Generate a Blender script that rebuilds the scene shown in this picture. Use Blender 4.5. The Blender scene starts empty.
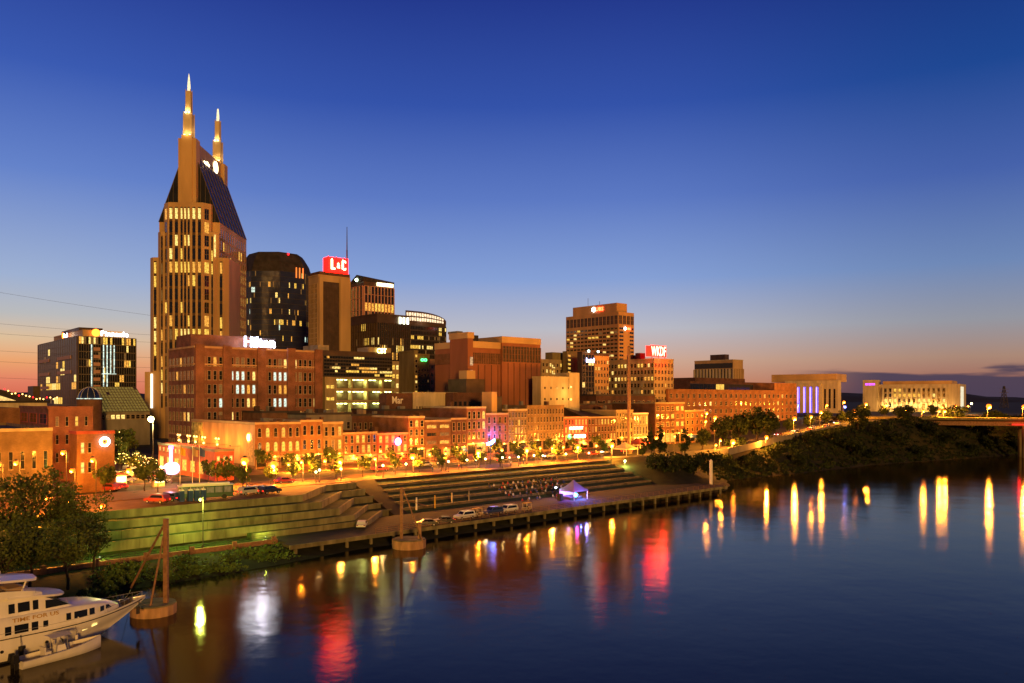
import bpy, bmesh, math, random
from mathutils import Vector, Matrix
from math import pi, sin, cos, radians, hypot

S = bpy.context.scene
COL = S.collection
rnd = random.Random(7)

# ------------------------------------------------------------------ camera
H, F, HY, CX = 28.0, 800.0, 398.0, 512.0
cd = bpy.data.cameras.new('camera'); cam = bpy.data.objects.new('camera', cd); COL.objects.link(cam)
cam.location = (0, 0, H); cam.rotation_euler = (pi/2, 0, 0)
cd.lens = 28.125; cd.sensor_width = 36; cd.shift_y = (HY-341.5)/1024; cd.clip_end = 20000
S.camera = cam

# ------------------------------------------------------------------ sky
def lin(r, g, b):
    f = lambda c: (c/255/12.92 if c/255 <= .04045 else ((c/255+.055)/1.055)**2.4)
    return (f(r), f(g), f(b), 1)
W = bpy.data.worlds.new('World'); S.world = W; W.use_nodes = True
wt = W.node_tree; N = wt.nodes; Lk = wt.links.new
bg = N['Background']
def wn(t, **k):
    n = N.new(t)
    for a, v in k.items(): setattr(n, a, v)
    return n
tc = wn('ShaderNodeTexCoord'); nrm = wn('ShaderNodeVectorMath', operation='NORMALIZE'); Lk(tc.outputs['Generated'], nrm.inputs[0])
sep = wn('ShaderNodeSeparateXYZ'); Lk(nrm.outputs[0], sep.inputs[0])
def ramp(stops):
    r = wn('ShaderNodeValToRGB'); e = r.color_ramp.elements
    for i, (p, c) in enumerate(stops):
        el = e[i] if i < 2 else e.new(p)
        el.position = p; el.color = lin(*c)
    return r
mp = wn('ShaderNodeMapRange'); mp.inputs[1].default_value = -0.05; mp.inputs[2].default_value = 0.55
Lk(sep.outputs['Z'], mp.inputs[0])
k = lambda deg: (sin(radians(deg))+.05)/.6
mid = ramp([(0, (30,20,20)), (k(-.6), (150,84,66)), (k(.9), (208,138,104)), (k(2.6), (208,168,146)), (k(4.9), (186,186,196)), (k(8.4), (134,160,212)),
            (k(13.9), (92,121,194)), (k(20), (51,82,168)), (k(26.4), (35,57,140)), (1, (24,40,114))])
lef = ramp([(0, (30,20,20)), (k(-.6), (205,86,64)), (k(1.0), (226,126,98)), (k(2.3), (236,164,110)), (k(3.7), (222,190,152)), (k(5.2), (186,186,186)), (k(7.5), (158,176,208)),
            (k(13.9), (100,130,200)), (k(20), (58,90,176)), (k(26.4), (38,61,146)), (1, (26,42,118))])
rig = ramp([(0, (20,16,20)), (k(-.6), (92,58,60)), (k(.9), (158,100,86)), (k(2.6), (170,136,118)), (k(4.9), (148,150,160)), (k(8.4), (110,136,182)),
            (k(13.9), (70,98,170)), (k(20), (30,71,146)), (k(26.4), (24,50,124)), (1, (20,34,100))])
for r in (mid, lef, rig): Lk(mp.outputs[0], r.inputs[0])
az = wn('ShaderNodeMath', operation='ARCTAN2'); Lk(sep.outputs['X'], az.inputs[0]); Lk(sep.outputs['Y'], az.inputs[1])
ml = wn('ShaderNodeMapRange', interpolation_type='SMOOTHSTEP'); ml.inputs[1].default_value = -.1; ml.inputs[2].default_value = -.6
mr = wn('ShaderNodeMapRange', interpolation_type='SMOOTHSTEP'); mr.inputs[1].default_value = .12; mr.inputs[2].default_value = .55
Lk(az.outputs[0], ml.inputs[0]); Lk(az.outputs[0], mr.inputs[0])
m1 = wn('ShaderNodeMix', data_type='RGBA'); Lk(ml.outputs[0], m1.inputs[0]); Lk(mid.outputs[0], m1.inputs[6]); Lk(lef.outputs[0], m1.inputs[7])
m2 = wn('ShaderNodeMix', data_type='RGBA'); Lk(mr.outputs[0], m2.inputs[0]); Lk(m1.outputs[2], m2.inputs[6]); Lk(rig.outputs[0], m2.inputs[7])
# low bank of dusk cloud over the far hills
nz = wn('ShaderNodeTexNoise'); nz.inputs['Scale'].default_value = 5; nz.inputs['Detail'].default_value = 5
sc_ = wn('ShaderNodeVectorMath', operation='MULTIPLY'); sc_.inputs[1].default_value = (1, 1, 9); Lk(nrm.outputs[0], sc_.inputs[0]); Lk(sc_.outputs[0], nz.inputs['Vector'])
ch = wn('ShaderNodeMath', operation='MULTIPLY_ADD'); Lk(nz.outputs[0], ch.inputs[0]); ch.inputs[1].default_value = .078; ch.inputs[2].default_value = -.006
df = wn('ShaderNodeMath', operation='SUBTRACT'); Lk(ch.outputs[0], df.inputs[0]); Lk(sep.outputs['Z'], df.inputs[1])
cm = wn('ShaderNodeMapRange', interpolation_type='SMOOTHSTEP'); cm.inputs[1].default_value = -.003; cm.inputs[2].default_value = .006; Lk(df.outputs[0], cm.inputs[0])
ma = wn('ShaderNodeMapRange', interpolation_type='SMOOTHSTEP'); ma.inputs[1].default_value = .3; ma.inputs[2].default_value = .44; Lk(az.outputs[0], ma.inputs[0])
mm = wn('ShaderNodeMath', operation='MULTIPLY'); Lk(cm.outputs[0], mm.inputs[0]); Lk(ma.outputs[0], mm.inputs[1])
mm2 = wn('ShaderNodeMath', operation='MULTIPLY'); Lk(mm.outputs[0], mm2.inputs[0]); mm2.inputs[1].default_value = .95
m3 = wn('ShaderNodeMix', data_type='RGBA'); Lk(mm2.outputs[0], m3.inputs[0]); Lk(m2.outputs[2], m3.inputs[6]); m3.inputs[7].default_value = lin(74,64,84)
sky = wn('ShaderNodeTexSky', sky_type='NISHITA', sun_disc=False); sky.sun_elevation = radians(-4); sky.sun_rotation = radians(-50)
sky.air_density = 1.2; sky.ozone_density = 4
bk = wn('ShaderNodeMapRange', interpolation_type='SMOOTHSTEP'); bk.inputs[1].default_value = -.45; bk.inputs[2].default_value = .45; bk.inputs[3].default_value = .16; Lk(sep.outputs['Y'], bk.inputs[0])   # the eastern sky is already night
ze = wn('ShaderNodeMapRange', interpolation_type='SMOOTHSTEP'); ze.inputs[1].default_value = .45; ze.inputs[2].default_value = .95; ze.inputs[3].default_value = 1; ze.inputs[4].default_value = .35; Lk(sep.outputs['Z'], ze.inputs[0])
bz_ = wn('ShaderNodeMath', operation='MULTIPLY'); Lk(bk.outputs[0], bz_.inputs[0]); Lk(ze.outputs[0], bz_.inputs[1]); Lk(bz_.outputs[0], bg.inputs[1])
ad = wn('ShaderNodeMix', data_type='RGBA', blend_type='ADD'); ad.inputs[0].default_value = .15
Lk(m3.outputs[2], ad.inputs[6]); Lk(sky.outputs[0], ad.inputs[7]); Lk(ad.outputs[2], bg.inputs[0])

# faint warm light of the floodlit east bank behind the bridge the camera stands on
sl = bpy.data.lights.new('sun', 'SUN'); sl.energy = 2.35; sl.angle = radians(6); sl.color = (1, .47, .1)
so = bpy.data.objects.new('sun', sl); COL.objects.link(so)
so.rotation_euler = Vector((-.3, .93, -.13)).to_track_quat('-Z', 'Y').to_euler()

S.view_settings.view_transform = 'Standard'; S.view_settings.look = 'None'; S.view_settings.exposure = 0; S.view_settings.gamma = 1
S.render.engine = 'CYCLES'
S.cycles.use_denoising = True; S.cycles.max_bounces = 5; S.cycles.diffuse_bounces = 2; S.cycles.glossy_bounces = 3
S.cycles.sample_clamp_indirect = 4; S.cycles.caustics_reflective = False; S.cycles.caustics_refractive = False
try: S.cycles.use_light_tree = True
except Exception: pass

# ------------------------------------------------------------------ helpers
def at(px, Y): return (px-CX)/F*Y
def zat(py, D): return H-(py-HY)/F*D
def depth(py, z): return F*(H-z)/(py-HY)
def pt(px, py, z): D = depth(py, z); return Vector((at(px, D), D, z))

class MB:
    def __init__(s): s.v = []; s.f = []; s.m = []; s.smooth = []
    def add(s, vs, fs, m=0, sm=False):
        o = len(s.v); s.v += [tuple(v) for v in vs]
        for f in fs: s.f.append([i+o for i in f]); s.m.append(m); s.smooth.append(sm)
    def quad(s, a, b, c, d, m=0): s.add([a, b, c, d], [(0, 1, 2, 3)], m)
    def box(s, x0, x1, y0, y1, z0, z1, m=0):
        s.add([(x0,y0,z0),(x1,y0,z0),(x1,y1,z0),(x0,y1,z0),(x0,y0,z1),(x1,y0,z1),(x1,y1,z1),(x0,y1,z1)],
              [(0,3,2,1),(4,5,6,7),(0,1,5,4),(1,2,6,5),(2,3,7,6),(3,0,4,7)], m)
    def prism(s, poly, z0, z1, m=0, top=None, sm=False):
        n = len(poly); tp = top or poly
        s.add([(x,y,z0) for x,y in poly]+[(x,y,z1) for x,y in tp],
              [tuple(range(n-1,-1,-1)), tuple(range(n,2*n))]+[(i,(i+1)%n,n+(i+1)%n,n+i) for i in range(n)], m, sm)
    def tube(s, p0, p1, r0, r1=None, n=8, m=0, caps=True, sm=True):
        r1 = r0 if r1 is None else r1
        p0, p1 = Vector(p0), Vector(p1); d = (p1-p0)
        if d.length < 1e-6: return
        q = d.to_track_quat('Z', 'Y')
        vs = [p0+q@Vector((r0*cos(2*pi*i/n), r0*sin(2*pi*i/n), 0)) for i in range(n)]+[p1+q@Vector((r1*cos(2*pi*i/n), r1*sin(2*pi*i/n), 0)) for i in range(n)]
        s.add(vs, [(i,(i+1)%n,n+(i+1)%n,n+i) for i in range(n)], m, sm)
        if caps: s.add(vs, [tuple(range(n-1,-1,-1)), tuple(range(n,2*n))], m)
    def path(s, pts, r, n=6, m=0):
        for a, b in zip(pts, pts[1:]): s.tube(a, b, r, r, n, m)
    def ball(s, c, r, m=0, nu=10, nv=6, rz=None):
        rz = rz or r; vs = []; fs = []
        for j in range(nv+1):
            t = pi*j/nv
            for i in range(nu): vs.append((c[0]+r*sin(t)*cos(2*pi*i/nu), c[1]+r*sin(t)*sin(2*pi*i/nu), c[2]-rz*cos(t)))
        for j in range(nv):
            for i in range(nu): fs.append((j*nu+i, j*nu+(i+1)%nu, (j+1)*nu+(i+1)%nu, (j+1)*nu+i))
        s.add(vs, fs, m, True)
    def lathe(s, c, prof, n=12, m=0):
        vs = [(c[0]+r*cos(2*pi*i/n), c[1]+r*sin(2*pi*i/n), c[2]+z) for r, z in prof for i in range(n)]
        s.add(vs, [(j*n+i, j*n+(i+1)%n, (j+1)*n+(i+1)%n, (j+1)*n+i) for j in range(len(prof)-1) for i in range(n)], m, True)
    def loft(s, secs, m=0, closed=False, sm=True, caps=False):
        n = len(secs[0]); vs = [p for q in secs for p in q]; fs = []
        for j in range(len(secs)-1):
            for i in range(n if closed else n-1): fs.append((j*n+i, j*n+(i+1)%n, (j+1)*n+(i+1)%n, (j+1)*n+i))
        s.add(vs, fs, m, sm)
        if caps: s.add(secs[0], [tuple(range(n-1,-1,-1))], m); s.add(secs[-1], [tuple(range(n))], m)
    def mesh(s, name, mats):
        me = bpy.data.meshes.new(name); me.from_pydata(s.v, [], s.f)
        for mt in (mats if isinstance(mats, (list, tuple)) else [mats]): me.materials.append(mt)
        me.polygons.foreach_set('material_index', s.m); me.polygons.foreach_set('use_smooth', s.smooth); me.update()
        return me
    def build(s, name, mats, parent=None, **kw): return link(name, s.mesh(name, mats), parent, **kw)

def link(name, data, parent=None, loc=None, rot=None):
    o = bpy.data.objects.new(name, data); COL.objects.link(o)
    if parent: o.parent = parent
    if loc is not None: o.location = loc
    if rot is not None: o.rotation_euler = rot
    return o
def tag(o, label=None, cat=None, group=None, kind=None):
    if label: o['label'] = label
    if cat: o['category'] = cat
    if group: o['group'] = group
    if kind: o['kind'] = kind
    return o
def thing(name, label, cat, loc=(0,0,0), rz=0, group=None):
    return tag(link(name, None, None, loc, (0,0,rz)), label, cat, group)
def copy_tree(o, parent=None, top=True, **kw):
    c = o.copy(); COL.objects.link(c); c.parent = parent
    for ch in list(o.children): copy_tree(ch, c, False)
    if top:
        for a, v in kw.items():
            if a == 'loc': c.location = v
            elif a == 'rz': c.rotation_euler = (0, 0, v)
            elif a == 'scale': c.scale = v if isinstance(v, tuple) else (v, v, v)
            else: c[a] = v
    return c

# ------------------------------------------------------------------ materials
def mat(name, col, rough=.8, metal=0, var=.25, scale=.35, spec=.3, bump=0, bscale=20, streak=0, coat=0):
    m = bpy.data.materials.new(name); m.use_nodes = True; t = m.node_tree; b = t.nodes['Principled BSDF']
    b.inputs['Roughness'].default_value = rough; b.inputs['Metallic'].default_value = metal; b.inputs['Specular IOR Level'].default_value = spec
    if coat: b.inputs['Coat Weight'].default_value = coat
    c = (col[0], col[1], col[2], 1)
    if var:
        tx = t.nodes.new('ShaderNodeTexCoord'); nz = t.nodes.new('ShaderNodeTexNoise'); nz.inputs['Scale'].default_value = scale; nz.inputs['Detail'].default_value = 6
        mp = t.nodes.new('ShaderNodeMapping'); mp.inputs['Scale'].default_value = (1, 1, .25 if streak else 1)
        t.links.new(tx.outputs['Object'], mp.inputs[0]); t.links.new(mp.outputs[0], nz.inputs['Vector'])
        r = t.nodes.new('ShaderNodeValToRGB'); r.color_ramp.elements[0].position = .3; r.color_ramp.elements[1].position = .7
        r.color_ramp.elements[0].color = tuple(x*(1-var) for x in col)+(1,); r.color_ramp.elements[1].color = tuple(min(1, x*(1+var)) for x in col)+(1,)
        t.links.new(nz.outputs[0], r.inputs[0]); t.links.new(r.outputs[0], b.inputs['Base Color'])
        if bump:
            n2 = t.nodes.new('ShaderNodeTexNoise'); n2.inputs['Scale'].default_value = bscale; t.links.new(tx.outputs['Object'], n2.inputs['Vector'])
            bp = t.nodes.new('ShaderNodeBump'); bp.inputs['Strength'].default_value = bump; t.links.new(n2.outputs[0], bp.inputs['Height']); t.links.new(bp.outputs[0], b.inputs['Normal'])
    else: b.inputs['Base Color'].default_value = c
    return m
def emit(name, col, s, var=0, scale=1.5):
    m = bpy.data.materials.new(name); m.use_nodes = True; t = m.node_tree; b = t.nodes['Principled BSDF']
    b.inputs['Base Color'].default_value = (.05,.05,.05,1); b.inputs['Emission Color'].default_value = (*col, 1); b.inputs['Emission Strength'].default_value = s
    if var:
        tx = t.nodes.new('ShaderNodeTexCoord'); nz = t.nodes.new('ShaderNodeTexNoise'); nz.inputs['Scale'].default_value = scale; t.links.new(tx.outputs['Object'], nz.inputs['Vector'])
        mr = t.nodes.new('ShaderNodeMapRange'); mr.inputs[1].default_value = .35; mr.inputs[2].default_value = .65; mr.inputs[3].default_value = s*(1-var); mr.inputs[4].default_value = s*(1+var)
        t.links.new(nz.outputs[0], mr.inputs[0]); t.links.new(mr.outputs[0], b.inputs['Emission Strength'])
    return m
def brick(name, c1, c2, mortar, sc=1.0):
    m = mat(name, c1, .88, var=0); t = m.node_tree; b = t.nodes['Principled BSDF']
    tx = t.nodes.new('ShaderNodeTexCoord'); mp = t.nodes.new('ShaderNodeMapping'); mp.inputs['Rotation'].default_value = (pi/2, 0, 0)
    sx = t.nodes.new('ShaderNodeSeparateXYZ'); cx = t.nodes.new('ShaderNodeCombineXYZ'); add = t.nodes.new('ShaderNodeMath')
    t.links.new(tx.outputs['Object'], sx.inputs[0]); t.links.new(sx.outputs[0], add.inputs[0]); t.links.new(sx.outputs[1], add.inputs[1])
    t.links.new(add.outputs[0], cx.inputs[0]); t.links.new(sx.outputs[2], cx.inputs[1])
    bt = t.nodes.new('ShaderNodeTexBrick'); bt.inputs['Scale'].default_value = 1.6*sc
    for i, c in zip((1, 2, 3), (c1, c2, mortar)): bt.inputs[i].default_value = (*c, 1)
    t.links.new(cx.outputs[0], bt.inputs[0])
    nz = t.nodes.new('ShaderNodeTexNoise'); nz.inputs['Scale'].default_value = .3; nz.inputs['Detail'].default_value = 6; t.links.new(tx.outputs['Object'], nz.inputs['Vector'])
    mr = t.nodes.new('ShaderNodeMapRange'); mr.inputs[1].default_value = .3; mr.inputs[2].default_value = .7; mr.inputs[3].default_value = .6; mr.inputs[4].default_value = 1.25
    mx = t.nodes.new('ShaderNodeVectorMath'); mx.operation = 'SCALE'
    t.links.new(nz.outputs[0], mr.inputs[0]); t.links.new(bt.outputs[0], mx.inputs[0]); t.links.new(mr.outputs[0], mx.inputs['Scale']); t.links.new(mx.outputs[0], b.inputs['Base Color'])
    return m

M = {}
M['red_brick'] = brick('red_brick', (.27,.085,.04), (.2,.06,.03), (.25,.2,.16))
M['dark_brick'] = brick('dark_brick', (.13,.05,.03), (.09,.035,.022), (.14,.1,.08))
M['orange_brick'] = brick('orange_brick', (.29,.115,.04), (.22,.085,.03), (.24,.18,.12))
M['tan_brick'] = brick('tan_brick', (.25,.16,.075), (.2,.13,.06), (.24,.18,.12))
M['brown_brick'] = brick('brown_brick', (.19,.085,.045), (.15,.065,.035), (.18,.12,.09))
M['painted_red'] = mat('painted_red', (.4,.08,.05), .7)
M['peach'] = mat('peach_stucco', (.5,.3,.16), .85, streak=1)
M['cream'] = mat('cream_stone', (.5,.42,.28), .8, streak=1)
M['tan'] = mat('tan_granite', (.47,.31,.14), .6, scale=.1, streak=1)
M['olive'] = mat('olive_concrete', (.2,.16,.07), .85, streak=1)
M['beige'] = mat('beige_concrete', (.32,.25,.15), .8, streak=1)
M['grey'] = mat('grey_concrete', (.2,.18,.15), .9, streak=1)
M['concrete'] = mat('terrace_concrete', (.18,.16,.085), .9, var=.45, scale=.6, bump=.3, streak=1)
M['bronze'] = mat('bronze_panel', (.07,.045,.03), .5)
M['gable'] = mat('gable_glass', (.012,.015,.022), .35, spec=.25, var=.3, scale=.2)
M['roof'] = mat('tar_roof', (.035,.03,.03), .9, var=.4)
M['roofb'] = mat('brown_roof', (.06,.035,.025), .9, var=.4)
M['glass'] = mat('dark_glass', (.012,.014,.018), .12, spec=.7, var=.3, scale=.3)
M['glassb'] = mat('blue_glass', (.018,.03,.1), .2, spec=.5, var=.3, scale=.2)
M['amber'] = mat('amber_concrete', (.52,.3,.12), .7, scale=.1, streak=1)
M['glassg'] = mat('green_glass', (.06,.05,.015), .25, spec=.6, var=.3)
M['white'] = mat('white_paint', (.75,.72,.66), .5, var=.06)
M['trim'] = mat('pale_trim', (.4,.29,.18), .7, var=.15)
M['dtrim'] = mat('dark_trim', (.05,.04,.035), .6, var=.15)
M['mull'] = mat('mullion_metal', (.14,.11,.08), .5, var=.1)
M['mullp'] = mat('pink_frame', (.45,.26,.2), .6, var=.1)
M['pole'] = mat('painted_pole', (.06,.05,.045), .5, var=.2)
M['steel'] = mat('weathered_steel', (.28,.15,.08), .6, var=.3, scale=2)
M['rust'] = mat('rusted_pile', (.42,.25,.13), .8, var=.35, scale=1.2, streak=1)
M['seat'] = mat('seat_stone', (.13,.1,.055), .9, var=.4, scale=.7, streak=1)
M['asphalt'] = mat('asphalt', (.042,.03,.02), .9, var=.25, scale=.5)
M['paving'] = mat('paving', (.15,.07,.032), .9, var=.25, scale=.4)
M['lawn'] = mat('lawn_grass', (.05,.075,.02), .95, var=.45, scale=1.5, bump=.5, bscale=30)
M['soil'] = mat('bank_soil', (.018,.02,.008), .95, var=.5, scale=.4, bump=.6, bscale=3)
M['bark'] = mat('bark', (.06,.042,.028), .95, var=.3, scale=3)
M['leaf'] = mat('leaf_mid', (.075,.1,.018), .75, var=.55, scale=.55)
M['leafd'] = mat('leaf_dark', (.017,.03,.006), .8, var=.55, scale=.3)
M['leafg'] = mat('leaf_bright', (.075,.13,.02), .75, var=.5, scale=.5)
M['black'] = mat('black_rubber', (.012,.012,.012), .6, var=0)
M['blue'] = mat('blue_plastic', (.03,.07,.25), .5, var=.1)
M['yellow'] = mat('yellow_paint', (.55,.33,.03), .6, var=.15)
M['skin'] = mat('skin', (.42,.25,.17), .6, var=0)
for n, c in dict(red=(.3,.03,.02), silver=(.4,.4,.4), black=(.02,.02,.02), white=(.7,.7,.68), blue=(.03,.05,.15), tan=(.3,.24,.15)).items():
    M['car_'+n] = mat('car_paint_'+n, c, .3, var=0, spec=.5, coat=.5)
for n, c in dict(red=(.4,.05,.03), blue=(.05,.08,.25), white=(.6,.58,.55), dark=(.04,.04,.05), tan=(.35,.25,.15)).items():
    M['cloth_'+n] = mat('cloth_'+n, c, .9, var=0)
E_ = {}
E_['warm'] = emit('lit_warm', (1,.44,.06), .95, .6)
E_['yel'] = emit('lit_yellow', (1,.58,.08), 1.05, .6)
E_['pale'] = emit('lit_pale', (1,.68,.18), 1.25, .6)
E_['cool'] = emit('lit_cool', (.75,.95,.8), 1.0, .6)
E_['dim'] = emit('lit_dim', (.9,.42,.1), .16, .6)
E_['white'] = emit('sign_white', (.86,.88,1), 9)
E_['whitewarm'] = emit('sign_warm_white', (1,.8,.42), 6)
E_['red'] = emit('sign_red', (1,.006,.01), 9)
E_['redp'] = emit('sign_red_panel', (1,.0012,.001), 16)
E_['pink'] = emit('sign_pink', (1,.08,.22), 36)
E_['blue'] = emit('sign_blue', (.06,.12,1), 12)
E_['violet'] = emit('light_violet', (.25,.16,1), 5)
E_['green'] = emit('sign_green', (.06,1,.18), 7)
E_['orange'] = emit('sign_orange', (1,.22,.02), 5)
E_['sodium'] = emit('sodium_lamp', (1,.25,.014), 80)
E_['halo_ball'] = emit('sodium_halo', (1,.14,.005), 4.5)
E_['globe'] = emit('globe_lamp', (1,.66,.26), 14)
E_['gold'] = emit('string_bulb', (1,.55,.12), 7)
E_['fluor'] = emit('garage_tube', (.88,1,.3), 14)
E_['head'] = emit('head_light', (1,.9,.7), 14)
E_['tail'] = emit('tail_light', (1,.01,.005), 7)
E_['port'] = emit('lit_porthole', (1,.72,.2), 2)
DARKW = [M['glass']]

def plamp(parent, loc, power, col, r=.25, name='lamp_light'):
    l = bpy.data.lights.new(name, 'POINT'); l.energy = power; l.color = col; l.shadow_soft_size = r
    o = bpy.data.objects.new(name, l); COL.objects.link(o); o.parent = parent; o.location = loc
    return o

_fc = {}
def text_mesh(s, w, h, mt, depth=.12):
    cu = bpy.data.curves.new('letters', 'FONT'); cu.body = s; cu.size = 1; cu.extrude = .02; cu.offset = .012; cu.resolution_u = 2
    o = bpy.data.objects.new('letters', cu); COL.objects.link(o)
    dg = bpy.context.evaluated_depsgraph_get(); dg.update()
    me = bpy.data.meshes.new_from_object(o.evaluated_get(dg)); bpy.data.objects.remove(o)
    xs = [v.co.x for v in me.vertices]; ys = [v.co.y for v in me.vertices]
    x0, x1, y0, y1 = min(xs), max(xs), min(ys), max(ys)
    for v in me.vertices:
        v.co = ((v.co.x-(x0+x1)/2)/(x1-x0)*w, -v.co.z/.02*depth/2, (v.co.y-y0)/(y1-y0)*h)
    me.materials.clear(); me.materials.append(mt); me.name = 'letters'
    return me

# ------------------------------------------------------------------ building kit
GZ = 8.0
TH = radians(41.4)
UE, UN = Vector((cos(TH), sin(TH), 0)), Vector((-sin(TH), cos(TH), 0))
FA = Vector((-74, 222, 0))
def face_depth(px):                     # distance of the First Avenue facade line along the ray through px
    r = (px-CX)/F
    t = (r*FA.y-FA.x)/(UE.x-r*UE.y); return FA.y+t*UE.y

class Bld:
    def __init__(s, name, label, cat, xl, xc, xr, ytop, D, wall, th=TH, z0=GZ, a=None, b=None, roof='roof', group=None, par=.7, h=None, wname='wall', trim=None):
        e1 = Vector((cos(th), sin(th))); e2 = Vector((-sin(th), cos(th)))
        C = Vector((at(xc, D), D))
        if a is None: r = (xr-CX)/F; a = (C.x-r*C.y)/(r*e1.y-e1.x)
        if b is None: r = (xl-CX)/F; b = (C.x-r*C.y)/(r*e2.y-e2.x)
        s.a, s.b, s.th, s.z0, s.D = a, b, th, z0, D
        s.h = h or zat(ytop, D)-z0
        s.root = thing(name, label, cat, (C.x, C.y, z0), th, group)
        s.wins = []; s.par = par
        if wall:
            mb = MB(); t = .3; hh = s.h
            mb.box(0, a, 0, b, 0, hh-par)
            for bx in ((0,a,0,t), (0,a,b-t,b), (0,t,t,b-t), (a-t,a,t,b-t)): mb.box(*bx, hh-par, hh)
            mb.build(wname, M[wall], s.root)
            r_ = MB(); r_.box(t, a-t, t, b-t, hh-par, hh-par+.05); r_.build('roof', M[roof], s.root)
            if trim:
                c = MB(); c.box(-.25, a+.02, -.25, -.003, hh-.5, hh+.15); c.box(-.25, -.003, 0, b, hh-.5, hh+.15); c.build('cornice', M[trim], s.root)
    def face(s, f):
        if f == 'R': return (0, 0, 0, s.a)
        if f == 'L': return (0, s.b, -pi/2, s.b)
        return f
    def place(s, f, u, z, out=0):
        ox, oy, an, ln = s.face(f)
        return Vector((ox+u*cos(an)+out*sin(an), oy+u*sin(an)-out*cos(an), z)), an
    def world(s, f, u, z, out=0):
        p, an = s.place(f, u, z, out)
        return s.root.matrix_basis @ p, an+s.th
    def part(s, mb, name, mats, f=None, u=0, z=0, out=0, parent=None):
        o = mb.build(name, mats, parent or s.root)
        if f is not None: p, an = s.place(f, u, z, out); o.location = p; o.rotation_euler = (0, 0, an)
        return o
    def box(s, name, mt, x0, x1, y0, y1, z0, z1, parent=None):
        mb = MB(); mb.box(x0, x1, y0, y1, z0, z1); return mb.build(name, M[mt], parent or s.root)
    def grid(s, f, cols, rows, u=(0, 1), t=(.08, .94), wf=.5, hf=.55, lit=.1, lits=('warm','yel','pale'), arch=False, frame='trim', rowlit=None, dark='glass', dimf=.25, sill=True):
        L_ = s.face(f)[3]; u0, u1 = u[0]*L_, u[1]*L_; z0, z1 = t[0]*s.h, t[1]*s.h
        cw, rh = (u1-u0)/cols, (z1-z0)/rows
        for r in range(rows):
            run = 0
            for c in range(cols):
                p = (rowlit or {}).get(r, lit)
                if run > 0: run -= 1; k = cur
                elif rnd.random() < p: cur = k = rnd.choice(lits); run = rnd.choice((0, 0, 1, 2)) if p > .2 else 0
                elif rnd.random() < p*dimf: k = 'dim'
                else: k = dark
                ps, an = s.place(f, u0+(c+.5)*cw, z0+r*rh+rh*(1-hf)/2)
                s.wins.append((ps, an, round(cw*wf*20)/20, round(rh*hf*20)/20, arch, k, frame, sill))
    def done(s):
        if not s.wins: return s
        cl = s.root.matrix_basis.inverted() @ Vector((0, 0, H))
        s.wins.sort(key=lambda w: (w[0]-cl).length-(0 if w[5] == 'glass' else 30))
        for w in s.wins[:100]: link('window', win_mesh(*w[2:]), s.root, w[0], (0, 0, w[1]))
        rest = s.wins[100:]
        if rest:
            mb = MB(); mats = []
            for w in rest:
                me, key = win_geo(*w[2:])
                for q in key:
                    if q not in mats: mats.append(q)
                ca, sa = cos(w[1]), sin(w[1])
                off = len(mb.v)
                mb.v += [(w[0].x+x*ca-y*sa, w[0].y+x*sa+y*ca, w[0].z+z) for x, y, z in me.v]
                mb.f += [[i+off for i in q] for q in me.f]; mb.m += [mats.index(key[i]) for i in me.m]; mb.smooth += me.smooth
            tag(mb.build('window', [wmat(q) for q in mats], s.root), kind='stuff')
        return s
def wmat(k): return E_[k] if k in E_ and k not in ('white',) else M[k]
_wg = {}; _wm = {}
def win_geo(w, h, arch, k, frame, sill):
    key = (w, h, arch, k, frame, sill)
    if key in _wg: return _wg[key]
    mb = MB(); f = min(.12, w*.12); y1 = -.1
    hr = h-w/2 if arch else h
    mb.box(-w/2-f, -w/2, y1, -.005, 0, hr, 0); mb.box(w/2, w/2+f, y1, -.005, 0, hr, 0)
    if sill: mb.box(-w/2-f*1.6, w/2+f*1.6, y1-.12, -.005, -.18, -.002, 0)
    if arch:
        n = 6; A = [(w/2*cos(pi*i/n), hr+w/2*sin(pi*i/n)) for i in range(n+1)]; B = [((w/2+f)*cos(pi*i/n), hr+(w/2+f)*sin(pi*i/n)) for i in range(n+1)]
        for i in range(n): mb.quad((A[i][0],y1,A[i][1]), (A[i+1][0],y1,A[i+1][1]), (B[i+1][0],y1,B[i+1][1]), (B[i][0],y1,B[i][1]), 0)
        vs = [(-w/2,-.03,0), (w/2,-.03,0)]+[(x,-.03,z) for x, z in A]; mb.add(vs, [tuple(range(len(vs)))], 1)
    else:
        mb.box(-w/2-f, w/2+f, y1, -.005, h, h+f, 0)
        mb.quad((-w/2,-.03,0), (w/2,-.03,0), (w/2,-.03,h), (-w/2,-.03,h), 1)
    if h > 1.2: mb.box(-w/2, w/2, -.07, -.032, h*.5-.03, h*.5+.03, 0)
    if w > 1.6: mb.box(-.03, .03, -.07, -.032, 0, h*.5-.032, 0); mb.box(-.03, .03, -.07, -.032, h*.5+.032, hr, 0)
    _wg[key] = (mb, (frame, k)); return _wg[key]
def win_mesh(*a):
    if a not in _wm: mb, key = win_geo(*a); _wm[a] = mb.mesh('window', [wmat(q) for q in key])
    return _wm[a]

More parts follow.
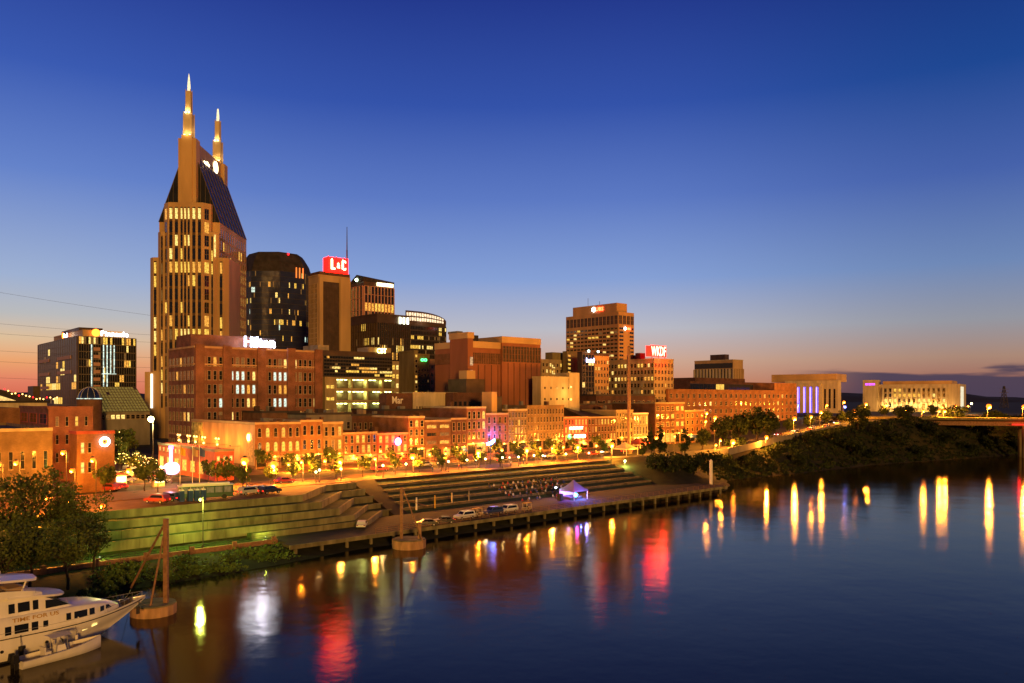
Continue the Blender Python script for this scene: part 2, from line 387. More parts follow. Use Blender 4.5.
def curtain(b, f, cols, rows, u=(0, 1), t=(0, 1), lit=.06, rowlit=None, glass='glass', mull='mull', lits=('warm','yel','pale'), vb=.12, hb=.25, run=4, out=.12, name='glass_facade', h=None, zoff=0):
    ox, oy, an, L_ = b.face(f); h = h or b.h
    u0, u1, z0, z1 = u[0]*L_, u[1]*L_, zoff+t[0]*h, zoff+t[1]*h; cw, rh = (u1-u0)/cols, (z1-z0)/rows
    mb = MB(); mats = [M[glass]]+[E_[k] for k in lits]+[E_['dim']]
    for r in range(rows):
        n = 0; p = (rowlit or {}).get(r, lit)
        for c in range(cols):
            if n > 0: n -= 1
            elif rnd.random() < p: k = rnd.randrange(len(lits))+1; n = rnd.randint(0, run)
            else: k = len(lits)+1 if rnd.random() < p*.6 else 0
            x, z = u0+c*cw, z0+r*rh
            mb.quad((x,0,z), (x+cw,0,z), (x+cw,0,z+rh), (x,0,z+rh), k)
    g = b.part(mb, name, mats, f, 0, 0, .06)
    m2 = MB()
    if vb:
        for c in range(cols+1): m2.box(u0+c*cw-vb/2, u0+c*cw+vb/2, -out, .05, z0, z1)
    if hb:
        for r in range(rows+1): m2.box(u0, u1, -out*.8, .05, z0+r*rh-hb/2, z0+r*rh+hb/2)
    b.part(m2, 'mullion', M[mull], f, 0, 0, .06, parent=None)
    return g

def sign(label, text, b, f, u, z, w, h, em, out=.35, panel=None, pad=.4, cat='sign', name='lit_sign', extra=None, lift=0):
    p, an = b.world(f, u, z, out)
    r = thing(name, label, cat, p, an)
    if panel:
        mb = MB(); mb.box(-w/2-pad, w/2+pad, .08, .3, -pad, h+pad); mb.build('panel', panel, r)
    if text: link('letters', text_mesh(text, w, h, E_[em] if isinstance(em, str) else em), r)
    if lift:
        mb = MB()
        for x in (-w*.45, 0, w*.45): mb.box(x-.1, x+.1, .1, .3, -lift, -pad-.01)
        mb.build('support', M['dtrim'], r)
    if extra: extra(r)
    return r

# ------------------------------------------------------------------ water, terrain, hills
wm = bpy.data.materials.new('river_water'); wm.use_nodes = True; t = wm.node_tree; t.nodes.clear()
out = t.nodes.new('ShaderNodeOutputMaterial'); mx = t.nodes.new('ShaderNodeMixShader'); gl = t.nodes.new('ShaderNodeBsdfAnisotropic'); di = t.nodes.new('ShaderNodeBsdfDiffuse')
fr = t.nodes.new('ShaderNodeFresnel'); fr.inputs['IOR'].default_value = 1.36
gl.distribution = 'BECKMANN'; gl.inputs['Roughness'].default_value = .135; gl.inputs['Color'].default_value = (.9,.83,.68,1); di.inputs['Color'].default_value = (.02,.017,.011,1)
tx = t.nodes.new('ShaderNodeTexCoord'); n1 = t.nodes.new('ShaderNodeTexNoise'); n1.inputs['Scale'].default_value = .45; n1.inputs['Detail'].default_value = 3
n2 = t.nodes.new('ShaderNodeTexNoise'); n2.inputs['Scale'].default_value = .06; n2.inputs['Detail'].default_value = 2
b1 = t.nodes.new('ShaderNodeBump'); b1.inputs['Strength'].default_value = .17; b1.inputs['Distance'].default_value = .12
b2 = t.nodes.new('ShaderNodeBump'); b2.inputs['Strength'].default_value = .1; b2.inputs['Distance'].default_value = 1.0
for n, b in ((n1, b1), (n2, b2)): t.links.new(tx.outputs['Object'], n.inputs['Vector']); t.links.new(n.outputs[0], b.inputs['Height'])
t.links.new(b1.outputs[0], b2.inputs['Normal'])
t.links.new(b2.outputs[0], gl.inputs['Normal'])
t.links.new(fr.outputs[0], mx.inputs[0]); t.links.new(di.outputs[0], mx.inputs[1]); t.links.new(gl.outputs[0], mx.inputs[2]); t.links.new(mx.outputs[0], out.inputs[0])
mb = MB(); mb.quad((-2500,-600,0), (5000,-600,0), (5000,5000,0), (-2500,5000,0)); tag(mb.build('river_water', wm), kind='structure')

# waterfront frame: u along the dock, v inland
UO = Vector((-36, 143, 0)); UA = radians(43)
WU, WV = Vector((cos(UA), sin(UA), 0)), Vector((-sin(UA), cos(UA), 0))
def uv(u, v, z=0): p = UO+WU*u+WV*v; return Vector((p.x, p.y, z))
def to_uv(x, y): d = Vector((x, y, 0))-UO; return d.dot(WU), d.dot(WV)

SHORE = [(-300,-150), (-190,-10), (-110,66), (-70,102), (-46,125), (-33,142), (20,194), (66,243), (74,272), (107,297), (151,334), (240,388), (330,424), (480,470), (700,520), (1100,580)]
def shore_d(x, y):
    best = 1e9; sg = 1
    for (ax, ay), (bx, by) in zip(SHORE, SHORE[1:]):
        dx, dy = bx-ax, by-ay; t = max(0, min(1, ((x-ax)*dx+(y-ay)*dy)/(dx*dx+dy*dy)))
        qx, qy = x-ax-t*dx, y-ay-t*dy; d = qx*qx+qy*qy
        if d < best: best = d; sg = 1 if dx*qy-dy*qx > 0 else -1
    return math.sqrt(best)*sg
sm = lambda a, b, x: (lambda t: t*t*(3-2*t))(max(0, min(1, (x-a)/(b-a))))
def ground(x, y):
    d = shore_d(x, y)
    if d < -6: return -2.5
    u, v = to_uv(x, y)
    zt = 7.9+sm(74, 200, x)*10.2
    bank = -2.5+2.7*sm(-6, 1, d)+(zt-.2)*sm(0, 24, d)             # planted bank
    city = -2.5+3.0*sm(-5, 2, d)+1.1*sm(3, 8, d)+6.3*sm(24, 46, d)  # low quay in front of the terraces
    k = sm(120, 142, u)
    if u < -46: k = max(k, 0)
    return city*(1-k)+bank*k
xs = list(range(-420, 620, 5)); ys = list(range(60, 720, 5))
mb = MB(); hts = {(i, j): ground(x, y)+rnd.uniform(-.12, .12) for i, x in enumerate(xs) for j, y in enumerate(ys)}
mb.v = [(x, y, hts[i, j]) for j, y in enumerate(ys) for i, x in enumerate(xs)]
nx = len(xs)
for j in range(len(ys)-1):
    for i in range(nx-1):
        if max(hts[i,j], hts[i+1,j], hts[i,j+1], hts[i+1,j+1]) < -2: continue
        mb.f.append([j*nx+i, j*nx+i+1, (j+1)*nx+i+1, (j+1)*nx+i]); mb.m.append(0); mb.smooth.append(True)
tag(mb.build('ground', M['soil']), kind='structure')
mb = MB()
mb.quad((-3000,718,7.8), (140,718,7.8), (900,4500,7.8), (-3000,4500,7.8)); mb.quad((-3000,60,7.7), (-418,60,7.7), (-418,720,7.7), (-3000,720,7.7))
mb.quad((140,718,17), (5000,718,17), (5000,4500,17), (140,4500,17))
mb.quad((618,480,17), (5000,480,17), (5000,717,17), (618,717,17))
tag(mb.build('far_ground', M['soil']), kind='structure')
M['hill'] = mat('far_hill', (.03,.032,.03), 1, var=.4, scale=.01)
mb = MB(); sec = []
for i in range(90):
    x = -1700+i*60; hh = 28+12*sin(i*.33)+8*sin(i*.9+1)+5*sin(i*2.1)
    y = 2300+200*sin(i*.2)
    sec.append([(x, y-260, 8), (x, y-120, hh*.6+8), (x, y, hh+10), (x, y+200, 8)])
mb.loft(sec); tag(mb.build('hills', M['hill']), kind='structure')

# ------------------------------------------------------------------ street level: promenade, road, kerbs, quay, terraces
def strip(name, mt, u0, u1, v0, v1, z0, z1, kind='structure', label=None):
    mb = MB(); P = [uv(u0,v0), uv(u1,v0), uv(u1,v1), uv(u0,v1)]
    mb.prism([(p.x, p.y) for p in P], z0, z1); o = mb.build(name, M[mt])
    return tag(o, kind=kind) if kind else o
strip('promenade', 'paving', -140, 128, 37.6, 52, 5, GZ)
strip('road', 'asphalt', -200, 150, 52.2, 66, 6, GZ-.1)
strip('kerb', 'grey', -140, 128, 52, 52.2, 6, GZ+.02)
strip('pavement', 'paving', 30, 150, 66, 88, 5, GZ)
strip('plaza', 'paving', -200, 29.9, 66, 180, 5, GZ-.05)
mb = MB()
for i in range(56):
    p = [uv(-160+i*5.5+q[0], 59+q[1], GZ-.094) for q in ((0,0), (2.5,0), (2.5,.14), (0,.14))]; mb.quad(*p)
tag(mb.build('road_marking', M['white']), kind='structure')
strip('quay', 'asphalt', -3, 136, 3.2, 18, -1.5, 2.05)
strip('quay_deck', 'asphalt', -3.9, 136, .285, 3.19, 1.6, 2.05)
strip('quay_lawn', 'lawn', -75, -3.05, 7.2, 22, .2, 2.0)

# terraces (left: stepped retaining walls; right: grass seats)
def ribbon(pts, z0, z1, w):
    mb = MB(); P = [uv(*p) for p in pts]; n = len(P); offs = []
    for i in range(n):
        d = (P[min(i+1, n-1)]-P[max(i-1, 0)]).normalized(); offs.append(P[i]+Vector((-d.y, d.x, 0))*w)
    for i in range(n-1):
        a, b, c, d = P[i], P[i+1], offs[i+1], offs[i]; mb.prism([(q.x, q.y) for q in (a, b, c, d)], z0, z1)
    return mb
LT = [([(-60,24.5),(5,21.6),(10,21.4),(23,34.5),(31,34.5)], 8.0, 6.35), ([(-58,20.5),(8,17.9),(12.5,18),(25,31),(31.3,31)], 6.7, 5.05),
      ([(-56,17.2),(9,15),(15,15.2),(26,27.5),(31.4,27.5)], 5.4, 3.75), ([(-54,14.2),(10,12.3),(17,12.6),(27.5,24),(31.5,24)], 4.1, 2.5),
      ([(-6,10.6),(19,10.4),(29,20.5),(31.5,20.5)], 3.1, 1.6)]
wn_ = ['uppermost concrete retaining wall of the stepped terraces, along the street', 'second concrete retaining wall down from the street on the stepped terraces',
       'middle concrete retaining wall of the stepped terraces', 'fourth concrete retaining wall down, above the lit green lawn', 'low concrete retaining wall at the foot of the terraces beside the quay']
for i, (pl, z, zb) in enumerate(LT):
    rb_ = ribbon(pl, zb, z, .45)
    for (ua, va), (ub, vb_) in zip(pl, pl[1:]):
        ln = hypot(ub-ua, vb_-va)
        for q in range(1, int(ln/7.3)+1):
            f_ = q*7.3/ln; p_ = uv(ua+(ub-ua)*f_, va+(vb_-va)*f_); d_ = (uv(ub, vb_)-uv(ua, va)).normalized(); nn = Vector((d_.y, -d_.x, 0))
            rb_.prism([(w.x, w.y) for w in (p_-d_*.05, p_-d_*.05+nn*.012, p_+d_*.05+nn*.012, p_+d_*.05)], zb, z-.02, 1)
    o = tag(rb_.build('retaining_wall', [M['concrete'], M['seat']]), wn_[i], 'wall', 'terrace retaining walls')
    poly = [uv(u, v+.46) for u, v in pl]+[uv(pl[-1][0], 38), uv(pl[0][0], 38)]
    mb = MB(); mb.prism([(p.x, p.y) for p in poly], .5, z-.12)
    tag(mb.build('terrace_lawn' if i else 'terrace_paving', M['lawn'] if i else M['paving']), kind='structure')
for j in range(6):
    v, z, ul = 37.6-3.5*j, 8-1.0*j, 37.5-.75*j
    mb = MB(); a = [uv(ul, v), uv(126, v), uv(126, v+.7), uv(ul, v+.7)]; mb.prism([(p.x, p.y) for p in a], z-1.6, z+.02)
    tag(mb.build('seat_wall', M['seat']), ['top concrete seat edge of the grass steps, along the street trees', 'second concrete seat edge down on the grass steps', 'third concrete seat edge down on the grass steps',
        'fourth concrete seat edge down on the grass steps', 'fifth concrete seat edge down, behind the seated crowd', 'lowest concrete seat edge of the grass steps, by the quay'][j], 'seat wall', 'seat edges of the grass steps')
    vn, zn = (v-3.5+.7, z-1.0) if j < 5 else (17.5, 2.0)
    mb = MB(); p = [uv(ul, v, z-.55), uv(126, v, z-.55), uv(126, vn, zn), uv(ul-.75, vn, zn)]; mb.add(p, [(0,3,2,1)])
    tag(mb.build('grass_step', M['lawn']), kind='structure')
mb = MB(); A = [uv(31.6,37.7,8.0), uv(38,37.7,8.0), uv(34,17.9,2.06), uv(30.5,17.9,2.06)]; B = [Vector((p.x,p.y,.2)) for p in A]
mb.add(A+B, [(0,3,2,1), (0,4,7,3), (1,2,6,5), (2,3,7,6)]); tag(mb.build('ramp', M['asphalt']), kind='structure')

SODW = (1, .34, .035)
# ------------------------------------------------------------------ First Avenue row
def row(name, label, xc, xr, ytop, wall, cols, rows, arch=False, wf=.42, hf=.6, lit=.12, trim='trim', frame='trim', shop=True, shoplit=.35, t=(.32,.94), b=26, roof='roof', cat='building', lits=('warm','yel'), setback=0, D=None, dark='glass', rowlit=None):
    D = D or face_depth(xc)
    B = Bld(name, label, cat, None, xc, xr, ytop, D, wall, b=b, trim=trim, roof=roof, group='old storefronts facing the riverfront')
    B.a -= .0
    if shop:
        n = max(2, int(B.a/3.2)); mb = MB(); h0 = .05*B.h; h1 = .24*B.h; w = B.a/n
        for i in range(n):
            k = 1 if rnd.random() < shoplit else 0
            mb.box(i*w+.35, (i+1)*w-.35, -.06, -.01, h0, h1, k+1)
            mb.box(i*w+.2, i*w+.35, -.16, -.01, 0, h1, 0); mb.box((i+1)*w-.35, (i+1)*w-.2, -.16, -.01, 0, h1, 0)
        mb.box(.1, B.a-.1, -.35, -.012, h1+.05, h1+.45, 0)
        mb.build('shopfront', [M[frame], M['glass'], E_['warm']], B.root)
    if shop and rnd.random() < .6:
        am = MB(); ac = rnd.choice(('painted_red','leafg','blue','cream','dark_brick')); hz = B.h*.235; x0, x1 = (.3, B.a*.48) if rnd.random() < .5 else (B.a*.1, B.a*.9)
        am.add([(x0,-.37,hz),(x1,-.37,hz),(x1,-1.7,hz-1.0),(x0,-1.7,hz-1.0),(x0,-1.7,hz-1.25),(x1,-1.7,hz-1.25)], [(0,3,2,1),(3,4,5,2)]); am.build('awning', M[ac], B.root)
    if rows >= 3 and rnd.random() < .6:
        fe = MB(); x0 = B.a*rnd.uniform(.12,.5)
        for q in range(1, rows): z_ = B.h*(t[0]+(t[1]-t[0])*q/rows)-.15; fe.box(x0, x0+2.6, -1.0, -.36, z_, z_+.08); fe.box(x0, x0+2.6, -1.0, -.95, z_+.85, z_+.9); [fe.box(x0+.4*k_, x0+.4*k_+.04, -.99, -.95, z_+.081, z_+.849) for k_ in range(7)]; fe.tube((x0+.3,-.7,z_), (x0+2.2,-.7,z_-B.h*(t[1]-t[0])/rows+.1), .06, n=4)
        fe.build('fire_escape', M['dtrim'], B.root)
    B.grid('R', cols, rows, t=t, wf=wf, hf=hf, lit=lit, arch=arch, frame=frame, lits=lits, dark=dark, rowlit=rowlit)
    for i in range(2):
        x = B.a*(.25+.5*i); lm = MB(); lm.box(x-.06, x+.06, -.9, -.01, B.h*.27, B.h*.27+.1); lm.ball((x,-.9,B.h*.27-.14), .17, 1, 8, 5); lm.build('wall_lamp', [M['dtrim'], E_['sodium']], B.root); plamp(B.root, (x,-1.3,B.h*.27-.5), 620, SODW, .2)  # invented lamp pair, added to brighten the foot of each storefront
    # chimneys, roof plant
    for i in range(rnd.randint(1, 3)):
        x, y = rnd.uniform(1, max(1.5, B.a-3)), rnd.uniform(3, b-5); s = rnd.uniform(.8, 2)
        B.box('chimney' if i == 0 else 'roof_unit', 'brown_brick' if i == 0 else 'grey', x, x+s, y, y+s*1.2, B.h-B.par+.06, B.h+rnd.uniform(.5, 1.8))
    return B

R1 = row('storefront', 'orange brick building with arched windows beside the floodlit wall with round sign', 255.3, 279.6, 422.8, 'orange_brick', 3, 2, True, .4, .62, .2, b=49)
R1.grid('L', 3, 1, u=(.86,.99), t=(.7,.85), lit=.1); 
R2 = row('storefront', 'brown brick building with six lit arched windows below roof tanks', 279.8, 300.7, 422.6, 'brown_brick', 3, 2, True, .42, .66, .1, rowlit={0:.9})
R3 = row('storefront', 'orange brick building with pale cornice and a dark shopfront', 300.9, 322.5, 420.4, 'orange_brick', 3, 2, True, .42, .66, .08, shoplit=0)
R4 = row('storefront', 'tan brick building with dim flat windows, next to the low brick house', 322.8, 342.9, 422.4, 'tan_brick', 3, 2, False, .4, .66, .3)
R5 = row('storefront', 'low brick house with two rows of slim lit windows', 343.2, 377, 433, 'red_brick', 6, 2, False, .42, .72, .45, t=(.3,.95), roof='roofb', b=22)
R6 = row('storefront', 'low painted red house under a glowing round pink sign', 377.3, 408, 433.6, 'painted_red', 5, 2, False, .42, .72, .5, t=(.3,.95), roof='roofb', b=22)
R7 = row('storefront', 'slim tall house with cream cornice and ornate arched windows', 408.3, 424.6, 416.6, 'orange_brick', 3, 3, True, .5, .72, .15, trim='cream', frame='cream', b=28)
R8 = row('storefront', 'wide brown building with four broad framed windows', 425, 450.8, 420.5, 'brown_brick', 2, 3, False, .72, .42, .3, frame='orange_brick', lits=('warm','dim'))
R9 = row('storefront', 'narrow dark brick house with six tall windows beside the ornate tall one', 451.2, 466.4, 418.3, 'dark_brick', 3, 2, False, .42, .66, .15)
R10 = row('storefront', 'tall red brick house with ornate pale window heads on three floors', 466.8, 485.8, 407, 'red_brick', 4, 3, True, .5, .72, .1, frame='cream', trim='cream')
R11 = row('storefront', 'reddish house lit violet by a blue sign, with a stair tower behind', 486.2, 507.8, 413.5, 'red_brick', 4, 3, False, .34, .7, .06)
R11.box('stair_tower', 'tan', R11.a*.38, R11.a*.62, 1.5, 7, R11.h-.6, R11.h+7.6); R11.box('roof_deck', 'dtrim', R11.a*.66, R11.a*.98, 3, 9, R11.h-.6, R11.h+6)
R12 = row('storefront', 'cream house with four rows of six narrow windows', 508.2, 526.6, 409.4, 'tan_brick', 6, 4, False, .45, .7, .15, t=(.26,.96), frame='cream', trim='cream')
R13 = row('storefront', 'long tan brick block with small dark windows in four rows', 527, 563.8, 405.6, 'tan_brick', 12, 4, False, .38, .62, .06, t=(.26,.96), trim='tan_brick')
R14 = row('storefront', 'red lit house with two bright lettered signs across its front', 564.2, 587.6, 417.2, 'painted_red', 7, 3, False, .4, .66, .5, t=(.26,.96), lits=('yel','warm'))
R15 = row('storefront', 'brown house with a long sloping roof and slim lit windows', 588, 615.8, 417, 'brown_brick', 9, 3, False, .4, .66, .3, t=(.26,.96), roof='roofb')
mb = MB(); a_ = R15.a; mb.add([(0,.4,R15.h-.6),(a_,.4,R15.h-.6),(a_,20,R15.h+2.4),(0,20,R15.h+5.6),(0,20,R15.h-.6),(a_,20,R15.h-.6)], [(0,1,2,3),(0,3,4),(1,5,2),(4,3,2,5)]); mb.build('sloping_roof', M['roofb'], R15.root)
R16 = row('storefront', 'grey beige house with a stepped top behind the tall mast', 616.2, 632.8, 410.2, 'beige', 6, 3, False, .45, .66, .05, t=(.2,.96))
R17 = row('storefront', 'beige house with white pilasters to the right of the tall mast', 633.2, 648, 413.2, 'beige', 5, 2, False, .42, .75, .05, frame='white', trim='white')
R18 = row('storefront', 'grey brick block with pale corner strips and a few lit windows', 655, 684.5, 402.6, 'dark_brick', 6, 4, False, .5, .5, .22, t=(.2,.95), trim='grey', dark='glass')
R19 = row('storefront', 'small orange brick block in front of the long orange warehouse', 685, 704, 410.5, 'orange_brick', 4, 4, False, .35, .5, .08, t=(.1,.95))

# floodlit side wall of the first storefront, its annex and decorations
mb = MB(); mb.box(.2, R1.b-.2, -.12, -.02, 1, R1.h-.6); R1.part(mb, 'painted_wall', M['peach'], 'L')
mb = MB(); mb.box(R1.b*.9-.0, R1.b*.97, -.2, -.13, 2, R1.h-3.4); R1.part(mb, 'mural', mat('mural_panel', (.55,.33,.16), .8, var=.5, scale=1.5), 'L')
M['mural2'] = mat('collage_mural', (.42,.38,.14), .8, var=.85, scale=.8)
mb = MB(); mb.box(.3, 9.5, -.2, -.13, 1, R1.h-.8); R1.part(mb, 'collage_mural', M['mural2'], 'L')
mb = MB()
for q in (.2,.4,.6,.8): mb.box(R1.b*q-.25, R1.b*q+.25, -3.4, -3.1, 6.2, 6.5); mb.box(R1.b*q-.05, R1.b*q+.05, -3.2, -.13, 6.1, 6.19)
R1.part(mb, 'floodlight', M['dtrim'], 'L')  # made-up fixtures for the warm lights added to wash this wall orange
for q in (.2,.4,.6,.8): plamp(R1.root, R1.place('L', R1.b*q, 7, 3.2)[0], 1700, SODW, .3)
p, an = R1.world('L', R1.b*.935, R1.h-4.2, .5)
r = thing('round_sign', 'glowing round orange and white sign high on the floodlit peach wall', 'sign', p, an)
def disc(r0, r1, y0, y1, n=24, cx=0, cz=0):
    mb = MB(); A = [(cx+r0*cos(2*pi*i/n), y0, cz+r0*sin(2*pi*i/n)) for i in range(n)]; B = [(cx+r1*cos(2*pi*i/n), y0, cz+r1*sin(2*pi*i/n)) for i in range(n)]
    C = [(x, y1, z) for x, y, z in B]; D_ = [(x, y1, z) for x, y, z in A]; L4 = [A, B, C, D_]
    for k in range(4):
        P, Q = L4[k], L4[(k+1) % 4]
        for i in range(n): mb.quad(P[i], P[(i+1) % n], Q[(i+1) % n], Q[i])
    return mb
disc(.001, .9, -.1, .05).build('face', E_['white'], r); disc(.95, 1.35, -.2, .1).build('rim', E_['orange'], r); mb = MB(); mb.box(-.1, .1, .1, .45, -.1, .1); mb.build('bracket', M['dtrim'], r)

AN = Bld('annex', 'low red annex with a brick side in front of the floodlit peach wall', 'building', 158.5, 215, 234, 450, 192, 'painted_red', trim='grey')
AN.grid('R', 3, 1, t=(.55,.9), wf=.4, hf=.4, lit=.9, lits=('pale',)); AN.grid('L', 7, 1, t=(.1,.6), wf=.5, hf=.7, lit=.7, lits=('warm','yel')); AN.grid('L', 6, 1, u=(0,.45), t=(.68,.92), wf=.3, hf=.5, lit=1, lits=('pale',)); AN.done()
for i, u in enumerate((.12,.3,.42,.56,.78)):
    p, an = AN.world('L', AN.b*u+4, AN.h, -2.5)
    r = thing('patio_candelabra', 'lit candelabra fixture on the red annex roof, '+['furthest from the corner','second from the far end','middle one of five','next to the corner one','closest to the brick corner'][i], 'light fixture', p, an, 'candelabra lights on the annex roof')
    mb = MB(); mb.tube((0,0,0), (0,0,2.2), .07); mb.box(-.9,.9,-.05,.05,1.35,1.45)
    for x in (-.85,.85,0): mb.tube((x,0,1.45), (x,0,2.0), .05)
    mb.build('stand', M['trim'], r); mb = MB(); [mb.ball((x,0,2.45), .24, nu=8, nv=5) for x in (-.85,.85)]; mb.ball((0,0,1.0), .28, nu=8, nv=5); mb.build('bulb', E_['gold'], r)
    plamp(r, (0,-.8,2.2), 1100, (1,.36,.05))
for B in (R1,R2,R3,R4,R5,R6,R7,R8,R9,R10,R11,R12,R13,R14,R15,R16,R17,R18,R19): B.done()

# ------------------------------------------------------------------ buildings left of Broadway
L1 = Bld('brick_building', 'three storey red brick building with two rows of small windows, left of Broadway', 'building', 20, 48.5, 93, 407.2, 190, 'red_brick', trim='red_brick')
L1.grid('R', 4, 3, u=(.08,.95), t=(.2,.93), wf=.26, hf=.5, lit=.2); L1.grid('L', 3, 3, t=(.3,.95), wf=.7, hf=.6, lit=.05, frame='painted_red'); L1.done()
L2 = Bld('brick_building', 'tan brick building with stepped parapet and three dark windows', 'building', -60, -28, 52.5, 430, 158, 'tan_brick', trim='cream', roof='roofb')
L2.grid('R', 6, 1, u=(.1,.98), t=(.38,.68), wf=.32, hf=.85, lit=0); L2.done()
L2.box('stepped_parapet', 'tan_brick', .02, L2.a*.45, .02, .6, L2.h+.16, L2.h+1.3) if False else None
L3 = Bld('brick_building', 'orange brick building carrying a round white neon sign', 'building', 70, 77, 114.5, 432, 168, 'orange_brick', trim='painted_red')
L3.grid('R', 2, 2, u=(.05,.42), t=(.25,.9), wf=.4, hf=.5, lit=.3); L3.done()
p, an = L3.world('R', L3.a*.72, L3.h-2.2, .45)
r = thing('round_sign', 'white neon ring sign on the orange brick building', 'sign', p, an); disc(.62, 1.05, -.1, .1).build('ring', E_['white'], r); disc(.3, .55, -.05, .05).build('centre', E_['orange'], r)
mb = MB(); mb.box(-.08,.08,.1,.44,-.08,.08); mb.build('bracket', M['dtrim'], r)
L4 = Bld('brick_building', 'low brown building with a flat roof at the left edge', 'building', -40, -8, 20, 408, 215, 'orange_brick'); L4.grid('R', 4, 1, t=(.4,.8), lit=.1); L4.done()
# arena: sloped roof with lit gable and string of roof lights
r = thing('arena', 'dark sloping arena roof with a lit cream gable and rows of roof lights', 'building', (at(2, 330), 330, GZ), radians(30))
mb = MB(); mb.box(-30,16,0,40,0,18); mb.build('wall', M['cream'], r)
mb = MB(); mb.prism([(-30,-.5),(17,-.5),(17,41),(-30,41)], 18.02, 18.6); mb.add([(-30,-1,18.6),(17,-1,18.6),(-30,41,18.6),(17,41,18.6),(-12,-1,26.5),(-12,41,26.5)], [(0,1,4),(2,5,3),(0,4,5,2),(1,3,5,4)]); mb.build('roof', M['roof'], r)
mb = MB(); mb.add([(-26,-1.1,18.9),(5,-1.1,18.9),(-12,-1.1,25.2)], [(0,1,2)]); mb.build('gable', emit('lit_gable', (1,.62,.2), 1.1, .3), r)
mb = MB()
for i in range(16):
    x = 1+i*1.25; mb.ball((x,-1.6,19.2+rnd.random()*1.6+max(0,3-i*.35)), .28, 0 if i % 4 else 1, 6, 4)
mb.build('roof_lights', [E_['gold'], E_['red']], r)

# ------------------------------------------------------------------ second row of buildings
Q = []
def mid(name, label, xl, xc, xr, y, D, wall, cat='building', **k):
    B = Bld(name, label, cat, xl, xc, xr, y, D, wall, **k); Q.append(B); return B
B = mid('pale_building', 'long pale low building with a row of small arched openings', None, 413, 457, 392.5, 292, 'cream', b=7, trim='cream')
B.grid('R', 14, 1, u=(.05,.98), t=(.52,.8), wf=.4, hf=.8, lit=.25, arch=True); B.done()
B = mid('brown_building', 'windowless brown wall painted with white letters', None, 386.5, 412.5, 393, 284, 'dark_brick', b=5)
p, an = B.world('R', B.a*.42, B.h-3.8, .05); r = thing('painted_letters', 'white painted letters on the windowless brown wall', 'sign', p, an); link('letters', text_mesh('Mar', 4.6, 2.6, M['white']), r)
B = mid('brown_building', 'dark brown loft with a stair tower in front of the telephone exchange', None, 453, 486, 392.5, 298, 'dark_brick', b=18); B.grid('R', 7, 2, t=(.4,.9), lit=.04, frame='dtrim')
B.box('roof_deck', 'bronze', B.a*.42, B.a*.98, .5, 12, B.h-.6, B.h+5.2); B.box('tank_room', 'tan', B.a*.42, B.a*.68, .2, 5, B.h+5.25, B.h+8.4); B.done()
for k_, (x0, x1, y, D, w, lb) in enumerate([(262,300,411.5,262,'brown_brick','flat brown roof block with rooftop tanks behind the arched orange storefronts'),
        (306,352,413.5,258,'grey','grey flat roofed shed behind the orange storefronts'),(352,384,414.5,269,'dark_brick','dark brick shed in front of the lit parking garage'),
        (384,430,409.5,277,'dark_brick','dark brick roof block with white vents behind the low red house'),
        (430,470,406.5,291,'dark_brick','dark roofed brick block with vents behind the brown storefronts'),
        (560,612,404,330,'dark_brick','dark brick warehouse roof behind the red lit house'),
        (596,655,394.6,352,'dark_brick','long dark brick warehouse behind the tall mast'),(655,676,391.5,385,'brown_brick','brown brick block with small windows left of the long orange warehouse')]):
    B = mid('brown_building', lb, None, x0, x1, y, D, w, b=22, trim='dtrim')
    if x0 >= 596: B.grid('R', 6 if x0 > 600 else 12, 3, t=(.35,.92), wf=.35, hf=.5, lit=.05)
    else: B.grid('R', 6, 1, t=(.6,.85), wf=.4, hf=.6, lit=.1)
    for i in range(5):
        x, yy = rnd.uniform(.5, B.a-3), rnd.uniform(1, 15); B.box('roof_unit', rnd.choice(('grey','trim','roofb')), x, x+rnd.uniform(1,2.4), yy, yy+2, B.h-.66, B.h+rnd.uniform(.3, 1.7))
    B.done()
B = mid('orange_warehouse', 'long orange brick warehouse with four rows of small windows above the dark trees', None, 668, 797, 389.3, 388, 'orange_brick', b=40, trim='orange_brick')
B.grid('R', 26, 4, t=(.3,.95), wf=.34, hf=.5, lit=.05); B.box('penthouse', 'orange_brick', B.a*.8, B.a-.3, .3, 14, B.h-.65, B.h+4.4); B.done()
B = mid('brown_building', 'low dark brown office with a stepped roof behind the orange warehouse', None, 690, 790, 381, 490, 'dark_brick', b=40)
curtain(B, 'R', 26, 4, t=(.3,.95), lit=.06, glass='glass', mull='bronze', run=1); B.box('penthouse', 'dark_brick', B.a*.14, B.a*.62, 8, 30, B.h-.65, B.h+2.6); B.done()

# ------------------------------------------------------------------ towers
# glass office at the left edge
B = Bld('glass_office', 'brown glass office block with orange and white roof signs at the far left', 'office building', 37.5, 77.5, 136.5, 336, 430, 'bronze', par=.8)
h = B.h
curtain(B, 'L', 18, 13, u=(.04,.98), lit=.035, rowlit={4:.16,6:.2,7:.16}, glass='gable', vb=.25, hb=.4, run=1, lits=('yel','pale','warm'))
curtain(B, 'R', 24, 13, u=(.02,.98), lit=.04, rowlit={12:.3,9:.15,3:.25}, glass='glass', vb=.2, hb=.4, run=1, lits=('yel','warm','pale'))
for f, u, ww, rows in (('L',.06,.28,(10,8,6,4,2)), ('L',.55,.32,(10,8,3,2)), ('R',.26,.11,(11,10,9,8,7,6,5))):
    for r_ in rows:
        mb = MB(); L_ = B.face(f)[3]; mb.box(u*L_, (u+ww)*L_, -.35, -.01, (r_+.15)*h/13, (r_+.6)*h/13); B.part(mb, 'balcony', M['mullp'], f, 0, 0, .2)
